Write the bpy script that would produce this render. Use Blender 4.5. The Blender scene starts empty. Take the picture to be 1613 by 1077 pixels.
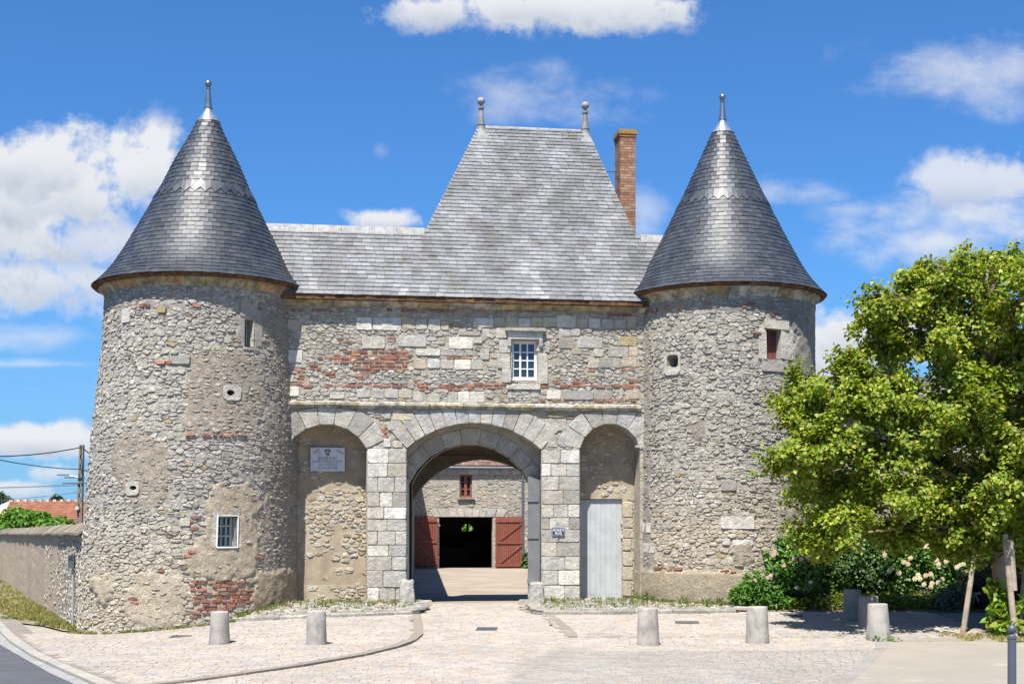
import bpy, math, random
import numpy as np
from mathutils import Vector, Matrix, noise as mnoise
random.seed(7); rng = np.random.default_rng(7)
S = bpy.context.scene
COL = S.collection
# ------------------------------------------------------------------ camera, sky, sun, exposure
FPX, CXP, YHP, EYE = 2200.0, 806.5, 840.0, 1.7          # focal length / principal point in the 1613 px wide photograph, eye height
cam = bpy.data.cameras.new('camera'); camo = bpy.data.objects.new('camera', cam); COL.objects.link(camo)
camo.location = (0, 0, EYE); camo.rotation_euler = (math.pi/2, 0, 0)
cam.sensor_width = 36; cam.lens = 36*FPX/1613; cam.shift_x = 0; cam.shift_y = (YHP-538.5)/1613
cam.clip_start = .1; cam.clip_end = 3000
S.camera = camo
SUN_EL, SUN_AZ = math.radians(62), math.radians(17)
TOSUN = Vector((-math.sin(SUN_AZ)*math.cos(SUN_EL), -math.cos(SUN_AZ)*math.cos(SUN_EL), math.sin(SUN_EL)))
sl = bpy.data.lights.new('sun', 'SUN'); sl.energy = 5.0; sl.angle = math.radians(.5); sl.color = (1, .95, .87)
so = bpy.data.objects.new('sun', sl); COL.objects.link(so); so.rotation_euler = TOSUN.to_track_quat('Z', 'Y').to_euler(); so.location = (-20, -20, 60)
S.view_settings.view_transform = 'Standard'; S.view_settings.look = 'None'; S.view_settings.gamma = 1
S.view_settings.use_curve_mapping = False; S.view_settings.exposure = 1.08
S.cycles.max_bounces = 6; S.cycles.diffuse_bounces = 3; S.cycles.transparent_max_bounces = 6

def N(nt, typ, **kw):
    n = nt.nodes.new(typ)
    for k, v in kw.items():
        if k.startswith('i_'):
            key = k[2:]; key = int(key) if key.isdigit() else key
            n.inputs[key].default_value = v
        else: setattr(n, k, v)
    return n
def math_n(nt, op, a, b=None, c=None, clamp=False):
    n = nt.nodes.new('ShaderNodeMath'); n.operation = op; n.use_clamp = clamp
    for i, v in enumerate((a, b, c)):
        if v is None: continue
        if isinstance(v, (int, float)): n.inputs[i].default_value = v
        else: nt.links.new(v, n.inputs[i])
    return n.outputs[0]
def smooth(nt, v, lo, hi, a=0., b=1.):
    n = nt.nodes.new('ShaderNodeMapRange'); n.interpolation_type = 'SMOOTHSTEP'
    nt.links.new(v, n.inputs[0]); n.inputs[1].default_value = lo; n.inputs[2].default_value = hi; n.inputs[3].default_value = a; n.inputs[4].default_value = b
    return n.outputs[0]
def mixc(nt, fac, a, b, mode='MIX'):
    n = nt.nodes.new('ShaderNodeMix'); n.data_type = 'RGBA'; n.blend_type = mode
    for i, v in ((0, fac), (6, a), (7, b)):
        if isinstance(v, (int, float)): n.inputs[i].default_value = v
        elif isinstance(v, tuple): n.inputs[i].default_value = (*v[:3], 1)
        else: nt.links.new(v, n.inputs[i])
    return n.outputs[2]

W = bpy.data.worlds.new('World'); S.world = W; W.use_nodes = True
nt = W.node_tree; nt.nodes.clear()
sky = N(nt, 'ShaderNodeTexSky', sky_type='NISHITA', sun_disc=False, sun_elevation=SUN_EL, sun_rotation=math.pi+SUN_AZ, altitude=0, air_density=1.0, dust_density=.35, ozone_density=2.2)
hs = N(nt, 'ShaderNodeHueSaturation'); hs.inputs['Saturation'].default_value = 1.0; hs.inputs['Value'].default_value = 1.0
nt.links.new(sky.outputs[0], hs.inputs['Color'])
tc = N(nt, 'ShaderNodeTexCoord'); sep = N(nt, 'ShaderNodeSeparateXYZ'); nt.links.new(tc.outputs['Generated'], sep.inputs[0])
ymax = math_n(nt, 'MAXIMUM', sep.outputs[1], .02)
az = math_n(nt, 'DIVIDE', sep.outputs[0], ymax); elv = math_n(nt, 'DIVIDE', sep.outputs[2], ymax)
front = smooth(nt, sep.outputs[1], .3, .6)
def fbm(scale, det, off, rough=.58, sx=1., sz=1.):
    cb = N(nt, 'ShaderNodeCombineXYZ'); nt.links.new(math_n(nt, 'MULTIPLY', az, sx), cb.inputs[0]); nt.links.new(math_n(nt, 'MULTIPLY', elv, sz), cb.inputs[1]); cb.inputs[2].default_value = off
    n = N(nt, 'ShaderNodeTexNoise'); n.inputs['Scale'].default_value = scale; n.inputs['Detail'].default_value = det; n.inputs['Roughness'].default_value = rough
    nt.links.new(cb.outputs[0], n.inputs['Vector']); return n.outputs[0]
n_big = math_n(nt, 'ADD', math_n(nt, 'MULTIPLY', fbm(11, 12, 3.1, .6), .6), math_n(nt, 'MULTIPLY', fbm(34, 8, 5.2, .62), .4)); n_st = math_n(nt, 'ADD', math_n(nt, 'MULTIPLY', fbm(8, 12, 7.7, .62, 1, 2.), .65), math_n(nt, 'MULTIPLY', fbm(26, 8, 2.2, .6, 1, 1.6), .35))
# (azimuth, elevation, half width, half height, density, streaky) of each cloud seen in this part of the sky
def pxa(x): return (x-CXP)/FPX
def pxe(y): return (YHP-y)/FPX
CL = [(110,300,200,95,1.25,0),(30,345,170,110,1.25,0),(215,275,80,62,1.15,0),(40,440,170,55,.9,0),(150,375,150,60,.8,0),(60,260,110,60,1.1,0),
      (820,12,240,40,1.2,0),(700,18,110,32,.9,0),(960,22,95,32,1.,0),(860,155,150,46,.5,1),
      (1510,95,170,55,.62,1),(1590,110,120,70,.6,1),(1270,305,110,30,.62,1),(1490,335,190,65,.85,1),(1560,290,110,45,.8,0),(1470,380,110,55,.8,1),(1340,330,110,22,.5,1),
      (1320,545,95,65,1.1,0),(1420,520,150,60,.85,0),(600,348,55,19,1.2,0),(1010,335,40,40,.5,1),(60,695,80,28,1.1,0),(120,700,40,24,.9,0),
      (70,530,230,24,.55,1),(60,573,200,9,.55,1),(30,520,160,14,.4,1),(598,236,14,14,.22,1),(95,745,60,16,.7,0),(20,770,60,16,.8,0),(330,620,300,40,.5,1)]
dens = None; shade = None
for (x, y, rx, ry, k, st) in CL:
    dx = math_n(nt, 'DIVIDE', math_n(nt, 'SUBTRACT', az, pxa(x)), rx/FPX)
    dz = math_n(nt, 'DIVIDE', math_n(nt, 'SUBTRACT', elv, pxe(y)), ry/FPX)
    r = math_n(nt, 'SQRT', math_n(nt, 'ADD', math_n(nt, 'MULTIPLY', dx, dx), math_n(nt, 'MULTIPLY', dz, dz)))
    v = math_n(nt, 'SUBTRACT', 1.0 if st else 1.34, r)
    w = math_n(nt, 'MULTIPLY', math_n(nt, 'SUBTRACT', n_st if st else n_big, .5), 5.2 if st else 4.8)
    d = math_n(nt, 'ADD', v, w)
    d = smooth(nt, d, -.1 if st else 0., 1.5 if st else .82, 0, k)
    d = math_n(nt, 'MULTIPLY', d, smooth(nt, r, 1.05, 1.75, 1, 0))
    sh = math_n(nt, 'MULTIPLY', d, smooth(nt, dz, -.9, .35, 1, 0))
    dens = d if dens is None else math_n(nt, 'MAXIMUM', dens, d)
    if not st: shade = sh if shade is None else math_n(nt, 'MAXIMUM', shade, sh)
dens = math_n(nt, 'MULTIPLY', dens, front)
n3 = N(nt, 'ShaderNodeTexNoise'); n3.inputs['Scale'].default_value = 3.2; n3.inputs['Detail'].default_value = 8; n3.inputs['Roughness'].default_value = .58
nt.links.new(tc.outputs['Generated'], n3.inputs['Vector'])
oth = math_n(nt, 'MULTIPLY', smooth(nt, n3.outputs[0], .55, .7, 0, .85), math_n(nt, 'SUBTRACT', 1.0, front))
dens = math_n(nt, 'MINIMUM', math_n(nt, 'MAXIMUM', dens, oth), .97)
n_sh = fbm(30, 6, 1.3)
ccol = mixc(nt, math_n(nt, 'MULTIPLY', shade, smooth(nt, n_sh, .3, .65, .45, 1.)), (7.6, 7.75, 8.0), (4.6, 5.2, 6.1))
hz = smooth(nt, elv, 0., .24, .5, 0)
skyc = mixc(nt, hz, mixc(nt, 1.0, hs.outputs[0], (.45, .90, 1.40), 'MULTIPLY'), (2.1, 4.2, 7.6))
final = mixc(nt, dens, skyc, ccol)
bg = N(nt, 'ShaderNodeBackground'); bg.inputs['Strength'].default_value = .053
nt.links.new(final, bg.inputs['Color']); ow = N(nt, 'ShaderNodeOutputWorld'); nt.links.new(bg.outputs[0], ow.inputs['Surface'])

# ------------------------------------------------------------------ materials
MATS = {}
def mat(name, rough=.9, attr=True, col=(.5,.5,.5), n1=(6,.75,1.2), n2=(45,.8,1.15), bump=((60,.35,.01),), stain=None, metallic=0, spec=.3, transl=0, lich=None, coat=0):
    m = bpy.data.materials.new(name); m.use_nodes = True; t = m.node_tree; b = t.nodes['Principled BSDF']
    geo = N(t, 'ShaderNodeNewGeometry'); P = geo.outputs['Position']
    def nz(sc, det=4, ro=.6, vec=None):
        n = N(t, 'ShaderNodeTexNoise'); n.inputs['Scale'].default_value = sc; n.inputs['Detail'].default_value = det; n.inputs['Roughness'].default_value = ro
        t.links.new(vec or P, n.inputs['Vector']); return n.outputs[0]
    if attr:
        a = N(t, 'ShaderNodeAttribute', attribute_name='col'); c = a.outputs['Color']
    else:
        r = N(t, 'ShaderNodeRGB'); r.outputs[0].default_value = (*col, 1); c = r.outputs[0]
    c = mixc(t, 1.0, c, (.85, .85, .85), 'MULTIPLY')
    for (sc, lo, hi) in (n1, n2):
        f = smooth(t, nz(sc), .3, .7, lo, hi)
        cb = N(t, 'ShaderNodeCombineColor')
        for i in range(3): t.links.new(f, cb.inputs[i])
        c = mixc(t, 1.0, c, cb.outputs[0], 'MULTIPLY')
    if stain:   # (scale, threshold lo, hi, colour, amount, vertical stretch)
        for (sc, lo, hi, scol, amt, vs) in stain:
            mp = N(t, 'ShaderNodeMapping'); mp.inputs['Scale'].default_value = (1, 1, vs); t.links.new(P, mp.inputs[0])
            c = mixc(t, smooth(t, nz(sc, 5, .6, mp.outputs[0]), lo, hi, 0, amt), c, scol)
    t.links.new(c, b.inputs['Base Color'])
    b.inputs['Roughness'].default_value = rough; b.inputs['Metallic'].default_value = metallic
    b.inputs['Specular IOR Level'].default_value = spec; b.inputs['Coat Weight'].default_value = coat
    nrm = None
    for (sc, st, di) in bump:
        bn = N(t, 'ShaderNodeBump'); bn.inputs['Strength'].default_value = st; bn.inputs['Distance'].default_value = di
        t.links.new(nz(sc, 5, .65), bn.inputs['Height'])
        if nrm: t.links.new(nrm, bn.inputs['Normal'])
        nrm = bn.outputs[0]
    if nrm: t.links.new(nrm, b.inputs['Normal'])
    if transl:
        tr = N(t, 'ShaderNodeBsdfTranslucent'); t.links.new(mixc(t, 1., c, (1.5, 1.5, .5), 'MULTIPLY'), tr.inputs[0])
        ms = N(t, 'ShaderNodeMixShader'); ms.inputs[0].default_value = transl
        t.links.new(b.outputs[0], ms.inputs[1]); t.links.new(tr.outputs[0], ms.inputs[2])
        t.links.new(ms.outputs[0], t.nodes['Material Output'].inputs[0])
    MATS[name] = m; return m
mat('rubble', n1=(9,.72,1.22), n2=(48,.62,1.25), bump=((20,.7,.04),(55,.7,.018)), stain=[(5,.56,.72,(.20,.195,.18),.5,1),(26,.62,.72,(.12,.115,.10),.55,1)])
mat('ashlar', n1=(4,.82,1.12), n2=(50,.72,1.16), bump=((11,.7,.05),(45,.7,.022)), stain=[(3.2,.52,.68,(.25,.245,.235),.55,1.),(30,.60,.68,(.12,.115,.10),.7,1),(75,.60,.68,(.13,.125,.11),.7,1)])
mat('mortar', n1=(5,.82,1.14), n2=(45,.65,1.22), bump=((16,.7,.05),(50,.8,.02)), stain=[(2.5,.5,.7,(.22,.21,.19),.4,.5)])
mat('plaster_stone', n1=(3,.85,1.1), n2=(60,.85,1.1), bump=((25,.5,.02),(110,.4,.008)))
mat('moulding', n1=(4,.75,1.15), n2=(50,.8,1.15), bump=((40,.4,.012),), stain=[(7,.48,.6,(.13,.12,.05),.65,1),(2.5,.5,.62,(.10,.095,.085),.6,1)])
mat('brick', n1=(8,.7,1.25), n2=(70,.75,1.2), bump=((50,.5,.012),), stain=[(9,.58,.7,(.28,.24,.21),.5,1)])
mat('chimney_brick', n1=(8,.8,1.2), n2=(70,.8,1.2), bump=((60,.3,.008),))
mat('slate_dark', rough=.46, spec=.55, n1=(2.5,.8,1.2), n2=(40,.85,1.15), bump=((45,.12,.006),), stain=[(3,.62,.74,(.11,.10,.075),.45,.6)])
mat('slate_pale', rough=.52, spec=.4, n1=(1.6,.80,1.15), n2=(45,.86,1.12), bump=((45,.15,.006),), stain=[(1.5,.52,.66,(.085,.082,.074),.6,.4),(3.6,.63,.72,(.085,.072,.035),.6,.45),(9,.6,.72,(.10,.10,.10),.4,1)])
mat('eave_tile', n1=(10,.6,1.3), n2=(60,.7,1.2), bump=((40,.8,.03),))
mat('zinc', rough=.35, metallic=.75, spec=.5, n1=(6,.85,1.1), n2=(40,.92,1.08), bump=((20,.06,.01),))
mat('lead', rough=.7, metallic=.1, n1=(6,.75,1.15), n2=(40,.8,1.15), bump=((30,.2,.01),), stain=[(9,.55,.68,(.12,.115,.10),.5,.25)])
mat('paint', rough=.55, spec=.35, n1=(3,.88,1.06), n2=(60,.93,1.05), bump=((60,.12,.005),), stain=[(4,.56,.72,(.24,.21,.17),.28,.35)])
mat('metal_paint', rough=.35, spec=.5, n1=(3,.93,1.05), n2=(60,.95,1.04), bump=((60,.03,.003),))
mat('old_wood', rough=.85, n1=(5,.75,1.2), n2=(50,.8,1.15), bump=((40,.4,.012),))
mat('dark', rough=1, spec=0, n1=(5,.9,1.1), n2=(50,.9,1.1), bump=())
mat('paver', n1=(1.2,.93,1.06), n2=(30,.85,1.12), bump=((35,.3,.01),), stain=[(.7,.55,.72,(.36,.34,.33),.35,1)])
mat('joint_sand', n1=(2,.9,1.08), n2=(60,.8,1.15), bump=((80,.4,.01),))
mat('cobble', n1=(8,.75,1.2), n2=(50,.75,1.2), bump=((40,.6,.02),), stain=[(7,.58,.7,(.14,.13,.10),.5,1)])
mat('asphalt', n1=(1.5,.88,1.12), n2=(140,.6,1.4), bump=((150,.6,.01),))
mat('gravel', n1=(.9,.93,1.05), n2=(130,.72,1.22), bump=((120,.6,.012),), stain=[(1.3,.6,.75,(.45,.41,.34),.35,1)])
mat('courtyard', n1=(.5,.85,1.1), n2=(40,.85,1.12), bump=((50,.5,.02),))
mat('soil', n1=(2,.7,1.2), n2=(30,.7,1.25), bump=((30,.8,.03),))
mat('leaf', rough=.5, spec=.35, n1=(1.2,.85,1.15), n2=(20,.92,1.08), bump=(), transl=.34)
mat('leaf_dark', rough=.45, spec=.4, n1=(1.2,.85,1.15), n2=(20,.92,1.08), bump=(), transl=.2)
mat('grass_blade', rough=.7, n1=(1,.8,1.2), n2=(9,.85,1.15), bump=(), transl=.25)
mat('bark', n1=(6,.75,1.2), n2=(40,.7,1.25), bump=((35,.8,.03),), stain=[(5,.56,.66,(.30,.17,.03),.75,.5)])
mat('petal', rough=.7, n1=(9,.9,1.05), n2=(50,.95,1.05), bump=(), transl=.2)
mat('concrete', n1=(4,.82,1.12), n2=(70,.82,1.14), bump=((60,.4,.01),), stain=[(6,.5,.64,(.16,.15,.15),.6,.45),(3,.55,.7,(.42,.36,.30),.4,.6)])
mat('roof_tile', n1=(1.5,.8,1.2), n2=(20,.8,1.2), bump=((20,.4,.03),))
mat('car_paint', rough=.25, spec=.35, coat=.25, n1=(3,.98,1.02), n2=(60,.98,1.02), bump=())
mat('rubber', rough=.8, n1=(5,.9,1.1), n2=(50,.9,1.1), bump=())
mat('alloy', rough=.5, metallic=.2, n1=(5,.97,1.03), n2=(50,.97,1.03), bump=())
def glassmat():
    m = bpy.data.materials.new('glass'); m.use_nodes = True; b = m.node_tree.nodes['Principled BSDF']
    b.inputs['Base Color'].default_value = (.02, .025, .035, 1); b.inputs['Roughness'].default_value = .04; b.inputs['Specular IOR Level'].default_value = .9
    MATS['glass'] = m
glassmat()

# ------------------------------------------------------------------ mesh helpers
class MB:
    def __init__(s): s.v = []; s.f = []; s.c = []
    def poly(s, pts, col):
        i = len(s.v); s.v += [tuple(p) for p in pts]; s.f.append(tuple(range(i, i+len(pts)))); s.c.append(col)
    def add(s, vs, fs, cols):
        i = len(s.v); s.v += vs; s.f += [tuple(k+i for k in f) for f in fs]
        s.c += cols if isinstance(cols, list) else [cols]*len(fs)
    def box(s, o, ax, ay, az, col):       # corner o and three edge vectors
        o, ax, ay, az = Vector(o), Vector(ax), Vector(ay), Vector(az)
        v = [o, o+ax, o+ax+ay, o+ay, o+az, o+ax+az, o+ax+ay+az, o+ay+az]
        s.add([tuple(p) for p in v], [(0,3,2,1),(4,5,6,7),(0,1,5,4),(1,2,6,5),(2,3,7,6),(3,0,4,7)], col)
    def cbox(s, c, sx, sy, sz, col, rz=0):
        ca, sa = math.cos(rz), math.sin(rz); ax = Vector((ca, sa, 0))*sx; ay = Vector((-sa, ca, 0))*sy; az = Vector((0, 0, sz))
        s.box(Vector(c)-ax/2-ay/2-az/2, ax, ay, az, col)
    def lathe(s, c, prof, n, col, a0=0, a1=2*math.pi, lean=0, sm=None):
        full = abs(a1-a0-2*math.pi) < 1e-6; m = n if full else n+1; i = len(s.v)
        for (r, z) in prof:
            for k in range(m):
                a = a0+(a1-a0)*k/n; s.v.append((c[0]+r*math.sin(a)+lean*z, c[1]-r*math.cos(a), c[2]+z))
        for j in range(len(prof)-1):
            for k in range(n):
                k2 = (k+1) % m; s.f.append((i+j*m+k, i+j*m+k2, i+(j+1)*m+k2, i+(j+1)*m+k)); s.c.append(col)
    def tube(s, pts, rad, col, n=7, cap=True):
        pts = [Vector(p) for p in pts]; rad = rad if isinstance(rad, (list, tuple)) else [rad]*len(pts); i0 = len(s.v); up = None
        for j, p in enumerate(pts):
            d = (pts[min(j+1, len(pts)-1)]-pts[max(j-1, 0)]).normalized()
            if up is None: up = d.orthogonal().normalized()
            up = (up-d*up.dot(d)).normalized(); w = d.cross(up)
            for k in range(n):
                a = 2*math.pi*k/n; s.v.append(tuple(p+(up*math.cos(a)+w*math.sin(a))*rad[j]))
        for j in range(len(pts)-1):
            for k in range(n):
                k2 = (k+1) % n; s.f.append((i0+j*n+k, i0+j*n+k2, i0+(j+1)*n+k2, i0+(j+1)*n+k)); s.c.append(col)
        if cap:
            s.f.append(tuple(i0+k for k in range(n))[::-1]); s.f.append(tuple(i0+(len(pts)-1)*n+k for k in range(n))); s.c += [col, col]
    def build(s, name, material, parent=None, smooth=False, **props):
        me = bpy.data.meshes.new(name); me.from_pydata(s.v, [], s.f)
        at = me.color_attributes.new('col', 'FLOAT_COLOR', 'CORNER')
        ln = np.array([len(f) for f in s.f], dtype=np.int32); cc = np.ones((len(s.f), 4), dtype=np.float32)
        if len(s.c): cc[:, :3] = np.array(s.c, dtype=np.float32)[:, :3]
        at.data.foreach_set('color', np.repeat(cc, ln, axis=0).ravel())
        me.materials.append(MATS[material])
        if smooth: me.polygons.foreach_set('use_smooth', [True]*len(me.polygons))
        me.update()
        return link(name, me, parent, **props)
def link(name, data, parent=None, **props):
    o = bpy.data.objects.new(name, data); COL.objects.link(o)
    if parent is not None:
        o.parent = parent; o.matrix_parent_inverse = Matrix.Translation(-root_loc(parent))
    for k, v in props.items(): o[k] = v
    return o
def root_loc(o): return Vector(o.location)
def thing(name, label, cat, loc, group=None):
    o = bpy.data.objects.new(name, None); COL.objects.link(o); o.location = loc; o.empty_display_size = .2
    o['label'] = label; o['category'] = cat
    if group: o['group'] = group
    return o
def tag(o, label, cat, group=None):
    o['label'] = label; o['category'] = cat
    if group: o['group'] = group
    return o
def piece_link(p, name, material, parent):
    b = MB(); b.add(p[1], p[2], p[3]); return b.build(name, material, parent)
def emit(pieces, name, rest, material, parent, limit=300):
    """the largest pieces as objects of their own, what is past the limit joined as one part"""
    pieces.sort(key=lambda p: -p[0])
    for p in pieces[:limit]: piece_link(p, name, material, parent)
    if len(pieces) > limit:
        b = MB()
        for p in pieces[limit:]: b.add(p[1], p[2], p[3])
        b.build(rest, material, parent, kind='stuff')
def leaves(name, pos, size, cols, material, parent=None, up=.6, outward=None, elong=1.25, **props):
    n = len(pos); pos = np.asarray(pos, dtype=np.float64); size = np.asarray(size).reshape(-1, 1)*np.ones((n, 1))
    nr = rng.normal(size=(n, 3)); nr[:, 2] += up*1.6
    if outward is not None: nr += outward*1.3
    nr /= np.linalg.norm(nr, axis=1, keepdims=True)
    d = rng.normal(size=(n, 3)); d[:, 2] -= .5; d -= nr*(d*nr).sum(1, keepdims=True); d /= np.linalg.norm(d, axis=1, keepdims=True)
    w = np.cross(nr, d)
    V = np.empty((n, 6, 3)); L = size*elong; H = size*.5
    fold = nr*size*.16
    V[:, 0] = pos; V[:, 1] = pos+d*L*.28+w*H+fold; V[:, 2] = pos+d*L*.68+w*H*.72+fold*.7; V[:, 3] = pos+d*L-nr*size*.12
    V[:, 4] = pos+d*L*.68-w*H*.72+fold*.7; V[:, 5] = pos+d*L*.28-w*H+fold
    me = bpy.data.meshes.new(name); me.vertices.add(n*6); me.vertices.foreach_set('co', V.ravel())
    base = (np.arange(n)*6)[:, None]
    F = np.concatenate([base+np.array([[0, 1, 2, 3]]), base+np.array([[0, 3, 4, 5]])], axis=1).reshape(-1)
    me.loops.add(len(F)); me.loops.foreach_set('vertex_index', F.astype(np.int32))
    me.polygons.add(n*2); me.polygons.foreach_set('loop_start', np.arange(0, n*8, 4, dtype=np.int32))
    me.update(calc_edges=True)
    at = me.color_attributes.new('col', 'FLOAT_COLOR', 'CORNER')
    cc = np.ones((n, 8, 4), dtype=np.float32); cc[:, :, :3] = np.asarray(cols, dtype=np.float32)[:, None, :]
    at.data.foreach_set('color', cc.ravel()); me.materials.append(MATS[material])
    return link(name, me, parent, **props)

# ------------------------------------------------------------------ survey: from sightings in the photograph to places in the world
RA = math.radians(8); EX = (math.cos(RA), math.sin(RA)); EY = (-math.sin(RA), math.cos(RA)); F0 = (-.93, 33.85)   # frame of the gatehouse front
def Wp(u, d, z): return (F0[0]+u*EX[0]+d*EY[0], F0[1]+u*EX[1]+d*EY[1], z)
def fac(px, py, d=0.):
    a = (px-CXP)/FPX; t = (d+F0[0]*EY[0]+F0[1]*EY[1])/(a*EY[0]+EY[1])
    return ((t*a-F0[0])*EX[0]+(t-F0[1])*EX[1], EYE+(YHP-py)/FPX*t)
def facY(px, d=0.):
    a = (px-CXP)/FPX; return (d+F0[0]*EY[0]+F0[1]*EY[1])/(a*EY[0]+EY[1])
def at(px, py, Y): return ((px-CXP)/FPX*Y, Y, EYE+(YHP-py)/FPX*Y)
def proj(p): return (CXP+FPX*p[0]/p[1], YHP-FPX*(p[2]-EYE)/p[1])
def sst(x, a, b): t = min(1, max(0, (x-a)/(b-a))); return t*t*(3-2*t)
def lerp(a, b, t): return a+(b-a)*t
def lin(x, a, b): return min(1, max(0, (x-a)/(b-a)))
def g(X, Y):
    if Y > 36 and X > -9: return -.27*sst(Y, 36, 39)+.22*sst(Y, 46, 72)
    w = sst(X, -10, -4)
    return -.45+.45*lin(Y, 27.2, 34)*w-.03*max(0, -4-X)*(1 if X > -12 else 12/max(12., -X))
def gp(px, py, h=0.):
    Y = 30.
    for _ in range(40): Y = .5*Y+.5*(EYE-g((px-CXP)/FPX*Y, Y)-h)*FPX/(py-YHP)
    return ((px-CXP)/FPX*Y, Y)
def inpoly(p, poly):
    x, y = p; r = False; j = len(poly)-1
    for i in range(len(poly)):
        xi, yi = poly[i]; xj, yj = poly[j]
        if (yi > y) != (yj > y) and x < (xj-xi)*(y-yi)/(yj-yi)+xi: r = not r
        j = i
    return r
def interp(x, xs, ys): return float(np.interp(x, xs, ys))
def jit(c, a=.12, h=.04):
    k = 1+random.uniform(-a, a); w = random.uniform(-h, h)*.6; return (max(.004, c[0]*k*(1+w)), max(.004, c[1]*k), max(.004, c[2]*k*(1-1.6*w)))
def mixt(a, b, t): return tuple(x+(y-x)*t for x, y in zip(a, b))

# ------------------------------------------------------------------ masonry
def voronoi(pts, stretch, cmax):
    """cells round the seeds; the second axis is stretched so the cells come out wider than tall"""
    P = [(x, y*stretch) for x, y in pts]; B = {}; cs = cmax
    for i, p in enumerate(P): B.setdefault((int(p[0]//cs), int(p[1]//cs)), []).append(i)
    out = []
    for i, (x, y) in enumerate(P):
        bx, by = int(x//cs), int(y//cs); nb = []
        for ax in (-1, 0, 1):
            for ay in (-1, 0, 1):
                for j in B.get((bx+ax, by+ay), ()):
                    if j != i: nb.append(((P[j][0]-x)**2+(P[j][1]-y)**2, j))
        nb.sort(); m = cmax*.8
        poly = [(x-m, y-m), (x+m, y-m), (x+m, y+m), (x-m, y+m)]
        for d2, j in nb:
            R2 = max((a-x)**2+(b-y)**2 for a, b in poly)
            if d2 > 4*R2: break
            qx, qy = P[j]; mx, my = (x+qx)/2, (y+qy)/2; nx, ny = qx-x, qy-y
            new = []; k = len(poly)
            for a in range(k):
                p, q = poly[a], poly[(a+1) % k]
                dp = (p[0]-mx)*nx+(p[1]-my)*ny; dq = (q[0]-mx)*nx+(q[1]-my)*ny
                if dp <= 0: new.append(p)
                if (dp < 0 < dq) or (dq < 0 < dp):
                    t = dp/(dp-dq); new.append((p[0]+(q[0]-p[0])*t, p[1]+(q[1]-p[1])*t))
            poly = new
            if len(poly) < 3: break
        out.append([(a, b/stretch) for a, b in poly] if len(poly) >= 3 else None)
    return out
def seeds(x0, x1, z0, z1, rh, wd):
    pts = []; z = z0
    while z < z1:
        h = random.uniform(*rh); x = x0+random.uniform(-.2, 0)
        while x < x1:
            w = random.uniform(*wd)
            if random.random() < .22:
                pts += [(x+w*.5, z+h*.25), (x+w*.5+random.uniform(-.03, .03), z+h*.8)]
            else: pts.append((x+w*.5+random.uniform(-.02, .02), z+h*.5+random.uniform(-.3, .3)*h))
            x += w
        z += h
    return pts
def stone_piece(poly, mp, h, col, gap=.012, emb=-.03, rough=.3, weight=1.):
    n = len(poly); cx = sum(p[0] for p in poly)/n; cy = sum(p[1] for p in poly)/n
    R = [];
    for i in range(n):
        p, q = poly[i], poly[(i+1) % n]
        if math.hypot(q[0]-p[0], q[1]-p[1]) < .025: R.append(((p[0]+q[0])/2, (p[1]+q[1])/2)); continue
        jx = min(.016, math.hypot(q[0]-p[0], q[1]-p[1])*.12); R.append((p[0]*.74+q[0]*.26+random.uniform(-jx, jx), p[1]*.74+q[1]*.26+random.uniform(-jx, jx))); R.append((p[0]*.26+q[0]*.74+random.uniform(-jx, jx), p[1]*.26+q[1]*.74+random.uniform(-jx, jx)))
    if len(R) < 4: return None
    area = abs(sum(R[i][0]*R[(i+1) % len(R)][1]-R[(i+1) % len(R)][0]*R[i][1] for i in range(len(R))))/2
    if area < .0012: return None
    o = []; inn = []
    for (x, y) in R:
        dx, dy = x-cx, y-cy; L = math.hypot(dx, dy) or 1; k = max(.3, 1-(gap+random.uniform(-.006, .008))/L)
        o.append((cx+dx*k, cy+dy*k)); k2 = k*random.uniform(.76, .94); inn.append((cx+dx*k2, cy+dy*k2))
    m = len(o); tx, ty = random.uniform(-1, 1), random.uniform(-1.3, .8)
    def hh(x, y): return h*(1+tx*(x-cx)/.3*.5+ty*(y-cy)/.15*.25)
    vs = [mp(x, y, emb) for x, y in o]+[mp(x, y, h*.55) for x, y in [((a[0]*.62+b[0]*.38), (a[1]*.62+b[1]*.38)) for a, b in zip(o, inn)]]
    vs += [mp(x, y, hh(x, y)*(1+random.uniform(-rough, rough)*.6)) for x, y in inn]+[mp(cx+random.uniform(-.02, .02), cy+random.uniform(-.01, .01), h*random.uniform(.9, 1.25))]
    fs = []
    for r in (0, m):
        for i in range(m): j = (i+1) % m; fs.append((r+i, r+j, r+m+j, r+m+i))
    for i in range(m): fs.append((2*m+i, 2*m+(i+1) % m, 3*m))
    return (area*weight, vs, fs, col)
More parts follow.
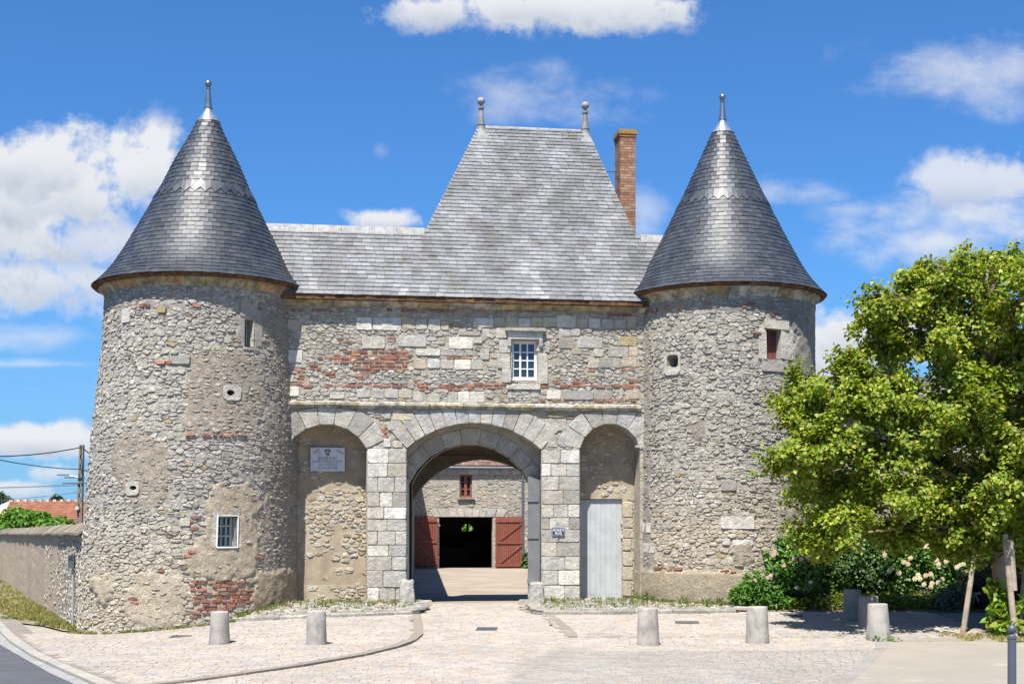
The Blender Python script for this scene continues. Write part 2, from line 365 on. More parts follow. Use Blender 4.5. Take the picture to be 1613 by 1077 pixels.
def block_piece(quad, mp, proud, col, emb=-.03, cham=.012, jitter=.006, weight=1.):
    """a squared stone, brick or voussoir with worn, clipped corners; quad runs counter-clockwise"""
    n = len(quad); cx = sum(p[0] for p in quad)/n; cy = sum(p[1] for p in quad)/n; o = []
    q = [(p[0]+random.uniform(-1, 1)*jitter, p[1]+random.uniform(-1, 1)*jitter) for p in quad]
    for i in range(n):
        p, a, b = q[i], q[i-1], q[(i+1) % n]
        c = random.uniform(.8, 2.4)*cham
        for e in (a, b):
            L = math.hypot(e[0]-p[0], e[1]-p[1]) or 1; k = min(.45, c/L); o.append((p[0]+(e[0]-p[0])*k, p[1]+(e[1]-p[1])*k))
    m = len(o); inn = []
    for (x, y) in o:
        dx, dy = x-cx, y-cy; L = math.hypot(dx, dy) or 1; k = 1-cham/L; inn.append((cx+dx*k, cy+dy*k))
    t1, t2 = random.uniform(-.25, .25), random.uniform(-.25, .25); w = max(.05, max(abs(p[0]-cx) for p in o)); hgt = max(.05, max(abs(p[1]-cy) for p in o))
    vs = [mp(x, y, emb) for x, y in o]+[mp(x, y, proud*.72) for x, y in o]+[mp(x, y, proud*(1+t1*(x-cx)/w+t2*(y-cy)/hgt)) for x, y in inn]
    fs = []
    for r in (0, m):
        for i in range(m): j = (i+1) % m; fs.append((r+i, r+j, r+m+j, r+m+i))
    fs.append(tuple(range(2*m, 3*m)))
    area = abs(sum(o[i][0]*o[(i+1) % m][1]-o[(i+1) % m][0]*o[i][1] for i in range(m)))/2
    return (area*weight, vs, fs, col)
def rect(u0, u1, z0, z1): return [(u0, z0), (u1, z0), (u1, z1), (u0, z1)]
def nz(x, y, z=0., s=1.): return mnoise.noise(Vector((x*s, y*s, z)))
GREY = (.36, .338, .30); PALE = (.50, .47, .41); CREAM = (.50, .435, .33); TAN = (.37, .30, .215); BRICK = (.30, .135, .085); OCHRE = (.40, .325, .19); WHITE = (.65, .62, .555)
def brickcol(): return jit(random.choice([BRICK, (.33, .155, .10), (.26, .12, .085), (.24, .135, .105), (.32, .195, .14)]), .2, .06)
# ================================================================== GATEHOUSE
def pf(px, py, d=0.): return fac(px, py, d)
UL, UR = pf(448, 700)[0]-1.2, pf(1008, 700)[0]+1.2
ZE = pf(746, 478)[1]            # eaves
ZB = -.5
gate_root = thing('gatehouse', 'stone gatehouse with wide arched gateway and steep slate roof between the two round towers', 'gatehouse', Wp(0, 0, 0))
class Arch:
    """opening with a segmental head: u0..u1, springing z, crown z"""
    def __init__(s, u0, u1, zs, zt, zb):
        s.u0, s.u1, s.zs, s.zt, s.zb = u0, u1, zs, zt, zb; a = (u1-u0)/2; h = zt-zs; s.uc = (u0+u1)/2
        s.R = (a*a+h*h)/(2*h); s.zc = zt-s.R; s.half = math.asin(min(1, a/s.R))
    def top(s, u): return s.zc+math.sqrt(max(0, s.R**2-(u-s.uc)**2))
    def outline(s, n=18):
        p = [(s.u0, s.zb), (s.u0, s.zs)]
        for i in range(1, n): t = -s.half+2*s.half*i/n; p.append((s.uc+s.R*math.sin(t), s.zc+s.R*math.cos(t)))
        return p+[(s.u1, s.zs), (s.u1, s.zb)]
    def inside(s, u, z, m=0.): return s.u0-m < u < s.u1+m and z < (s.top(min(max(u, s.u0), s.u1))+m)
def mk(x0, x1, ys, yt, d, zb):
    u0, u1 = pf(x0, ys, d)[0], pf(x1, ys, d)[0]; xm = (x0+x1)/2
    return Arch(u0, u1, pf(xm, ys, d)[1], pf(xm, yt, d)[1], zb)
A_left = mk(451, 577.5, 706, 667.5, 0, ZB); A_gate = mk(640.5, 852.5, 707, 666, 0, ZB); A_right = mk(913.5, 1008, 707, 667, 0, ZB)
# the inner order of the gate, set back, and the way through; the passage runs straight while the front stands askew to it
SK = (-.028-EY[0]/EY[1])      # sideways drift of the passage per metre of depth, in the frame of the front
DI = .5
A_in = mk(645, 836.5, 762, 698.5, DI, ZB)
WIN = (*pf(806.5, 598), *pf(846.5, 537))
WU0, WZ0, WU1, WZ1 = WIN
# core of the front wall: a rough mortar face with the openings left out
def wall_strips(mb, us, tops, cuts, ztop, zbot, d, col, dz=.16):
    for i in range(len(us)-1):
        a, b = us[i], us[i+1]; m = (a+b)/2
        iv = [((zbot, zbot), (ztop, ztop))]
        for A in tops:
            if A.u0-1e-6 <= a and b <= A.u1+1e-6: iv = [((A.top(a), A.top(b)), (ztop, ztop))]
        for (c0, c1, z0, z1) in cuts:
            if c0-1e-6 <= a and b <= c1+1e-6:
                n = []
                for lo, hi in iv:
                    if z0 <= lo[0]: n.append(((z1, z1), hi))
                    elif lo[0] < z0 < hi[0]: n += [(lo, (z0, z0)), ((z1, z1), hi)]
                    elif lo[0] <= z0 and hi[0] > z1: n.append(((z1, z1), hi))
                    else: n.append((lo, hi))
                iv = n
        for lo, hi in iv:
            k = max(1, int((hi[0]-lo[0])/dz))
            for j in range(k):
                t0, t1 = j/k, (j+1)/k
                q = [(a, lerp(lo[0], hi[0], t0)), (b, lerp(lo[1], hi[1], t0)), (b, lerp(lo[1], hi[1], t1)), (a, lerp(lo[0], hi[0], t1))]
                c = col(m, (q[0][1]+q[2][1])/2) if callable(col) else col
                mb.poly([Wp(u, d+.012*nz(u*5, z*5), z) for u, z in q], c)
us = set(np.arange(UL, UR, .16))
for A in (A_left, A_gate, A_right): us |= set(u for u, z in A.outline(18))
us |= {WU0, WU1}
us = sorted(us); us = [u for i, u in enumerate(us) if i == 0 or u-us[i-1] > 1e-4]
wall = MB()
def mcol(u, z): return jit(mixt((.41, .375, .315), (.44, .385, .30), .5+.5*nz(u, z, 2.)), .08, .02)
wall_strips(wall, us, [A_left, A_gate, A_right], [(WU0, WU1, WZ0, WZ1)], ZE-.02, ZB, 0, mcol)
def reveal(mb, pts, d0, d1, col, drift=0., closed=False):
    for i in range(len(pts)-1):
        a, b = pts[i], pts[i+1]; k = max(1, int(math.hypot(a[0]-b[0], a[1]-b[1])/.33))
        for j in range(k):
            p = (lerp(a[0], b[0], j/k), lerp(a[1], b[1], j/k)); q = (lerp(a[0], b[0], (j+1)/k), lerp(a[1], b[1], (j+1)/k))
            mb.poly([Wp(p[0]+drift*d0, d0, p[1]), Wp(q[0]+drift*d0, d0, q[1]), Wp(q[0]+drift*d1, d1, q[1]), Wp(p[0]+drift*d1, d1, p[1])], jit(col, .1))
NL, NR = .64, .64                 # depth of the two blind arches
for (A, d) in ((A_left, NL), (A_right, NR)): reveal(wall, A.outline(), 0, d, (.42, .37, .29))
wall.build('wall', 'mortar', gate_root)
wall_part = gate_root.children[0]
# --- outer order of the gate and its set-back inner order
pas = MB()
reveal(pas, A_gate.outline(), 0, DI, (.34, .30, .235), SK)
# face of the inner order between the two outlines
o1 = A_gate.outline(24); o2 = A_in.outline(24)
for i in range(len(o1)-1):
    p = [o1[i], o1[i+1], o2[i+1], o2[i]]
    pas.poly([Wp(p[0][0]+SK*DI, DI, p[0][1]), Wp(p[1][0]+SK*DI, DI, p[1][1]), Wp(p[2][0], DI, p[2][1]), Wp(p[3][0], DI, p[3][1])], jit((.40, .36, .29), .08))
reveal(pas, A_in.outline(), DI, DI+.5, (.33, .30, .24), SK)
# passage behind: wider hall with a plank ceiling level with the crown, then the rear arch
D1, D2 = DI+.5, 6.6
zc = A_in.zt+.05
def Wd(u, d, z): return Wp(u+SK*d, d, z)
h0, h1 = A_in.u0-.9, A_in.u1+.9
pas.poly([Wd(h0, D1, ZB), Wd(h0, D2, ZB), Wd(h0, D2, zc), Wd(h0, D1, zc)], (.34, .30, .24)); pas.poly([Wd(h1, D2, ZB), Wd(h1, D1, ZB), Wd(h1, D1, zc), Wd(h1, D2, zc)], (.34, .30, .24))
for k in range(14):
    a, b = lerp(h0, h1, k/14), lerp(h0, h1, (k+1)/14); pas.poly([Wd(a, D1, zc+.004*(k % 2)), Wd(b, D1, zc+.004*(k % 2)), Wd(b, D2, zc+.004*(k % 2)), Wd(a, D2, zc+.004*(k % 2))], jit((.22, .16, .10), .15))
hA = Arch(h0, h1, zc-.001, zc+.05, ZB)
A_rear = Arch(A_in.u0-.25, A_in.u1+.75, A_in.zs-.25, A_in.zt-.05, ZB)
def ringwall(A, d, du, col, drift=True):
    o = A.outline(24); n = len(o)
    for i in range(n-1):
        (a, za), (b, zb_) = o[i], o[i+1]
        if b-a < 1e-5: continue
        pas.poly([Wd(a, d, za), Wd(b, d, zb_), Wd(b, d, zc), Wd(a, d, zc)], jit(col, .05))
    pas.poly([Wd(h0-.4, d, ZB), Wd(A.u0, d, ZB), Wd(A.u0, d, zc), Wd(h0-.4, d, zc)], col); pas.poly([Wd(A.u1, d, ZB), Wd(h1+.4, d, ZB), Wd(h1+.4, d, zc), Wd(A.u1, d, zc)], col)
ringwall(A_rear, D2, 0, (.40, .35, .28)); ringwall(A_rear, D2+.6, 0, (.40, .36, .30))
reveal(pas, A_rear.outline(20), D2, D2+.6, (.36, .31, .24), SK)
# back of the block between the hall and the inner order
ai = Arch(A_in.u0, A_in.u1, A_in.zs, A_in.zt, ZB); ringwall(ai, D1, 0, (.36, .32, .25))
pas.build('passage', 'plaster_stone', gate_root)
# rear and hidden walls of the gatehouse
bk = MB()
zr = ZE
D3 = D2+.604
for (ua, ub, za, zb_) in ((UL, UR, zc, zr), (UL, A_rear.u0+SK*D3, ZB, zc), (A_rear.u1+SK*D3, UR, ZB, zc)):
    bk.poly([Wp(ua, D3, za), Wp(ub, D3, za), Wp(ub, D3, zb_), Wp(ua, D3, zb_)], (.42, .38, .31))
for u in (UL, UR): bk.poly([Wp(u, 0, ZB), Wp(u, D3, ZB), Wp(u, D3, zr), Wp(u, 0, zr)], (.40, .37, .31))
bk.build('rear_wall', 'mortar', gate_root)

def mpf(d): return lambda u, z, off: Wp(u, d-off, z)
M0 = mpf(0)
ash, rub, bri, vou = [], [], [], []
taken = []                         # rectangles already filled with cut stone or brick
def free(u, z):
    if any(A.inside(u, z, .02) for A in (A_left, A_gate, A_right)): return False
    if WU0-.02 < u < WU1+.02 and WZ0-.02 < z < WZ1+.02: return False
    return not any(a-.01 < u < b+.01 and c-.01 < z < e+.01 for a, b, c, e in taken)
def ashpx(x0, y0, x1, y1, col=None, proud=.024, gap=.007):
    u0, z0 = pf(x0, y1); u1, z1 = pf(x1, y0)
    taken.append((u0, u1, z0, z1))
    ash.append(block_piece(rect(u0+gap, u1-gap, z0+gap, z1-gap), M0, proud*random.uniform(.75, 1.25), col or jit(random.choice([PALE, PALE, WHITE, (.43, .415, .385), CREAM]), .1)))
def brickrow(x0, x1, y, n=1, p=1., h=3.7):
    for r in range(n):
        x = x0+(random.uniform(0, 6) if r % 2 else 0)
        while x < x1-5:
            w = random.choice([9, 13, 15, 16]); yy = y+r*(h+2.)+random.uniform(-.5, .5)
            if random.random() < p:
                u0, z0 = pf(x, yy+h); u1, z1 = pf(min(x+w, x1+3), yy)
                if free((u0+u1)/2, (z0+z1)/2):
                    bri.append(block_piece(rect(u0+.006, u1-.006, z0, z1), M0, random.uniform(.012, .03), brickcol(), cham=.008, jitter=.009)); taken.append((u0, u1, z0, z1))
            x += w+.6
# cut blocks, as they lie in the front above the string course (photograph sightings: x0 y0 x1 y1)
for b in [(561,500,586,520,WHITE),(587,500,632,520,WHITE),(633,502,655,518),(655,502,673,519),(674,502,694,520,WHITE),(694,505,707,520),
          (745,501,778,515,WHITE),(778,499,796,514,(.52,.47,.33)),(796,499,816,514,(.53,.48,.35)),(816,501,836,514,WHITE),(836,500,855,514,(.52,.47,.33)),(855,500,876,514,(.54,.49,.36)),(876,497,908,516,WHITE),(908,501,926,516),(927,501,946,517),(947,502,967,517),(967,502,986,517),(987,498,1003,517,CREAM),
          (570,530,607,549),(627,528,671,546),(672,530,688,537),(707,531,745,549),(744,531,760,541),(722,522,757,528),(759,518,772,531),
          (655,549,694,560),(695,552,732,560),(733,552,745,560),(652,565,672,581),(673,565,693,580),(694,564,714,581),(716,566,742,582),(742,567,761,582),(756,549,771,566),(773,556,790,564),
          (880,517,898,530),(898,518,914,529),(880,531,906,549,GREY),(909,531,949,548),(974,530,1003,545,OCHRE),(900,549,917,558),(935,549,951,562),(957,546,990,562,GREY),(990,545,1005,561,CREAM),(926,563,944,580),(944,563,977,579,GREY),(980,562,1003,578,CREAM),(1003,562,1007,578),
          (562,613,584,626),(585,613,605,627),(606,613,628,627),(628,613,649,627),(519,617,543,628),(651,617,666,633),(673,620,693,633),(706,617,721,634),(721,617,740,634),(740,616,764,634),(861,614,884,629),(888,615,935,629,GREY),(935,614,964,629,GREY),(985,613,1007,628,CREAM),
          (452,503,473,519),(452,551,476,571),(450,590,463,602),(450,608,472,624)]:
    ashpx(*b[:4], col=jit(b[4], .08) if len(b) > 4 else None)
# window dressings and pier stones
for b in [(781,517,799,533),(786,535,804,556),(783,557,804,580),(790,580,805,603),(847,557,863,605),(858,538,866,556),(797,604,852,613)]:
    ashpx(*b[:4], col=jit(b[4] if len(b) > 4 else PALE, .08), proud=.05)
# bricks
for a in [(457,1003,487,1,.55),(540,640,552,1,.9),(500,572,556,2,.8),(566,645,552,2,.95),(572,642,562,4,.92),(525,575,568,1,.8),(486,506,573,2,.8),(555,590,578,2,.8),(512,526,585,2,.9),(558,584,590,1,.9),(640,664,598,2,.7),(561,568,594,3,1),(478,1006,606,1,.86),(660,742,611,1,.8),(745,800,603,2,.85),(925,1006,581,1,.9),(893,1007,608.5,1,.85),(870,882,600,1,1),(900,925,600,2,.6),(690,742,561.5,1,.8),(990,1006,587,3,.7),(453,479,552,1,1),(464,480,582,4,.9),(451,480,603,1,1),(565,585,628,1,.8),(900,960,530,1,.5),(530,560,537,1,.8),(610,625,530,1,.8),(980,1004,598,1,.8),(850,1007,628.5,1,.7),(865,875,530,1,.6),(955,1000,489,2,.8),(690,745,489,1,.8)]:
    brickrow(*a)
brickrow(596, 614, 658, 1, 1.); brickrow(596, 610, 674, 3, .8); brickrow(622, 628, 688, 1, 1); brickrow(863, 885, 770, 1, 1.); brickrow(891, 902, 655, 1, 1)
# coursed piers of the gate
def pier(x0, x1, rows):
    for y0, y1 in zip(rows, rows[1:]):
        cuts = sorted(random.choice([[random.uniform(.35, .65)], [random.uniform(.2, .35), random.uniform(.6, .75)], [random.uniform(.4, .6)]]))
        xs = [x0]+[x0+(x1-x0)*c for c in cuts]+[x1]
        for a, b in zip(xs, xs[1:]): ashpx(a, y0, b, y1, col=jit(random.choice([PALE, PALE, (.47, .45, .41), GREY, WHITE]), .12), proud=.03, gap=.008)
pier(578.5, 640, [706.5, 729, 751, 775, 798, 817, 836, 858, 876, 898, 925, 952])
pier(853, 913, [708.5, 729.5, 750, 772, 794, 815, 834, 854, 876, 897.5, 921, 946])
for b in [(618,651,648,662),(628,668,640,680),(610,664,622,678),(604,690,616,704),(618,694,634,705),(858,660,892,678),(862,684,878,704),(880,686,892,704),(862,650,890,657,OCHRE),(578,646,590,652),(604,650,616,660)]:
    ashpx(*b[:4], col=jit(b[4], .06) if len(b) > 4 else None, proud=.03)
# voussoirs
def voussoirs(A, n, lens, zmax, lst, depth=.4, proud=.03, col=None, mp=M0, ends=True):
    for i in range(n):
        t0, t1 = -A.half+2*A.half*i/n, -A.half+2*A.half*(i+1)/n; L = lens(abs((t0+t1)/2)/A.half)*random.uniform(.9, 1.12); e = .006/A.R
        q = []
        for t, r in ((t0+e, A.R), (t1-e, A.R), (t1-e, A.R+L), (t0+e, A.R+L)):
            u, z = A.uc+r*math.sin(t), A.zc+r*math.cos(t)
            if z > zmax: k = (zmax-A.zc-A.R*math.cos(t))/((r-A.R)*math.cos(t)); u, z = A.uc+(A.R+(r-A.R)*k)*math.sin(t), zmax
            q.append((u, z))
        q = [q[1], q[0], q[3], q[2]]
        q = q[::-1]
        lst.append(block_piece(q, mp, proud, col() if col else jit(random.choice([PALE, PALE, (.47, .455, .43), GREY, (.47, .46, .44)]), .07), emb=-depth, cham=.01, jitter=.003))
        taken.append((min(p[0] for p in q)+.05, max(p[0] for p in q)-.05, min(p[1] for p in q)+.06, max(p[1] for p in q)))
zstr = pf(746, 645)[1]
voussoirs(A_gate, 13, lambda t: .42+.28*t, zstr, vou); voussoirs(A_left, 7, lambda t: .42+.16*t, pf(515, 642)[1], vou); voussoirs(A_right, 7, lambda t: .42+.16*t, pf(960, 647)[1], vou)
voussoirs(A_in, 9, lambda t: .36, 99, vou, depth=.45, proud=.025, col=lambda: jit((.43, .40, .34), .1), mp=mpf(DI))
for xs in ((645.5, 653), (829, 836.5)): pass
# rubble between everything, over the whole front
sd = seeds(pf(446, 600)[0]-.1, pf(1010, 600)[0]+.1, 0, ZE-.05, (.06, .125), (.08, .3))
for (p, cell) in zip(sd, voronoi(sd, 1.9, .42)):
    if cell is None or not free(*p): continue
    if p[1] < pf(746, 707)[1]: continue
    m = nz(p[0]*1.3, p[1]*1.3, 5.)
    if random.random() < .04+max(0, m)*.45: continue
    c = random.random(); col = jit(mixt(GREY, PALE, .25+.45*c) if c < .94 else random.choice([CREAM, OCHRE, (.28, .255, .23)]), .16, .03)
    s_ = stone_piece(cell, M0, random.uniform(.008, .026), col, gap=.006)
    if s_: rub.append(s_)
emit(vou, 'voussoir', 'small_voussoirs', 'ashlar', wall_part); emit(ash, 'squared_stone', 'small_squared_stones', 'ashlar', wall_part)
emit(bri, 'brick', 'small_bricks', 'brick', wall_part); emit(rub, 'rubble_stone', 'small_rubble', 'rubble', wall_part)
# string course
strc = []
x = 448
zs1 = lambda x: pf(x, 0)[0]
while x < 1008:
    x2 = min(1008, x+random.uniform(38, 66)); u0, u1 = pf(x, 640)[0]+.005, pf(x2, 640)[0]-.005
    zt, zb_ = pf(746, 635.5)[1], pf(746, 645)[1]; dd = random.uniform(.105, .125); dz = random.uniform(-.008, .008)
    prof = [(.0, zb_), (dd-.05, zb_+.004), (dd-.012, zb_+.05), (dd, zb_+.07), (dd-.004, zt-.02), (dd-.03, zt-.004), (0, zt+.02)]
    vs = [Wp(u0, -d, z+dz) for d, z in prof]+[Wp(u1, -d, z+dz) for d, z in prof]; n = len(prof)
    strc.append((1, vs, [(i, i+1, n+i+1, n+i) for i in range(n-1)]+[tuple(range(n))[::-1], tuple(range(n, 2*n))], jit(random.choice([PALE, CREAM, (.42, .40, .33)]), .1)))
    x = x2
emit(strc, 'string_course_stone', 'string_course_rest', 'moulding', gate_root)
# cornice under the eaves: cut stones with a quarter-round, then the brown eaves tiles
corn = []; x = 440
while x < 1016:
    x2 = min(1016, x+random.uniform(36, 52)); u0, u1 = pf(x, 483)[0]+.004, pf(x2, 483)[0]-.004
    zt, zb_ = ZE-.02, pf(746, 487)[1]
    prof = [(0, zb_), (.06, zb_), (.075, zb_+.03), (.13, zb_+.065), (.17, zt-.01), (.17, zt), (0, zt)]
    vs = [Wp(u0, -d, z) for d, z in prof]+[Wp(u1, -d, z) for d, z in prof]; n = len(prof)
    corn.append((1, vs, [(i, i+1, n+i+1, n+i) for i in range(n-1)]+[tuple(range(n))[::-1], tuple(range(n, 2*n))], jit(random.choice([CREAM, OCHRE, PALE, TAN]), .1)))
    x = x2
emit(corn, 'cornice_stone', 'cornice_rest', 'moulding', gate_root)
eav = []; u = UL+.2
while u < UR-.2:
    w = random.uniform(.2, .27); z0 = ZE-.015+random.uniform(-.008, .008); dd = .29+random.uniform(-.012, .012)
    b = MB(); b.box(Wp(u+.003, 0, z0), Vector(Wp(u+w-.003, 0, z0))-Vector(Wp(u, 0, z0)), Vector(Wp(u, -dd, z0))-Vector(Wp(u, 0, z0)), (0, 0, .10), jit((.15, .075, .035), .3, .1))
    eav.append((1, b.v, b.f, b.c)); u += w
emit(eav, 'eaves_tile', 'eaves_rest', 'eave_tile', gate_root)
# --- the mullioned window: stone hood on corbels, white casement with twelve panes
win = MB(); FR = (.78, .78, .79)
wo = win
fw = .06; dwin = .17
rv = MB(); reveal(rv, [(WU0, WZ0), (WU0, WZ1), (WU1, WZ1), (WU1, WZ0), (WU0, WZ0)], 0, .2, PALE)
hood = MB()
def fbox(mb, x0, y0, x1, y1, out, col, d=0.):
    u0, z0 = pf(x0, y1); u1, z1 = pf(x1, y0); mb.box(Wp(u0, d+.001, z0), Vector(Wp(u1, 0, z0))-Vector(Wp(u0, 0, z0)), Vector(Wp(0, -out, 0))-Vector(Wp(0, 0, 0)), (0, 0, z1-z0), col)
win_root = link('window', None, gate_root); win_root.empty_display_size = .1
rv.build('reveal', 'ashlar', win_root)
fbox(hood, 795, 518, 858, 521.5, .15, jit(PALE)); fbox(hood, 797, 521.8, 856, 524.5, .115, jit(PALE)); fbox(hood, 799, 525, 854, 533.5, .07, jit(WHITE, .05))
fbox(hood, 799, 534, 804.5, 545, .075, jit(PALE)); fbox(hood, 848.5, 534, 854, 545, .075, jit(PALE)); fbox(hood, 799.5, 545.3, 804, 548, .055, jit(PALE)); fbox(hood, 849, 545.3, 853.5, 548, .055, jit(PALE))
hood.build('hood', 'ashlar', win_root)
def wbar(u0, u1, z0, z1, d, t, mb, col=FR): mb.box(Wp(u0, d, z0), Vector(Wp(u1, 0, z0))-Vector(Wp(u0, 0, z0)), Vector(Wp(0, -t, 0))-Vector(Wp(0, 0, 0)), (0, 0, z1-z0), col)
wbar(WU0, WU0+fw, WZ0+.08, WZ1, dwin, .06, win); wbar(WU1-fw, WU1, WZ0+.08, WZ1, dwin, .06, win); wbar(WU0+fw, WU1-fw, WZ1-fw, WZ1, dwin, .058, win); wbar(WU0, WU1, WZ0, WZ0+.08, dwin, .09, win)
gu0, gu1, gz0, gz1 = WU0+fw, WU1-fw, WZ0+.08, WZ1-fw
for k in (1, 2): u = lerp(gu0, gu1, k/3); wbar(u-.015-(.015 if k == 1 else 0), u+.015, gz0, gz1, dwin, .045, win)
for k in (1, 2, 3): z = lerp(gz0, gz1, k/4); wbar(gu0, gu1, z-.013, z+.013, dwin, .041, win)
win.build('frame', 'paint', win_root)
for i in range(3):
    for j in range(4):
        b = MB(); u0, u1, z0, z1 = lerp(gu0, gu1, i/3), lerp(gu0, gu1, (i+1)/3), lerp(gz0, gz1, j/4), lerp(gz0, gz1, (j+1)/4)
        wbar(u0+.004, u1-.004, z0+.004, z1-.004, dwin+.001, .016+random.uniform(0, .004), b); b.build('pane', 'glass', win_root)
# --- blind arches: rubble backs, white door, its jamb stones
def niche(A, d, stones_p, plaster, u1=None, skip=None, cut=None):
    mb = MB(); uu = sorted(set(list(np.arange(A.u0-.15, A.u1+.2, .16))+([cut[0], cut[1]] if cut else [])))
    wall_strips(mb, uu, [], [cut] if cut else [], A.zt+.15, ZB, d, lambda u, z: jit(TAN if plaster(u, z) > .5 else (.41, .35, .265), .06, .02))
    mb.build('niche_back', 'plaster_stone', gate_root); back = [c for c in gate_root.children if c.name.startswith('niche_back')][-1]
    ps = []; sd = seeds(A.u0-.1, A.u1+.1, -.1, A.zt+.1, (.085, .14), (.13, .28))
    for p, cell in zip(sd, voronoi(sd, 1.6, .42)):
        if cell is None or (skip and skip(*p)): continue
        pl = plaster(*p)
        if random.random() < pl: continue
        s_ = stone_piece(cell, mpf(d), random.uniform(.012, .03)*(1-.6*pl), jit(random.choice([CREAM, CREAM, (.47, .40, .29), PALE, (.43, .355, .24)]), .1, .03), gap=.014)
        if s_: ps.append(s_)
    emit(ps, 'rubble_stone', 'small_rubble', 'rubble', back, 150); return back
def plL(u, z):
    x, y = proj(Wp(u, NL, z)); v = .3+.9*nz(x/38, y/38, 3.)
    if y < 770: v += .35
    if 470 < x < 575 and 880 < y < 920: v += .6
    if 515 < x < 545 and 820 < y < 870: v += .5
    if y > 905: v += .15
    if 540 < x and 800 < y < 880: v -= .5
    return min(.95, max(.06, v))
bL = niche(A_left, NL, .6, plL)
DRU0, DRZ0 = pf(914, 938, NR); DRU1, DRZ1 = pf(980, 785.5, NR); DRZ0 = -.05
def plR(u, z):
    x, y = proj(Wp(u, NR, z)); return .55 if y < 760 else .45
bR = niche(A_right, NR, .5, plR, skip=lambda u, z: u < DRU1+.05 and z < DRZ1+.05, cut=(DRU0, DRU1, ZB-.1, DRZ1))
jb = []
for y0, y1 in zip([790, 815, 832, 848, 868, 892, 914], [814, 831, 847, 867, 891, 913, 938]):
    u0, z0 = pf(981, y1, NR); u1, z1 = pf(random.uniform(993, 998), y0, NR); jb.append(block_piece(rect(u0, u1, z0+.006, z1-.006), mpf(NR), random.uniform(.02, .045), jit(CREAM, .08)))
emit(jb, 'jamb_stone', 'jamb_rest', 'ashlar', bR)
door = link('door', None, gate_root); door['label'] = 'pale grey plank door in the right blind arch'
DC = (.46, .485, .495); npk = 8
for k in range(npk):
    b = MB(); u0, u1 = lerp(DRU0, DRU1, k/npk), lerp(DRU0, DRU1, (k+1)/npk); wbar(u0+.0015, u1-.0015, DRZ0, DRZ1-.02, NR+.10+random.uniform(0, .003), .04, b, jit(DC, .02, .005)); b.build('plank', 'paint', door)
b = MB(); wbar(DRU0, DRU1, DRZ0+.22, DRZ0+.235, NR+.07, .012, b, jit(DC, .02)); wbar(DRU0-.02, DRU1+.02, DRZ0, DRZ1, NR+.14, .02, b, DC); b.build('door_rail', 'paint', door)
b = MB()
for k in range(14): u = lerp(DRU0+.05, DRU1-.05, k/13); b.cbox(Wp(u, NR+.055, DRZ0+.28), .014, .02, .014, (.5, .54, .56))
b.build('nail', 'paint', door, kind='stuff')
b = MB(); reveal(b, [(DRU0, DRZ0), (DRU0, DRZ1), (DRU1, DRZ1), (DRU1, DRZ0)], NR, NR+.16, CREAM); b.build('door_reveal', 'ashlar', door)
# --- the grey gate leaves folded back in the passage
for (ua, da, ub, db) in ((A_in.u1+.005-SK*DI, DI-.03, A_in.u1+.17, DI-.42), (A_in.u0-.02, DI-.03, A_in.u0-.06, DI-.44)):
    lf = link('gate_leaf', None, gate_root); GL = (.215, .225, .235); n = 4
    a, c = Vector(Wp(ua, da, -.02)), Vector(Wp(ub, db, -.02)); dv = (c-a)/n; nn = Vector((dv.y, -dv.x, 0)).normalized()*.045
    zt = pf(840, 748)[1]
    for k in range(n):
        b = MB(); b.box(a+dv*(k+.02), dv*.96, nn*(1+.05*random.random()), (0, 0, zt-.03*k), jit(GL, .03, .005)); b.build('plank', 'paint', lf)
    for z in (.5, 1.6, 2.5): b = MB(); b.box(a+nn*1.06+Vector((0, 0, z)), dv*n, nn*.5, (0, 0, .1), GL); b.build('ledge', 'paint', lf)
# --- roof: one steep front slope for wings and pavilion
MS = 1.217
EV = .30                                   # the eaves stand out this far
Zev = ZE+.085
def slope_pt(u, s):                        # s along the slope
    c = 1/math.sqrt(1+MS*MS); return (u, -EV+s*c, Zev+s*c*MS)
def px_slope(px, py):
    a, b = (px-CXP)/FPX, (YHP-py)/FPX
    k0 = EY[0]*a+EY[1]; c0 = F0[0]*EY[0]+F0[1]*EY[1]     # d = t*k0-c0 ; z = EYE+b t = Zev+MS (d+EV)
    t = (Zev+MS*(EV-c0)-EYE)/(b-MS*k0); d = t*k0-c0
    u = (t*a-F0[0])*EX[0]+(t-F0[1])*EX[1]; return u, (d+EV)*math.sqrt(1+MS*MS), d
uA, sA, _ = px_slope(671, 362); uB, sB, _ = px_slope(753, 201); uC, sC, _ = px_slope(926, 207); uD, sD, _ = px_slope(1001, 372)
sW = px_slope(545, 358)[1]; sW2 = px_slope(1020, 377)[1]; sT = (sB+sC)/2; sWm = (sW+sW2)/2
_c = 1/math.sqrt(1+MS*MS)
dW, zW = -EV+sWm*_c, Zev+sWm*_c*MS; dT, zT = -EV+sT*_c, Zev+sT*_c*MS
def hipL(s): return uA+(uB-uA)*(s-sA)/(sB-sA)
def hipR(s): return uD+(uC-uD)*(s-sD)/(sC-sD)
def slope_mp(u, s, off):
    q = slope_pt(u, s); n = Vector(Wp(0, -MS*_c, _c))-Vector(Wp(0, 0, 0)); return tuple(Vector(Wp(*q))+n*off)
rf = MB(); RC = (.06, .062, .066)
uTL, uTR = hipL(sT), hipR(sT); uWL, uWR = hipL(sWm), hipR(sWm)
rf.poly([slope_mp(UL, 0, 0), slope_mp(UR, 0, 0), slope_mp(UR, sWm, 0), slope_mp(uWR, sWm, 0), slope_mp(uTR, sT, 0), slope_mp(uTL, sT, 0), slope_mp(uWL, sWm, 0), slope_mp(UL, sWm, 0)], RC)
dB_ = 2*dT+EV                                # rear eaves of the pavilion
rf.poly([Wp(uWL, dW, zW), Wp(uTL, dT, zT), Wp(uTL, dT+.3, zT), Wp(uWL, dB_-dW, zW)], RC)
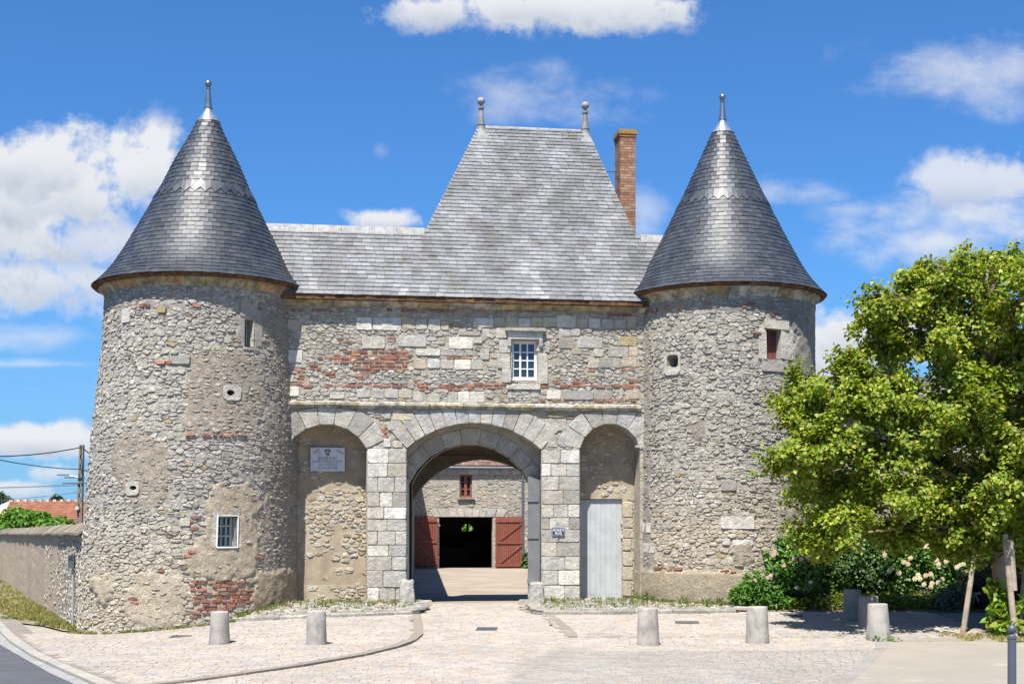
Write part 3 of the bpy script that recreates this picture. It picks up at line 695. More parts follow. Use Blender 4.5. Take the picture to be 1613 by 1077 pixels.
rf.poly([Wp(uWR, dW, zW), Wp(uTR, dT, zT), Wp(uTR, dT+.3, zT), Wp(uWR, dB_-dW, zW)], RC)
rf.poly([Wp(uTL, dT+.3, zT), Wp(uTR, dT+.3, zT), Wp(uWR, dB_-dW, zW), Wp(uWL, dB_-dW, zW)], RC)
for a, b in ((UL, uWL), (uWR, UR)): rf.poly([Wp(a, dW, zW), Wp(b, dW, zW), Wp(b, D3+.2, ZE), Wp(a, D3+.2, ZE)], RC)
for u_, sg in ((uWL, -1), (uWR, 1)): rf.poly([Wp(u_, dW, zW), Wp(u_, dB_-dW, zW), Wp(u_, dB_-dW, ZE), Wp(u_, dW, ZE)], RC)
rf.poly([Wp(uWL, dB_-dW, zW), Wp(uWR, dB_-dW, zW), Wp(uWR, D3+.2, ZE), Wp(uWL, D3+.2, ZE)], RC)
roof = rf.build('roof', 'slate_pale', gate_root)
sl_p = []
def slate(c4, mpn, lo=.02, hi=.006, col=(.2, .21, .22), weight=1., jt=.004, tx=.004):
    (u0, s0), (u1, s1) = c4; r = random.uniform(-jt, jt); tl = random.uniform(-tx, tx); th = .008
    e0, e1 = random.uniform(-.006, .006), random.uniform(-.006, .006)
    A = [(u0, s0+e0, lo+r+tl), (u1, s0+e1, lo+r-tl), (u1, s1, hi+r*.5-tl*.5), (u0, s1, hi+r*.5+tl*.5)]
    vs = [mpn(*p) for p in A]+[mpn(p[0], p[1], p[2]-(th if i < 2 else .004)) for i, p in enumerate(A)]
    return (abs((u1-u0)*(s1-s0))*weight, vs, [(0, 1, 2, 3), (4, 5, 1, 0), (5, 6, 2, 1), (7, 4, 0, 3)], col)
ex = .15; row = 0; s = 0
SPAL = [(.185, .191, .201), (.207, .212, .22), (.163, .169, .18), (.228, .23, .234), (.193, .197, .203), (.172, .172, .171)]
while s < sT-.02:
    a, b = (UL+.1, UR-.1) if s < sWm-.06 else (hipL(s+ex*.4), hipR(s+ex*.4))
    u = a-(.1 if row % 2 else 0)-random.uniform(0, .03)
    while u < b:
        w = random.choice([.2, .21, .22, .235, .25]); u0, u1 = max(u, a), min(u+w, b)
        if u1-u0 > .02:
            k = 1+.32*nz(u*1.1, s*.45, 9.)+.2*nz(u*3.1, s*1.2, 4.)
            c = tuple(v*k for v in random.choice(SPAL))
            sl_p.append(slate(((u0+.0045, s), (u1-.0045, min(s+ex*1.05, sT))), slope_mp, lo=.026, col=c, jt=.004, tx=.004))
        u += w
    s += ex; row += 1
emit(sl_p, 'slate', 'further_slates', 'slate_pale', roof)
# lead ridges
def ridge(u0, u1, d, z, h, name='ridge_roll', n=4):
    for k in range(n):
        a, b = lerp(u0, u1, k/n), lerp(u0, u1, (k+1)/n); m = MB(); pr = [(-.14, -.17-.04), (-.12, -.15), (-.035, .03), (0, .05), (.035, .03), (.14, -.17)]
        vs = [Wp(a+.004, d+y, z+q) for y, q in pr]+[Wp(b-.004, d+y, z+q) for y, q in pr]; nn = len(pr)
        m.add(vs, [(i, nn+i, nn+i+1, i+1) for i in range(nn-1)]+[tuple(range(nn)), tuple(range(nn, 2*nn))[::-1]], jit((.30, .30, .295), .08)); m.build(name, 'lead', roof)
ridge(UL+.5, uWL-.02, dW, zW+.03, .1, n=6); ridge(uWR+.1, UR-.3, dW, zW+.03, .1, n=2); ridge(uTL+.14, uTR-.14, dT+.1, zT+.03, .12, n=3)
def finial(u, d, z, hip):
    o = link('finial', None, gate_root); c = Wp(u, d, z)
    b = MB(); b.lathe(c, [(.16, -.16), (.13, -.1), (.10, .02), (.115, .03), (.115, .06), (.095, .07), (.06, .46), (.085, .48), (.085, .53), (.035, .55), (.03, .60)], 14, (.24, .24, .235)); b.build('shaft', 'lead', o, smooth=False)
    b = MB(); b.lathe(Vector(c)+Vector((0, 0, .69)), [(.0, -.105), (.06, -.09), (.1, -.04), (.106, 0), (.1, .04), (.06, .09), (.0, .105)], 14, (.30, .30, .30)); b.build('ball', 'lead', o, smooth=True)
    m = MB(); sg = 1 if hip > 0 else -1       # lead apron over the top of the hip
    m.poly([Wp(u+sg*.02, d-.16, z-.08), Wp(u-sg*.30, d-.40, z-.52), Wp(u+sg*.20, d-.40, z-.50), Wp(u+sg*.05, d-.14, z-.08)], (.25, .25, .245)); m.build('apron', 'lead', o)
finial(uTL+.08, dT, zT+.02, -1); finial(uTR-.08, dT, zT+.02, 1)
# --- chimney
ch = link('chimney', None, gate_root); cd = dT+.9
cu0, cz1 = pf(977, 219, cd); cu1, cz0 = pf(1000.5, 400, cd); czt = pf(985, 207, cd)[1]; cD = cu1-cu0+.22
b = MB(); b.box(Wp(cu0+.01, cd+.01, cz0-1.5), Vector(Wp(cu1-cu0-.02, 0, 0))-Vector(Wp(0, 0, 0)), Vector(Wp(0, cD-.02, 0))-Vector(Wp(0, 0, 0)), (0, 0, cz1-cz0+1.49), (.40, .34, .28)); b.build('mortar', 'mortar', ch)
cb = []; z = cz0-.4; r = 0
CB = [(.31, .165, .10), (.34, .19, .12), (.27, .14, .09), (.36, .24, .17)]
def uv(u, d): return Vector(Wp(u, d, 0))-Vector(Wp(0, 0, 0))
while z < cz1-.03:
    lay = []
    for side, (o, dv, L, nv) in enumerate(((Wp(cu0, cd, z), uv(1, 0), cu1-cu0, uv(0, -1)), (Wp(cu0, cd, z), uv(0, 1), cD, uv(-1, 0)), (Wp(cu1, cd, z), uv(0, 1), cD, uv(1, 0)))):
        t = 0 if (r+side) % 2 else -.11
        while t < L:
            w = .22; a, e = max(0, t), min(L, t+w)
            if e-a > .02: m = MB(); m.box(Vector(o)+dv*(a+.004), dv*(e-a-.008), nv*.012, (0, 0, .066), jit(random.choice(CB), .12)); cb.append((e-a+(1 if side == 0 else .5 if side == 1 else 0), m.v, m.f, m.c))
            t += w
    z += .076; r += 1
emit(cb, 'brick', 'small_bricks', 'chimney_brick', ch)
for k, (ou, h0, h1) in enumerate(((.015, 0, .07), (.035, .07, .14), (.055, .14, .23), (.035, .23, .28))):
    b = MB(); b.box(Wp(cu0-ou, cd-ou, cz1+h0), uv(cu1-cu0+2*ou, 0), uv(0, cD+2*ou), (0, 0, h1-h0-.002), jit((.33, .19, .05) if k > 1 else (.34, .15, .08), .1)); b.build('cap_course', 'chimney_brick', ch)
b = MB(); ru, rz = pf(957, 269, cd); b.tube([Wp(ru-.3, cd+.1, rz), Wp(cu0+.05, cd+.1, rz)], .014, (.08, .08, .085)); b.build('tie_rod', 'metal_paint', ch)
# ================================================================== ROUND TOWERS
class Tower:
    def __init__(s, label, cpx_top, dback, prof, R0, zbot):
        # axis: sighted at cpx_top, dback metres behind the front of the gatehouse
        Y = facY(cpx_top, dback); s.c = ((cpx_top-CXP)/FPX*Y, Y); s.sc = Y/FPX; s.R0 = R0; s.zbot = zbot
        s.zs = [p[0] for p in prof]; s.rs = [p[1] for p in prof]; s.dx = [p[2] for p in prof]
        s.root = thing('round_tower', label, 'tower', (s.c[0], s.c[1], -.4), 'round towers flanking the gateway')
        s.face = math.atan2(s.c[0], s.c[1])                       # turn so that angle 0 looks at where the photographer stood
    def r(s, z): return interp(z, s.zs, s.rs)
    def mp(s, arc, z, off):
        th = arc/s.R0-s.face; r = s.r(z)+off
        return (s.c[0]+interp(z, s.zs, s.dx)+r*math.sin(th), s.c[1]-r*math.cos(th), z)
    def pick(s, px, py):
        """(arc, z) on the wall at a sighting"""
        z = EYE+(YHP-py)/FPX*(s.c[1]-s.R0*.8)
        for _ in range(6):
            r = s.r(z); cx = s.c[0]+interp(z, s.zs, s.dx); a = (px-CXP)/FPX
            # ray (a t, t): |(a t-cx, t-cy)| = r
            A = a*a+1; B = -2*(a*cx+s.c[1]); C = cx*cx+s.c[1]**2-r*r; D = max(0, B*B-4*A*C); t = (-B-math.sqrt(D))/(2*A)
            z = EYE+(YHP-py)/FPX*t
        th = math.atan2(a*t-cx, -(t-s.c[1])); return (th+s.face)*s.R0, z
    def core(s, amax, holes, colf, offf):
        mb = MB(); A = set(np.linspace(-amax, amax, 220)); Z = set(np.linspace(s.zbot, s.zs[-1], 170))
        for (a0, a1, z0, z1) in holes: A |= {a0, a1}; Z |= {z0, z1}
        A, Z = sorted(A), sorted(Z)
        A = [a for i, a in enumerate(A) if i == 0 or a-A[i-1] > 1e-5]; Z = [z for i, z in enumerate(Z) if i == 0 or z-Z[i-1] > 1e-5]
        idx = {}
        for i, a in enumerate(A):
            for j, z in enumerate(Z): idx[i, j] = len(mb.v); mb.v.append(s.mp(a, z, offf(a, z)))
        for i in range(len(A)-1):
            for j in range(len(Z)-1):
                a, z = (A[i]+A[i+1])/2, (Z[j]+Z[j+1])/2
                if any(h[0] < a < h[1] and h[2] < z < h[3] for h in holes): continue
                mb.f.append((idx[i, j], idx[i+1, j], idx[i+1, j+1], idx[i, j+1])); mb.c.append(colf(a, z))
        # the side away from the road, plain
        n = 20; full = 2*math.pi*s.R0
        for k in range(n):
            a, b = lerp(amax, full-amax, k/n), lerp(amax, full-amax, (k+1)/n); mb.poly([s.mp(a, s.zbot, 0), s.mp(b, s.zbot, 0), s.mp(b, s.zs[-1], 0), s.mp(a, s.zs[-1], 0)], (.40, .37, .32))
        s.wall = mb.build('wall', 'mortar', s.root, smooth=True)
    def box_reveal(s, mb, h, depth, col):
        a0, a1, z0, z1 = h
        P = [(a0, z0), (a1, z0), (a1, z1), (a0, z1)]
        for i in range(4):
            p, q = P[i], P[(i+1) % 4]; mb.poly([s.mp(*p, .02), s.mp(*q, .02), s.mp(*q, -depth), s.mp(*p, -depth)], jit(col, .05))
    def rubble(s, arcs, z0, z1, skip, plaster, colf, rh=(.055, .13), wd=(.07, .32), limit=300):
        sd = seeds(*arcs, z0, z1, rh, wd); P = []
        for p, cell in zip(sd, voronoi(sd, 1.9, .42)):
            if cell is None or skip(*p): continue
            pl, lift, bits = plaster(*p)
            if pl and random.random() > bits: continue
            if not pl and random.random() < .05: continue
            h = lift+random.uniform(.004, .015) if pl else random.uniform(.002, .034)
            X = s.mp(p[0], p[1], 0); vis = 1 if abs(p[0]/s.R0) < 1.25 else .1
            col = colf(*p)
            if pl: col = mixt(col, (.48, .43, .35), .35)
            q = stone_piece(cell, s.mp, h, col, gap=(.03 if pl else .006), weight=vis*(.4 if pl else 1))
            if q: P.append(q)
        emit(P, 'rubble_stone', 'small_rubble', 'rubble', s.wall, limit)
    def blocks(s, lst):
        P = []
        for (x0, y0, x1, y1, col, proud) in lst:
            a0, z0 = s.pick(x0, (y0+y1)/2)[0], s.pick((x0+x1)/2, y1)[1]; a1, z1 = s.pick(x1, (y0+y1)/2)[0], s.pick((x0+x1)/2, y0)[1]
            P.append(block_piece(rect(a0, a1, z0, z1), s.mp, proud, jit(col, .06), jitter=.01))
        emit(P, 'dressed_stone', 'dressed_rest', 'ashlar', s.wall)
    def bricks(s, areas):
        P = []
        for (poly, p, off) in areas:
            ys = [q[1] for q in poly]; y = min(ys); r = 0
            while y < max(ys):
                xs = [q[0] for q in poly]; x = min(xs)-random.uniform(0, 10)
                while x < max(xs):
                    w = random.choice([8, 10, 14, 15])
                    if inpoly((x+w/2, y+3), poly) and random.random() < p:
                        yj = y+random.uniform(-.5, .5); a0, z1 = s.pick(x, yj); a1, z0 = s.pick(x+w, yj+4.6)
                        P.append(block_piece(rect(a0+.005, a1-.005, z0, z1), s.mp, off+random.uniform(.0, .025), brickcol(), cham=.012, jitter=.016))
                    x += w+1.2
                y += 6.0; r += 1; x0_ = 0
        emit(P, 'brick', 'small_bricks', 'brick', s.wall)
    def cornice(s, z0, z1, rw, n, cols):
        P = []; k = 0; a = -1.9
        while a < 1.9:
            w = random.uniform(.14, .22); a0, a1 = a+.0015, a+w-.0015; h = z1-z0; R = s.r(s.zs[-1])
            prof = [(R-.05, z0), (R+.02, z0), (R+.035, z0+.02), (R+.06, z0+h*.45), (R+.12, z0+h*.8), (R+.165, z1-.03), (R+.165, z1), (R-.05, z1)]
            m = MB(); m.lathe((s.c[0]+s.dx[-1], s.c[1], 0), prof, 3, jit(random.choice(cols), .1), a0-s.face, a1-s.face)
            q = len(prof); m.f += [tuple(i*4 for i in range(q)), tuple(i*4+3 for i in range(q))[::-1]]; m.c += [m.c[0]]*2
            P.append((1, m.v, m.f, m.c)); a += w
        emit(P, 'cornice_stone', 'cornice_rest', 'moulding', s.root)
        P = []; a = -1.95
        while a < 1.95:
            w = random.uniform(.07, .1); R = s.re
            m = MB(); zz = z1+random.uniform(-.006, .006); rr = random.uniform(-.012, .012)
            m.lathe((s.c[0]+s.dx[-1], s.c[1], 0), [(R-.32, zz), (R-.06+rr, zz+.01), (R-.012+rr, zz+.045), (R-.02+rr, zz+.095), (R-.3, zz+.10)], 2, jit((.15, .07, .033), .35, .1), a+.001-s.face, a+w-.001-s.face)
            P.append((1, m.v, m.f, m.c)); a += w
        emit(P, 'eaves_tile', 'eaves_rest', 'eave_tile', s.root)
    def cone(s, prof, band, lean, ztip):
        """prof: (height, radius) from the eaves up; band: heights of the lozenge course"""
        zs = [p[0] for p in prof]; rs = [p[1] for p in prof]; ctr = (s.c[0]+s.dx[-1], s.c[1]); z0 = zs[0]
        def R(z): return interp(z, zs, rs)
        def mp(arc, z, off):                    # arc: angle here
            th = arc-s.face; dr = (R(z+.05)-R(z-.05))/.1; k = 1/math.sqrt(1+dr*dr); r = R(z)+off*k
            return (ctr[0]+lean*(z-z0)+r*math.sin(th), ctr[1]-r*math.cos(th), z-off*k*dr)
        m = MB()
        for i in range(len(zs)-1):
            for k in range(48):
                a, b = 2*math.pi*k/48, 2*math.pi*(k+1)/48; m.poly([mp(a, zs[i], -.01), mp(b, zs[i], -.01), mp(b, zs[i+1], -.01), mp(a, zs[i+1], -.01)], (.05, .055, .065))
        m.poly([mp(2*math.pi*k/32, z0, 0) for k in range(32)], (.1, .07, .05))
        s.roof = m.build('roof', 'slate_dark', s.root)
        P = []; z = z0; row = 0; PAL = [(.036, .044, .057), (.044, .051, .063), (.031, .038, .05), (.052, .058, .068)]
        AM = 1.95
        while z < zs[-1]-.02:
            dr = (R(z+.06)-R(z-.02))/.08; dz = .125/math.sqrt(1+dr*dr)
            n = max(10, int(2*math.pi*R(z)/(.19 if R(z) > .9 else .15))); off = .5*(row % 2)+random.uniform(-.1, .1)
            for k in range(n):
                a = 2*math.pi*(k+off)/n-math.pi
                if abs(a) > AM: continue
                e = .003/R(z)
                kk = 1+.3*nz(a*2.5, z*1.6, 11.); col = tuple(v*kk for v in random.choice(PAL))
                P.append(slate(((a+e, z), (a+2*math.pi/n-e, min(z+dz*1.06, zs[-1]))), mp, lo=.02, hi=.006, col=col, weight=R(z), jt=.003, tx=.0035))
            z += dz; row += 1
        # lozenge slates
        zb0, zb1 = band; n = int(2*math.pi*R(zb0)/.235); h = (zb1-zb0)
        for rr in range(2):
            for k in range(n):
                a = 2*math.pi*(k+.5*rr)/n-math.pi; w = math.pi/n
                if abs(a) > AM: continue
                zc = zb0+h*(.30+.36*rr); hh = h*.37; kq = random.uniform(.75, 1.45); kk = tuple(v*kq for v in random.choice(PAL)); w *= .95; o1, o2 = .031+random.uniform(-.003, .003)-.003*rr, .026-.003*rr
                q = [(a, zc-hh, o1), (a+w, zc, (o1+o2)/2+random.uniform(-.003, .003)), (a, zc+hh, o2), (a-w, zc, (o1+o2)/2+random.uniform(-.003, .003))]
                vs = [mp(*p) for p in q]+[mp(p[0], p[1], p[2]-.01) for p in q]; P.append((h*w*R(zc), vs, [(0, 1, 2, 3), (4, 5, 1, 0), (5, 6, 2, 1), (6, 7, 3, 2), (7, 4, 0, 3)], kk))
        emit(P, 'slate', 'further_slates', 'slate_dark', s.roof)
        zt = zs[-1]; tc_ = (ctr[0]+lean*(zt-z0), ctr[1], zt); r = R(zt)
        m = MB(); m.lathe(tc_, [(r+.05, -.06), (r+.03, -.03), (r*.8, .06), (r*.42, .2), (.085, .28)], 20, (.55, .58, .62)); m.build('roof_cap', 'zinc', s.root, smooth=True)
        fo = link('finial', None, s.root); H = ztip-zt
        m = MB(); m.lathe(tc_, [(.10, .26), (.10, .31), (.088, .32), (.05, H-.22), (.062, H-.2), (.062, H-.18), (.03, H-.165), (.03, H-.14)], 14, (.22, .26, .31)); m.build('shaft', 'zinc', fo, smooth=False)
        m = MB(); m.lathe((tc_[0], tc_[1], ztip-.08), [(0, -.085), (.05, -.07), (.08, -.03), (.084, 0), (.08, .03), (.05, .07), (0, .085)], 14, (.24, .28, .33)); m.build('ball', 'zinc', fo, smooth=True)

def bars(s, h, n, depth, rad, col, mb):
    for k in range(n):
        a = lerp(h[0], h[1], (k+.5)/n); mb.tube([s.mp(a, h[2], -depth), s.mp(a, h[3], -depth)], rad, col, 6)
def hole_block(s, x0, y0, x1, y1, hx, hy, rx, ry, square=False):
    """a dressed stone with an opening bored into it, closed by a near-black cap"""
    a0, z0 = s.pick(x0, y1); a1, z1 = s.pick(x1, y0); ha, hz = s.pick(hx, hy); ra, rz = abs(s.pick(hx+rx, hy)[0]-ha), abs(s.pick(hx, hy-ry)[1]-hz)
    m = MB(); n = 16; col = jit(PALE, .05); outer, inner, deep = [], [], []
    for k in range(n):
        t = 2*math.pi*(k+.5)/n; c, q = math.cos(t), math.sin(t); e = max(abs(c), abs(q))
        outer.append(s.mp((a0+a1)/2+(a1-a0)/2*c/e*random.uniform(.95, 1), (z0+z1)/2+(z1-z0)/2*q/e*random.uniform(.95, 1), .05))
        ci, qi = (c/e, q/e) if square else (c, q); inner.append(s.mp(ha+ra*ci, hz+rz*qi, .045)); deep.append(s.mp(ha+ra*ci*(.45 if square else .9), hz+rz*qi*(.45 if square else .9), -.4))
    back = [s.mp((a0+a1)/2+(a1-a0)/2*math.cos(2*math.pi*(k+.5)/n)/max(abs(math.cos(2*math.pi*(k+.5)/n)), abs(math.sin(2*math.pi*(k+.5)/n)))*1.02, (z0+z1)/2+(z1-z0)/2*math.sin(2*math.pi*(k+.5)/n)/max(abs(math.cos(2*math.pi*(k+.5)/n)), abs(math.sin(2*math.pi*(k+.5)/n)))*1.02, -.02) for k in range(n)]
    m.v = back+outer+inner+deep
    for r in range(3):
        for k in range(n): j = (k+1) % n; m.f.append((r*n+k, r*n+j, (r+1)*n+j, (r+1)*n+k)); m.c.append(col if r < 2 else (.30, .27, .22))
    m.f.append(tuple(range(3*n, 4*n))); m.c.append((.03, .03, .03))  # end cap coloured near black, the dark of the hole put into its colour
    m.build('loophole_stone', 'ashlar', s.wall)
    return (ha-ra*1.05, ha+ra*1.05, hz-rz*1.05, hz+rz*1.05)

# ------------------------------------------------------------------ the tower on the road side
lp = [(985, 298, 168), (880, 301.5, 165.5), (800, 305, 162), (740, 308, 161), (680, 310.5, 158.5), (620, 313, 154), (560, 315.5, 149.5), (468, 318, 146)]
dB = .9; Yc = facY(318, dB); sc = Yc/FPX
LT = Tower('wider round tower of rubble with barred window and exposed brick patch low down', 318, dB, [(EYE+(YHP-y)/FPX*Yc*.985, r*sc, (c-318)*sc) for y, c, r in lp], 158*sc, -1.0)
LT.zs = [-1.05]+LT.zs[0:]; LT.rs = [LT.rs[0]+.04]+LT.rs; LT.dx = [LT.dx[0]-.03]+LT.dx
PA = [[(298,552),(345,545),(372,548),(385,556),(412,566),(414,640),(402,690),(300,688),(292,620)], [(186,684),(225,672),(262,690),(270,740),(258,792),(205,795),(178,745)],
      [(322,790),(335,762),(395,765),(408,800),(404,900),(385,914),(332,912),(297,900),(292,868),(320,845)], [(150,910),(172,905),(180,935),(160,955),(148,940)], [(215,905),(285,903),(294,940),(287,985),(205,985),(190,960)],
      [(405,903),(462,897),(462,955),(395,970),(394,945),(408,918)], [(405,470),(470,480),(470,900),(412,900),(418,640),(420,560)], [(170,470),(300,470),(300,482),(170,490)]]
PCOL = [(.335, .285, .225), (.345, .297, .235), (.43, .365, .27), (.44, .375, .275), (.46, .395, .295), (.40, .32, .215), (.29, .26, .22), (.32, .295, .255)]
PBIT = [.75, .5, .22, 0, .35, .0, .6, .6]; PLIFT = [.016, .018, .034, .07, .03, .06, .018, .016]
BRKL = [[(303,914),(398,914),(400,922),(396,940),(388,952),(368,962),(345,968),(303,972)]]
def zoneL(a, z):
    x, y = proj(LT.mp(a, z, 0)); x += 12*nz(a*2.2, z*2.2, 1.)+7*nz(a*7, z*7, 2.)+4*nz(a*19, z*19, 3.); y += 12*nz(a*2.2, z*2.2, 4.)+7*nz(a*7, z*7, 6.)+4*nz(a*19, z*19, 7.)
    for i, p in enumerate(PA):
        if inpoly((x, y), p): return i, x, y
    return -1, x, y
def plLT(a, z):
    i, x, y = zoneL(a, z)
    return (True, PLIFT[i], PBIT[i]) if i >= 0 and not inpoly((x, y), BRKL[0]) else (False, 0, 0)
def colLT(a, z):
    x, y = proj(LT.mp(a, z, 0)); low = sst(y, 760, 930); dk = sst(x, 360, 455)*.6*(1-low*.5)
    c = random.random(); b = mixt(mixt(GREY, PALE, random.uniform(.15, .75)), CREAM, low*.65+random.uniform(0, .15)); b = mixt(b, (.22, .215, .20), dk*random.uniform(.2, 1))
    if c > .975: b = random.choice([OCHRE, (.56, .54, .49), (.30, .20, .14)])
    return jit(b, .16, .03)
HL = []
def pickrect(s, x0, y0, x1, y1):
    a0, _ = s.pick(x0, (y0+y1)/2); a1, _ = s.pick(x1, (y0+y1)/2); _, z0 = s.pick((x0+x1)/2, y1); _, z1 = s.pick((x0+x1)/2, y0); return (a0, a1, z0, z1)
wA = pickrect(LT, 385, 503, 399, 546); wB = pickrect(LT, 343.5, 812, 371.5, 862)
def coreL(LTa, LTz):
    i, x, y = zoneL(LTa, LTz); n = .018*nz(LTa*6, LTz*6, 3.)+.012*nz(LTa*17, LTz*20, 13.)
    if inpoly((x, y), BRKL[0]): return n-.01
    return n+(PLIFT[i] if i >= 0 else 0)
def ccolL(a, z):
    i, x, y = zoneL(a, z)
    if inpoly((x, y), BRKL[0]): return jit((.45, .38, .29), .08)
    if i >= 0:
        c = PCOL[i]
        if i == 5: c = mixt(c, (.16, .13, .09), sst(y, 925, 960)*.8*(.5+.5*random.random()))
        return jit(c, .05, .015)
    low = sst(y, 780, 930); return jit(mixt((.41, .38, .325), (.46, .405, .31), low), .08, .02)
def hole_rect(s, hx, hy, rx, ry):
    ha, hz = s.pick(hx, hy); ra, rz = abs(s.pick(hx+rx, hy)[0]-ha), abs(s.pick(hx, hy-ry)[1]-hz); return (ha-ra*1.04, ha+ra*1.04, hz-rz*1.04, hz+rz*1.04)
HOL_L = [(351, 607, 379, 630, 362.5, 618.5, 6, 4.5), (199, 757, 221, 780, 211, 768, 5.5, 3.6)]
HL = [wA, wB]+[hole_rect(LT, *q[4:]) for q in HOL_L]
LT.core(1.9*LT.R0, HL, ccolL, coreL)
for q in HOL_L: hole_block(LT, *q)
BL = [(378,478,411,500,(.36,.34,.31),.025),(375,501,384,546,(.34,.32,.29),.02),(403,500,412,546,(.34,.32,.28),.02),(382,547,408,551,PALE,.04),(334,806,344,836,PALE,.04),(333,837,343,863,PALE,.04),(372.5,812,379,838,PALE,.04),(372.5,839,379,863,PALE,.04),(338,801,378,811,(.40,.37,.32),.045),
      (248,484,262,493,OCHRE,.05),(194,486,206,508,WHITE,.05),(284,815,300,828,PALE,.04),(270,560,300,573,GREY,.05)]
BR = [(BRKL[0], .93, .015), ([(298,812),(310,812),(308,835),(296,838)], .8, .03), ([(294,866),(303,866),(302,884),(293,884)], .9, .03), ([(291,682),(300,682),(300,690),(291,690)], 1, .04), ([(316,683),(392,683),(392,689.5),(316,689.5)], 1, .045),
      ([(402,905),(409,875),(411,850),(406,850),(402,870)], .4, .03), ([(228,900),(260,896),(260,905),(228,908)], .35, .03), ([(205,942),(215,940),(212,960),(200,962)], .5, .03), ([(222,479),(240,479),(240,486),(222,486)], 1, .04), ([(252,568),(268,568),(268,576),(252,576)], .7, .04),([(300,478),(450,486),(450,492),(300,484)], .2, .02)]
LT.blocks(BL); LT.bricks(BR)
_bl = [pickrect(LT, *b[:4]) for b in BL+[q[:4] for q in HOL_L]]
def skipL(a, z):
    if any(h[0]-.03 < a < h[1]+.03 and h[2]-.03 < z < h[3]+.03 for h in _bl+[wA, wB]): return True
    X, Y, _ = LT.mp(a, z, 0); u = (X-F0[0])*EX[0]+(Y-F0[1])*EX[1]; d = (X-F0[0])*EY[0]+(Y-F0[1])*EY[1]
    if d > .25 and u > UL+.2: return True
    x, y = proj((X, Y, z)); return inpoly((x, y), BRKL[0]) or z < g(X, Y)-.15
LT.re = 166*sc
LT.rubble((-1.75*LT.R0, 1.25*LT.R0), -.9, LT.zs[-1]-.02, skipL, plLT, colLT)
def zc_(y, k=.985): return EYE+(YHP-y)/FPX*Yc*k
LT.cornice(zc_(469.5), zc_(457), 0, 0, [(.50, .42, .30), (.46, .36, .24), CREAM, (.47, .28, .17), OCHRE])
prof = [(453, 166.5), (447, 160), (440, 153), (430, 144.5), (418, 136), (405, 128), (390, 119.5), (372, 110), (347, 97), (320, 83), (283, 65), (255, 53), (230, 40), (205, 27), (179, 15.5)]
LT.cone([(zc_(y), r*sc) for y, r in prof], (zc_(312), zc_(291.5)), 10*sc/(zc_(179)-zc_(453)), zc_(116))
# upper slit window: dark casement deep in the wall
w = link('window', None, LT.root); m = MB(); LT.box_reveal(m, wA, .3, PALE); m.build('reveal', 'ashlar', w)
m = MB(); a0, a1, z0, z1 = wA; m.poly([LT.mp(a0, z0, -.29), LT.mp(a1, z0, -.29), LT.mp(a1, z1, -.29), LT.mp(a0, z1, -.29)], (.02,)*3); m.build('pane', 'glass', w)
m = MB()
for t in (.0, .5, .93): m.tube([LT.mp(lerp(a0, a1, t+.03), z0, -.27), LT.mp(lerp(a0, a1, t+.03), z1, -.27)], .02, (.55, .58, .6), 4)
m.build('frame', 'paint', w)
# lower barred window
w = link('window', None, LT.root); w['label'] = 'low window with a white frame behind iron bars'; m = MB(); LT.box_reveal(m, wB, .3, WHITE); m.build('reveal', 'ashlar', w)
a0, a1, z0, z1 = wB; m = MB(); m.poly([LT.mp(a0, z0, -.27), LT.mp(a1, z0, -.27), LT.mp(a1, z1, -.27), LT.mp(a0, z1, -.27)], (.02,)*3); m.build('pane', 'glass', w)
m = MB()
for t in (.04, .33, .64, .96): m.tube([LT.mp(lerp(a0, a1, t), z0, -.24), LT.mp(lerp(a0, a1, t), z1, -.24)], .024, FR, 4)
for t in (.03, .36, .68, .97): m.tube([LT.mp(a0, lerp(z0, z1, t), -.24), LT.mp(a1, lerp(z0, z1, t), -.24)], .02, FR, 4)
m.build('frame', 'paint', w)
m = MB(); m.tube([LT.mp(a0-.03, z0, .05), LT.mp(a1+.03, z0, .05), LT.mp(a1+.03, z1, .05), LT.mp(a0-.03, z1, .05), LT.mp(a0-.03, z0, .05)], .02, (.72, .72, .72), 5)
m.build('bar_frame', 'metal_paint', w)
for k in range(4): m = MB(); a = lerp(a0, a1, (k+.5)/4); m.tube([LT.mp(a, z0, .03), LT.mp(a, z1, .03)], .013, (.05, .09, .10), 6); m.build('bar', 'metal_paint', w)

# ------------------------------------------------------------------ the tower beside the tree
dB = .5; Yc = facY(1140, dB); sc = Yc/FPX
def zc_(y, k=.985): return EYE+(YHP-y)/FPX*Yc*k
RT = Tower('narrower round tower with red shuttered window and plaster base, beside the leafy tree', 1140, dB, [(-1.0, 139.5*sc, 0), (zc_(484), 138.5*sc, 0)], 139*sc, -1.0)
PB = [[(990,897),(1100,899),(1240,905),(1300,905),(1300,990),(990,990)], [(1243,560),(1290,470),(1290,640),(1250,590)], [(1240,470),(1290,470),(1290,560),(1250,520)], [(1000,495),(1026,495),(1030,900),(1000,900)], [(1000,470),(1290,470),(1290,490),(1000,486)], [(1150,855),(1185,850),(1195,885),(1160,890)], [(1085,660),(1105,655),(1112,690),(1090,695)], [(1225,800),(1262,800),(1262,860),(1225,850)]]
PBC = [(.40, .33, .235), (.35, .32, .265), (.30, .285, .255), (.33, .305, .26), (.29, .275, .245), (.37, .325, .245), (.30, .27, .23), (.35, .315, .25)]; PBL = [.07, .035, .035, .025, .025, .035, .03, .03]; PBB = [0, .03, .15, .55, .6, .15, .4, .3]
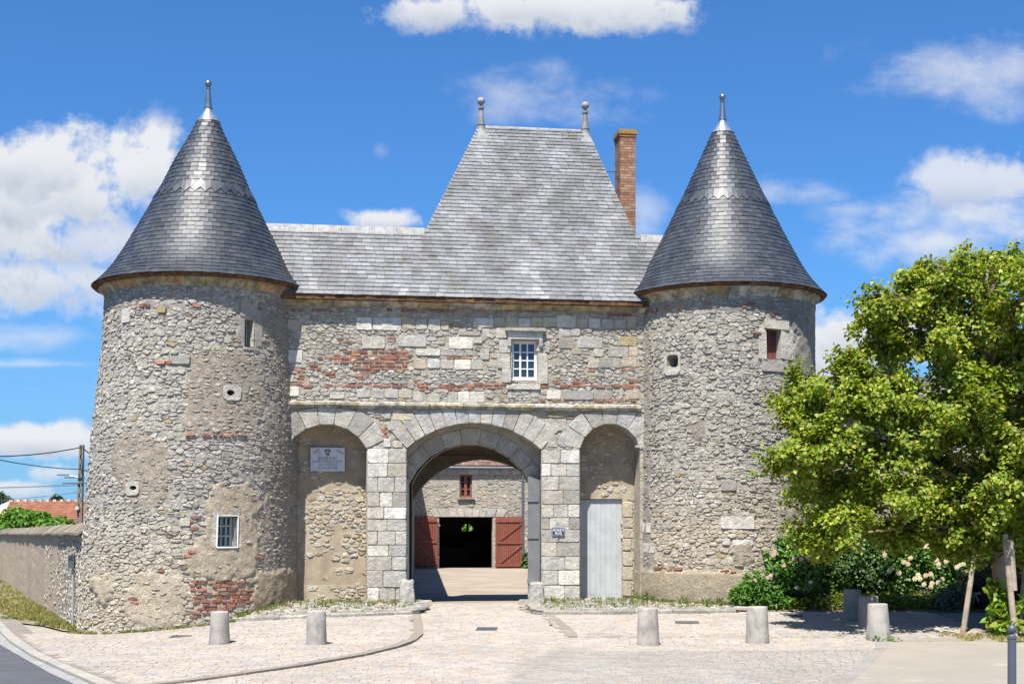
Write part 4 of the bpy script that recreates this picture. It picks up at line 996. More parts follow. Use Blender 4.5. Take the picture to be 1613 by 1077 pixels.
def zoneR(a, z):
    x, y = proj(RT.mp(a, z, 0)); x += 7*nz(a*2.2, z*2.2, 11.)+2*nz(a*9, z*9, 12.); y += (2 if y > 880 else 7)*nz(a*2.2, z*2.2, 14.)+2*nz(a*9, z*9, 16.)
    for i, p in enumerate(PB):
        if inpoly((x, y), p): return i, x, y
    return -1, x, y
def plRT(a, z):
    i, x, y = zoneR(a, z); return (True, PBL[i], PBB[i]) if i >= 0 else (False, 0, 0)
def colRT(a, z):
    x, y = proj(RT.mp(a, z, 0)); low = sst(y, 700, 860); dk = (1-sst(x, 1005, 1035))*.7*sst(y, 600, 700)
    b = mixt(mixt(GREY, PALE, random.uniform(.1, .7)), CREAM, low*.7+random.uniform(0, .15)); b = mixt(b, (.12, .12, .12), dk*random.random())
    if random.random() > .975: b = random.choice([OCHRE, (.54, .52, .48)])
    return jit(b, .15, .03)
wC = pickrect(RT, 1207, 519, 1229.5, 565)
HOL_R = [(1048, 553, 1073, 592, 1060.5, 569, 9, 10)]
HR = [wC]+[hole_rect(RT, *q[4:]) for q in HOL_R]
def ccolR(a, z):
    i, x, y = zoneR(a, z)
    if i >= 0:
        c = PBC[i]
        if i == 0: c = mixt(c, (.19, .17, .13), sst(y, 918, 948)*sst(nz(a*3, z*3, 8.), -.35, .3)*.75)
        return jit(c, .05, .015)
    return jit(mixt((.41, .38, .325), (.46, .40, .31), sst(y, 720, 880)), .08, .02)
RT.core(1.9*RT.R0, HR, ccolR, lambda a, z: (.018*nz(a*6, z*6, 23.)+.012*nz(a*17, z*20, 33.))*(.4 if zoneR(a, z)[0] == 0 else 1)+(PBL[zoneR(a, z)[0]] if zoneR(a, z)[0] >= 0 else 0))
for q in HOL_R: hole_block(RT, *q, square=True)
BRt = [(1203,504,1241,518.5,PALE,.06),(1195,519,1206.5,566,PALE,.04),(1230,519,1248,567,WHITE,.04),(1199,566,1240,585,GREY,.05),(1136,812,1188,832,WHITE,.045),(1138,848,1150,858,WHITE,.04),(1154,850,1186,858,WHITE,.04),(1012,823,1026,838,WHITE,.04),(1016,855,1032,870,WHITE,.04),(1136,757,1160,772,GREY,.045)]
RT.blocks(BRt)
RT.bricks([([(1012,893),(1090,896),(1090,901),(1012,898)], .8, .04), ([(1135,897),(1160,898),(1160,903),(1135,902)], .7, .04), ([(1100,476.5),(1250,476.5),(1250,482),(1100,482)], .7, .02), ([(1010,492),(1060,482),(1100,476),(1100,481),(1060,487),(1010,497)], .7, .02), ([(1187,517),(1194,517),(1194,528),(1187,528)], 1, .04), ([(1184,535),(1192,535),(1192,548),(1184,548)], .7, .04), ([(1218,492),(1228,492),(1228,504),(1218,504)], .7, .03), ([(1172,480),(1180,480),(1180,492),(1172,492)], .7, .03)])
_br = [pickrect(RT, *b[:4]) for b in BRt+[q[:4] for q in HOL_R]]
def skipR(a, z):
    if any(h[0]-.03 < a < h[1]+.03 and h[2]-.03 < z < h[3]+.03 for h in _br+[wC]): return True
    X, Y, _ = RT.mp(a, z, 0); u = (X-F0[0])*EX[0]+(Y-F0[1])*EX[1]; d = (X-F0[0])*EY[0]+(Y-F0[1])*EY[1]
    return (d > .25 and u < UR-.3) or z < g(X, Y)-.15
RT.re = 158*sc
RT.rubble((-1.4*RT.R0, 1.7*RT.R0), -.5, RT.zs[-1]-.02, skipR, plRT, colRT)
RT.cornice(zc_(484.5), zc_(470), 0, 0, [CREAM, (.50, .44, .32), OCHRE, PALE])
prof = [(466, 158), (458, 150), (450, 143), (440, 135), (428, 127), (413, 118.5), (395, 109), (374, 98), (345, 84), (316, 69.5), (285, 55), (255, 41), (225, 27.5), (197, 15)]
RT.cone([(zc_(y), r*sc) for y, r in prof], (zc_(323), zc_(304)), -2*sc/(zc_(197)-zc_(466)), zc_(137.5))
w = link('window', None, RT.root); w['label'] = 'small window closed by a dark red plank shutter'; m = MB(); RT.box_reveal(m, wC, .22, PALE); m.build('reveal', 'ashlar', w)
a0, a1, z0, z1 = wC
for k in range(3):
    m = MB(); b0, b1 = lerp(a0, a1, k/3)+.008, lerp(a0, a1, (k+1)/3)-.008
    P = [RT.mp(b0, z0, -.16), RT.mp(b1, z0, -.16), RT.mp(b1, z1, -.16), RT.mp(b0, z1, -.16)]; Q = [RT.mp(b0, z0, -.2), RT.mp(b1, z0, -.2), RT.mp(b1, z1, -.2), RT.mp(b0, z1, -.2)]
    m.add(P+Q, [(0,1,2,3), (0,4,5,1), (1,5,6,2), (2,6,7,3), (3,7,4,0)], jit((.19, .055, .045), .1)); m.build('shutter_plank', 'paint', w)
m = MB(); m.poly([RT.mp(a0, z0, -.21), RT.mp(a1, z0, -.21), RT.mp(a1, z1, -.21), RT.mp(a0, z1, -.21)], (.015,)*3); m.build('pane', 'dark', w)
# ================================================================== GROUND, PAVING, COURTYARD
def facYd(X, d=0.):      # how far the front of the gatehouse is, at X
    return F0[1]+(X-F0[0])*EX[1]/EX[0]+d/EX[0]
# one sheet to the horizon
xs = sorted(set(np.concatenate([np.linspace(-16, 12, 57), [-900, -400, -150, -60, -35, -24, 16, 24, 40, 90, 300, 900]])))
ys = sorted(set(np.concatenate([np.linspace(12, 50, 77), [-60, -10, 2, 8, 55, 60, 66, 72, 80, 110, 200, 500, 1500]])))
m = MB(); ix = {}
for i, x in enumerate(xs):
    for j, y in enumerate(ys): ix[i, j] = len(m.v); m.v.append((x, y, g(x, y)-.05))
for i in range(len(xs)-1):
    for j in range(len(ys)-1):
        X, Y = xs[i], ys[j]; m.f.append((ix[i, j], ix[i+1, j], ix[i+1, j+1], ix[i, j+1])); m.c.append((.29, .26, .22) if -9 < X < 8 and Y < 90 else (.16, .17, .08) if Y > 55 or abs(X) > 25 else (.32, .29, .25))
m.build('ground', 'joint_sand', None, smooth=True, kind='structure')
m = MB()      # earth of the courtyard
cxs = np.linspace(-9, 9, 19); cys = np.concatenate([np.linspace(33.9, 50, 34), np.linspace(51, 76, 16)])
for i in range(len(cxs)-1):
    for j in range(len(cys)-1):
        q = [(cxs[i], cys[j]), (cxs[i+1], cys[j]), (cxs[i+1], cys[j+1]), (cxs[i], cys[j+1])]; m.poly([(x, y, g(x, y)-.03) for x, y in q], jit((.33, .275, .215), .04))
m.build('courtyard_ground', 'courtyard', None, kind='structure')
# --- outlines on the ground, sighted from the photograph
KL = [gp(x, y) for x, y in ((272, 985), (330, 982.5), (400, 979.5), (480, 976), (560, 972.5), (620, 970), (650, 968.5), (661, 966), (665, 961), (660, 955.5), (640, 953))]
KR = [gp(x, y) for x, y in ((832, 953), (831, 959), (838, 966.5), (856, 969), (900, 969.5), (1000, 968.5), (1060, 968), (1116, 967.5), (1160, 966))]
ROAD = [gp(x, y) for x, y in ((-400, 935), (-150, 955), (-40, 988), (0, 1013), (30, 1030), (80, 1058), (125, 1078), (230, 1120), (420, 1180), (800, 1260))]
KERB_B = [gp(x, y) for x, y in ((-400, 929), (-150, 945), (-40, 974), (0, 995), (15, 1010), (50, 1033), (100, 1056), (150, 1078), (260, 1122), (450, 1180), (830, 1260))]
KERB_C = [gp(x, y) for x, y in ((-400, 925), (-150, 938), (-40, 960), (0, 978), (25, 1003), (60, 1028), (115, 1053), (180, 1078), (290, 1122), (490, 1180), (880, 1260))]
DROP = [gp(x, y) for x, y in ((649, 969), (651, 985), (651, 1000), (640, 1009), (610, 1020), (560, 1032), (460, 1049), (370, 1062), (280, 1074), (180, 1084), (100, 1100))]   # dropped kerb of the pavement
DIAG = [gp(x, y) for x, y in ((857, 969), (870, 979), (882, 989), (893, 999), (894, 1004))]
GRAV = [gp(x, y) for x, y in ((1396, 1011), (1400, 1016), (1385, 1033), (1362, 1056), (1330, 1080), (1270, 1120), (1200, 1180))]
def strip(name, L, R, matn, colf, h, n=3, kind='structure', n_sub=1):
    m = MB()
    for i in range(min(len(L), len(R))-1):
        for k in range(n_sub):
            t0, t1 = k/n_sub, (k+1)/n_sub
            a, b = (lerp(L[i][0], L[i+1][0], t0), lerp(L[i][1], L[i+1][1], t0)), (lerp(L[i][0], L[i+1][0], t1), lerp(L[i][1], L[i+1][1], t1))
            c, d = (lerp(R[i][0], R[i+1][0], t0), lerp(R[i][1], R[i+1][1], t0)), (lerp(R[i][0], R[i+1][0], t1), lerp(R[i][1], R[i+1][1], t1))
            m.poly([(*a, g(*a)+h), (*b, g(*b)+h), (*d, g(*d)+h), (*c, g(*c)+h)], colf())
    return m.build(name, matn, None, kind=kind)
# asphalt road
m = MB(); far = [(x-30-.4*k, y-14) for k, (x, y) in enumerate(ROAD)]
for i in range(len(ROAD)-1):
    a, b = ROAD[i], ROAD[i+1]; m.poly([(*a, g(*a)-.028), (*b, g(*b)-.028), (b[0]-6, b[1]-12, g(*b)-.03), (a[0]-14, a[1]-10, g(*a)-.03)], (.085, .09, .10))
m.build('road', 'asphalt', None, kind='structure')
strip('gutter', ROAD, KERB_B, 'concrete', lambda: jit((.30, .295, .283), .04), -.022)
# kerb stones along the road
kb = link('road_kerb', None, None, kind='structure')
for L, R in zip(zip(KERB_B, KERB_B[1:]), zip(KERB_C, KERB_C[1:])):
    n = max(1, int(math.dist(*L)/.9))
    if math.dist(*L) > 30: n = 12
    for k in range(n):
        t0, t1 = (k+.008)/n, (k+.992)/n; q = [(lerp(L[0][0], L[1][0], t), lerp(L[0][1], L[1][1], t)) for t in (t0, t1)]+[(lerp(R[0][0], R[1][0], t), lerp(R[0][1], R[1][1], t)) for t in (t1, t0)]
        m = MB(); top = [(x, y, g(x, y)+.03) for x, y in q]; bot = [(x, y, g(x, y)-.08) for x, y in q]; m.add(top+bot, [(0,1,2,3), (0,4,5,1), (1,5,6,2), (2,6,7,3), (3,7,4,0)], jit((.335, .315, .285), .05)); m.build('kerb_stone', 'paver', kb)
strip('kerb_bedding', KERB_C, [(x+.45, y+.12) for x, y in KERB_C], 'joint_sand', lambda: jit((.225, .205, .18), .05), .022, n_sub=4)
# --- pavers
PAV = link('pavement', None, None, kind='structure')
towers = [(LT.c[0]+LT.dx[1], LT.c[1], LT.rs[1]), (RT.c[0], RT.c[1], RT.rs[0])]
def side_x(line, Y):     # X of a line at a depth
    p = sorted(line, key=lambda q: q[1]); return interp(Y, [q[1] for q in p], [q[0] for q in p])
def in_apron(X, Y):
    if X < 0: return Y > interp(X, [p[0] for p in KL[:9]], [p[1] for p in KL[:9]]) and X < side_x(KL[7:], Y)+.05
    if X > KR[-1][0]+.03: return Y > 32.12
    return Y > interp(X, [p[0] for p in KR[2:]], [p[1] for p in KR[2:]]) and X > side_x(KR[:3], Y)-.05
def paver_col(X, Y, big):
    c = random.choice([(0.356, 0.314, 0.271), (0.376, 0.337, 0.294), (0.343, 0.310, 0.281), (0.370, 0.330, 0.277), (0.330, 0.307, 0.290), (0.383, 0.320, 0.257)]); k = 1+.10*nz(X*.5, Y*.35)+.06*nz(X*2, Y*1.5, 3.)
    if big: c = mixt(c, (.262, .245, .222), .6)
    return jit(tuple(v*k for v in c), .075, .025)
P = []
def bound(X, Y):
    """0 nothing, 1 raised pavement, 2 drive, 3 pale paving of the square, with its height"""
    if any(math.hypot(X-a, Y-b) < r+.02 for a, b, r in towers): return 0, 0
    if Y > facYd(X)+.3: return 0, 0
    if X < side_x(KERB_C, Y)+.02 and Y < 60: return 0, 0
    if Y > 26.5 and in_apron(X, Y): return 0, 0
    if X > side_x(GRAV, Y) and Y < GRAV[0][1]: return 0, 0
    if X < 0 and Y > 19:
        dx = side_x(DROP[:4], Y) if Y > DROP[3][1] else interp(Y, [p[1] for p in DROP[:2:-1]], [p[0] for p in DROP[:2:-1]])
        if X < dx: return 1, .03
    if X > 0:
        ln = side_x(DIAG, Y)
        if Y > DIAG[-1][1]-.1 and X > ln: return 1, .03*lin(Y, DIAG[-1][1]-.1, DIAG[-2][1])+.0
        if Y < 25.6+.28*max(0, X-2)*.2 and X > .8-.35*(25.6-Y): return 3, 0
    return 2, 0
def px_w(X, Y): return FPX/Y
Y = 17.2; row = 0
while Y < 34.4:
    big0 = Y < 25.4; dY = .155
    X = -13.-(.1 if row % 2 else 0)
    while X < 9.5:
        w = random.uniform(.19, .25)
        q = bound(X+w/2, Y+dY/2)
        if q[0] and bound(X+.02, Y+.03)[0] and bound(X+w-.02, Y+.03)[0] and abs((X+w/2)/Y) < .47:
            kind, h = q; gap = .007 if kind == 3 else .0035; sk = .16*(X+2)*.12 if kind == 1 else 0
            z = [g(X+a, Y+b)+h+random.uniform(-.003, .003) for a, b in ((0, 0), (w, 0), (w, dY), (0, dY))]
            j = [random.uniform(-.008, .008) for _ in range(4)]
            v = [(X+gap+j[0], Y+gap, z[0]), (X+w-gap+j[1], Y+gap+j[2]*.5, z[1]), (X+w-gap+j[1], Y+dY-gap, z[2]), (X+gap+j[0], Y+dY-gap+j[3]*.5, z[3])]
            vs = v+[(a, b, c-.05) for a, b, c in v]
            P.append((1/Y**2*w*dY*(1 if abs(X/Y) < .37 else .01)*(1 if Y > 19.5 else .01), vs, [(0,1,2,3), (0,4,5,1), (1,5,6,2), (2,6,7,3), (3,7,4,0)], paver_col(X, Y, kind == 3)))
        X += w
    Y += dY; row += 1
emit(P, 'paver', 'further_pavers', 'paver', PAV)
# bedding sand between the pavers, flush with their tops but for a hand's breadth
m = MB(); gx = np.arange(-13, 9.6, .3); gy = np.arange(17, 34.6, .3)
for x in gx:
    for y in gy:
        b = bound(x+.15, y+.15)
        if b[0]: m.poly([(x+a, y+c, g(x+a, y+c)+b[1]-.007) for a, c in ((0, 0), (.3, 0), (.3, .3), (0, .3))], (.315, .29, .26) if b[0] == 3 else (.235, .208, .174))
m.build('bedding_sand', 'joint_sand', PAV)
# kerbs: dropped kerb of the pavement and the short one on the far side of the drive
def kerbline(name, L, w, h, step, matn, colf, side=1, label=None, rough=0., base=0.):
    r = link(name, None, None, kind='structure')
    for a, b in zip(L, L[1:]):
        D = math.dist(a, b); n = max(1, round(D/step)); dx, dy = (b[0]-a[0])/D, (b[1]-a[1])/D; nx, ny = -dy*side, dx*side
        for k in range(n):
            t0, t1 = (k+.006)/n, (k+.994)/n; p, q = (lerp(a[0], b[0], t0), lerp(a[1], b[1], t0)), (lerp(a[0], b[0], t1), lerp(a[1], b[1], t1))
            hh = h+random.uniform(-rough, rough); ww = w*(1+random.uniform(-rough, rough)*3); c = min(.02+rough, hh*.4)
            prof = [(0, -.1), (0+random.uniform(0, rough), hh-c), (c, hh), (ww, hh+random.uniform(-rough, rough)*.5), (ww, -.1)]
            vs = [(p[0]+nx*o, p[1]+ny*o, g(*p)+base+z) for o, z in prof]+[(q[0]+nx*o, q[1]+ny*o, g(*q)+base+z) for o, z in prof]; k5 = 5
            m = MB(); m.add(vs, [(i, i+1, k5+i+1, k5+i) for i in range(4)]+[(0,1,2,3,4), (9,8,7,6,5)], colf()); m.build('kerb_stone', matn, r)
    return r
kerbline('dropped_kerb', DROP, .2, .038, 1., 'paver', lambda: jit((.24, .21, .175), .05), side=1)
kerbline('dropped_kerb', DIAG, .2, .038, 1., 'paver', lambda: jit((.24, .21, .175), .05), side=1)
# --- cobbled aprons at the foot of the building, behind rough old kerbs
def apron(name, K, X0, X1, kerb_side):
    top = .13
    xs_ = [p[0] for p in K]; ys_ = [p[1] for p in K]
    o = sorted(range(len(K)), key=lambda i: xs_[i])
    def Yk(X): return interp(X, [xs_[i] for i in o], [ys_[i] for i in o])
    def zf(X, Y):
        a, b = Yk(X), facYd(X); t = lin(Y, a, b); return lerp(g(X, a)+.115, max(g(X, b)+.03, .09), t)
    r = link(name, None, None, kind='structure'); m = MB()
    nx = 40
    for i in range(nx):
        a, b = lerp(X0, X1, i/nx), lerp(X0, X1, (i+1)/nx)
        for k in range(10):
            q = [(x, lerp(Yk(x)+.03, facYd(x)+.8, t)) for x, t in ((a, k/10), (b, k/10), (b, (k+1)/10), (a, (k+1)/10))]; m.poly([(x, y, zf(x, y)-.012) for x, y in q], jit((.30, .27, .19), .1))
    m.build('earth', 'soil', r)
    sd = []; y = 28.5
    while y < 36.5:
        x = X0
        while x < X1:
            sd.append((x+random.uniform(-.03, .03), y+random.uniform(-.03, .03))); x += random.uniform(.1, .22)
        y += random.uniform(.1, .15)
    Pc = []
    for p, cell in zip(sd, voronoi(sd, 1.2, .4)):
        X, Y = p
        if cell is None or Y < Yk(X)+.22 or Y > facYd(X)+.02 or any(math.hypot(X-a, Y-b) < rr+.03 for a, b, rr in towers) or not X0 < X < X1: continue
        if random.random() < .10+.3*max(0, nz(X*1.5, Y*1.5, 2.))+.45*sst(Y, facYd(X)-.9, facYd(X)): continue
        if X < -4 and random.random() < .6*sst(-X, 4.6, 6.5): continue
        q = stone_piece(cell, lambda x, y, off: (x, y, zf(x, y)-.01+off), random.uniform(.012, .04), jit(random.choice([GREY, (.33, .315, .285), (.30, .285, .26), (.35, .32, .265)]), .18, .03), gap=.010)
        if q: Pc.append(q)
    emit(Pc, 'cobble', 'small_cobbles', 'cobble', r)
    return r, zf, Yk
APL, zfL, YkL = apron('cobbled_apron', KL[:7], KL[0][0]-.3, KL[6][0]+.02, 1)
APR, zfR, YkR = apron('cobbled_apron', KR[2:], KR[2][0]-.02, KR[-1][0]+.02, 1)
kerbline('apron_kerb', KL, .24, .12, .62, 'cobble', lambda: jit((.30, .285, .255), .14), side=1, rough=.014)
kerbline('apron_kerb', KR, .24, .12, .62, 'cobble', lambda: jit((.28, .265, .235), .14), side=1, rough=.014)
for (K, sel) in ((KL, (6, 7, 8, 9, 10)), (KR, (0, 1, 2, 3))):     # rounded noses of the aprons beside the drive
    m = MB(); pts = [K[i] for i in sel]; c = (sum(p[0] for p in pts)/len(pts)-(.25 if K is KL else -.25), sum(p[1] for p in pts)/len(pts)+.35)
    for a, b in zip(pts, pts[1:]): m.poly([(*a, g(*a)+.10), (*b, g(*b)+.10), (*c, g(*c)+.12)], jit((.33, .315, .28), .08))
    m.build('nose_stone', 'cobble', APL if K is KL else APR)
# --- gravel square, earth under the tree, planting bed
m = MB(); k = 24
GB = [(p[0], p[1]) for p in GRAV]
for i in range(len(GB)-1):
    a, b = GB[i], GB[i+1]
    for j in range(8):
        q = [(lerp(a[0], 16, j/8), lerp(a[1], a[1]+.0, j/8)), (lerp(b[0], 16, j/8), b[1]), (lerp(b[0], 16, (j+1)/8), b[1]), (lerp(a[0], 16, (j+1)/8), a[1])]
        m.poly([(x, y, g(x, y)+.004) for x, y in q], (.31, .282, .235))
m.build('gravel_square', 'gravel', None, kind='structure')
strip('gravel_edging', [(p[0]-.24, p[1]-.02) for p in GRAV], GRAV, 'paver', lambda: jit((.27, .25, .23), .06), .006, n_sub=4)
m = MB(); rx0, ry0 = gp(1396, 1009)
for i in range(30):
    a, b = lerp(4.2, 18, i/30), lerp(4.2, 18, (i+1)/30)
    for y0, y1 in zip((27.6, 28.6, 29.6, 30.6, 31.6, 32.6), (28.6, 29.6, 30.6, 31.6, 32.6, 33.6)):
        if b < rx0+.2: continue
        m.poly([(a, y0, g(a, y0)+.003), (b, y0, g(b, y0)+.003), (b, y1, g(b, y1)+.003), (a, y1, g(a, y1)+.003)], jit((.27, .25, .215), .03))
m.build('parking_ground', 'gravel', None, kind='structure')
BED0 = 32.1
m = MB()
for i in range(36):
    a, b = lerp(4.95, 14, i/36), lerp(4.95, 14, (i+1)/36)
    for j in range(5):
        y0, y1 = BED0+j*.9+(.15*nz(a, 3, 1.) if j == 0 else 0), BED0+(j+1)*.9
        m.poly([(a, y0, g(a, y0)+.02+.1*(j > 0)), (b, BED0+j*.9+(.15*nz(b, 3, 1.) if j == 0 else 0), g(b, y0)+.02+.1*(j > 0)), (b, y1, g(b, y1)+.12), (a, y1, g(a, y1)+.12)], jit((.19, .145, .10), .1))
m.build('planting_bed', 'soil', None, kind='structure')
m = MB(); v0 = gp(0, 905)       # grass verge along the garden wall
VER = [(-10.7, 34.4), (-12.3, 38.3), (-14.5, 43.6), (-18.2, 52.5), (-23.3, 65), (-29.5, 80), (-60, 154)]
VERO = [(-10.9, 34.0), (-12.3, 36.6), (-15.2, 40.), (-19.8, 49), (-25.5, 61.5), (-32.5, 77), (-66, 152)]
for i in range(len(VER)-1): a, b, c, d = VER[i], VER[i+1], VERO[i+1], VERO[i]; m.poly([(*a, g(*a)), (*b, g(*b)), (*c, g(*c)-.01), (*d, g(*d)-.012)], (.25, .215, .14))
m.build('grass_verge', 'soil', None, kind='structure')
# iron gratings
def grate(x0, y0, x1, y1, lab):
    a, b = gp(x0, y1), gp(x1, y0); h = bound(*a)[1]+.012
    r = thing('drain_cover', lab, 'drain cover', (a[0], a[1], g(*a)+h), 'drain covers in the paving')
    m = MB(); m.box((a[0], a[1], g(*a)+h-.03), (b[0]-a[0], 0, 0), (.03, b[1]-a[1], g(*b)-g(*a)), (0, 0, .03), (.075, .08, .085)); m.build('plate', 'metal_paint', r)
    m = MB(); n = 9
    for k in range(n): t = (k+.5)/n; m.box((lerp(a[0], b[0], t)-.012, a[1]+.02, g(*a)+h), (.024, 0, 0), (.03, b[1]-a[1]-.04, g(*b)-g(*a)), (0, 0, .006), (.10, .105, .11))
    m.build('rib', 'metal_paint', r, kind='stuff')
grate(749, 988, 782, 992.5, 'flat dark iron drain cover in the middle of the drive before the gate')
grate(266, 1003, 300, 1006.5, 'dark iron cover in the pavement before the barred window')
grate(1064, 980.5, 1098, 984, 'dark iron cover in the paving behind the two stone bollards beyond the drive')
grate(1243, 971, 1262, 973, 'smallest dark iron cover, in the paving before the rose bushes')

# ================================================================== COURTYARD BUILDINGS
BD = 37.5
def bf(px, py, d=BD): return fac(px, py, d)
barn = thing('barn', 'courtyard barn with open red doors and a red window seen through the gateway', 'barn', Wp(bf(735, 893)[0], BD, 0))
bu0, bz0 = bf(691.5, 893); bu1, bz1 = bf(776, 814)
w0u, w0z = bf(724, 783); w1u, w1z = bf(743.5, 747.5)
zgut = bf(746, 737)[1]; U0, U1 = bf(600, 800)[0], bf(905, 800)[0]
m = MB()
def grid_wall(m, U, Z, d, skips, col):
    for i in range(len(U)-1):
        for j in range(len(Z)-1):
            a, c = (U[i]+U[i+1])/2, (Z[j]+Z[j+1])/2
            if any(s[0] < a < s[1] and s[2] < c < s[3] for s in skips): continue
            m.poly([Wp(U[i], d, Z[j]), Wp(U[i+1], d, Z[j]), Wp(U[i+1], d, Z[j+1]), Wp(U[i], d, Z[j+1])], col(a, c))
Us = sorted({U0, U1, bu0, bu1, w0u, w1u} | set(np.arange(U0, U1, .4))); Zs = sorted({-.4, zgut, bz1, w0z, w1z} | set(np.arange(-.4, zgut, .4)))
grid_wall(m, Us, Zs, BD, [(bu0, bu1, -1, bz1), (w0u, w1u, w0z, w1z)], lambda u, z: jit(mixt((.43, .39, .33), (.40, .36, .30), .5+nz(u*.6, z*.6)), .04))
reveal(m, [(bu0, -.4), (bu0, bz1), (bu1, bz1), (bu1, -.4)], BD, BD+.4, (.45, .42, .37)); reveal(m, [(w0u, w0z), (w0u, w1z), (w1u, w1z), (w1u, w0z), (w0u, w0z)], BD, BD+.3, (.45, .42, .37))
bw = m.build('wall', 'mortar', barn)
m = MB(); DB = BD+8; vz0, vz1 = bf(735, 838, DB)[1], bf(735, 823, DB)[1]; vu0, vu1 = bf(725, 830, DB)[0], bf(747, 830, DB)[0]
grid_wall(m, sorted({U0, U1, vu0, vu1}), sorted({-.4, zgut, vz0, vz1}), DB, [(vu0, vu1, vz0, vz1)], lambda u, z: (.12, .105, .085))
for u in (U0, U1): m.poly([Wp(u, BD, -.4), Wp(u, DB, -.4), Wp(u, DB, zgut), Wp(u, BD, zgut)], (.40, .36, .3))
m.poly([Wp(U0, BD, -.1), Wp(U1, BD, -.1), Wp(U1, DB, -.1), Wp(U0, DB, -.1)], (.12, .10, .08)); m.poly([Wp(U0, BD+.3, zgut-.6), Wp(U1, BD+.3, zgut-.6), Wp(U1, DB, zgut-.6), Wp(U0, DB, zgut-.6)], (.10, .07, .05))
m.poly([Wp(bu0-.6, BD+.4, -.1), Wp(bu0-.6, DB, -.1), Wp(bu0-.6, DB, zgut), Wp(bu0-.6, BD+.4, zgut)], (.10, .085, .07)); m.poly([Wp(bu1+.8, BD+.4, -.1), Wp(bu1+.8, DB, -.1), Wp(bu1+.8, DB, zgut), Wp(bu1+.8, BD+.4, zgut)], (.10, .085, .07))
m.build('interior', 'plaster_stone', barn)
m = MB(); vm = (vu0+vu1)/2
for a, b, c, e in ((vu0, vu0+.07, vz0, vz1), (vu1-.07, vu1, vz0, vz1), (vm-.06, vm+.06, vz0, vz1), (vu0+.07, vu1-.07, vz0, vz0+.07), (vu0+.07, vu1-.07, vz1-.07, vz1)):
    wbar(a, b, c, e, DB-.02, .06, m, (.05, .05, .05))
m.poly([Wp(vu0+.07, DB-.03, vz1-.07), Wp(vu0+.07, DB-.03, vz1-.3), Wp(vu0+.3, DB-.03, vz1-.07)], (.05, .05, .05)); m.poly([Wp(vu1-.07, DB-.03, vz1-.07), Wp(vu1-.3, DB-.03, vz1-.07), Wp(vu1-.07, DB-.03, vz1-.3)], (.05, .05, .05))
m.build('back_window_frame', 'paint', barn)
m = MB(); wbar(bu0+.2, bu1-.9, -.1, .95, BD+5, 1.2, m, (.035, .03, .025)); wbar(bu0+1.7, bu1+.3, -.1, 1.35, BD+6, 1., m, (.04, .035, .03)); m.build('stacked_goods', 'dark', barn, kind='stuff')
Pb = []; sd = seeds(U0, U1, -.3, zgut-.05, (.13, .22), (.2, .42))
for p, cell in zip(sd, voronoi(sd, 1.6, .7)):
    if cell is None or (bu0-.1 < p[0] < bu1+.1 and p[1] < bz1+.5) or (w0u-.2 < p[0] < w1u+.2 and w0z-.15 < p[1] < w1z+.1): continue
    if random.random() < .22+.8*max(0, nz(p[0]*.5, p[1]*.7, 3.)): continue
    X = proj(Wp(p[0], BD, p[1])); vis = 1 if 645 < X[0] < 850 else .01
    q = stone_piece(cell, mpf(BD), random.uniform(.008, .03), jit(mixt(GREY, CREAM, random.random()), .14, .03), gap=.012, weight=vis)
    if q: Pb.append(q)
emit(Pb, 'rubble_stone', 'small_rubble', 'rubble', bw, 250)
lin_ = []; x = 682
while x < 792:
    x2 = x+random.uniform(10, 15); a, b = bf(x, 813)[0], bf(x2, 813)[0]; t = (x+x2)/2-737; k = t*.0035
    lin_.append(block_piece([(a+.01, bz1+.01), (b-.01, bz1+.01), (b+k-.01, bf(x, 802+random.uniform(-2, 1))[1]), (a+k+.01, bf(x, 802+random.uniform(-2, 1))[1])], mpf(BD), .04, jit(PALE, .08))); x = x2
emit(lin_, 'lintel_stone', 'lintel_rest', 'ashlar', bw)
RED = (.245, .075, .045)
def barn_leaf(x0, x1, y0, y1, flip, tilt):
    r = link('barn_door', None, barn); a, z0 = bf(x0, y1); b, z1 = bf(x1, y0); n = 13; off = .08
    def P3(u, z, o): t = (u-a)/(b-a); return Wp(u, BD-off-o-(tilt*t if not flip else tilt*(1-t)), z)
    for k in range(n):
        m = MB(); u0, u1 = lerp(a, b, k/n)+.008, lerp(a, b, (k+1)/n)-.008
        m.add([P3(u0, z0, 0), P3(u1, z0, 0), P3(u1, z1, 0), P3(u0, z1, 0), P3(u0, z0, .04), P3(u1, z0, .04), P3(u1, z1, .04), P3(u0, z1, .04)], [(4,5,6,7), (0,1,5,4), (1,2,6,5), (2,3,7,6), (3,0,4,7)], jit(RED, .06)); m.build('plank', 'paint', r)
    def bar(p, q, w, nm):
        m = MB(); dx, dz = q[0]-p[0], q[1]-p[1]; L = math.hypot(dx, dz); nx, nzv = -dz/L*w/2, dx/L*w/2
        c = [(p[0]+nx, p[1]+nzv), (q[0]+nx, q[1]+nzv), (q[0]-nx, q[1]-nzv), (p[0]-nx, p[1]-nzv)]
        m.add([P3(u, z, .042) for u, z in c]+[P3(u, z, .085) for u, z in c], [(4,5,6,7), (0,1,5,4), (1,2,6,5), (2,3,7,6), (3,0,4,7)], jit(tuple(v*.92 for v in RED), .05)); m.build(nm, 'paint', r)
    H = z1-z0
    for t in (.06, .5, .92): bar((a+.05, z0+H*t), (b-.05, z0+H*t), .13, 'ledge')
    lo, hi = (b-.2, a+.2) if not flip else (a+.2, b-.12)
    for t0, t1 in ((.1, .45), (.54, .87)): bar((lo, z0+H*t0), (hi, z0+H*t1), .1, 'brace')
barn_leaf(653.5, 689, 813.5, 892.5, False, .05); barn_leaf(779.5, 825, 813.5, 894.5, True, .1)
wr = link('window', None, barn); m = MB()
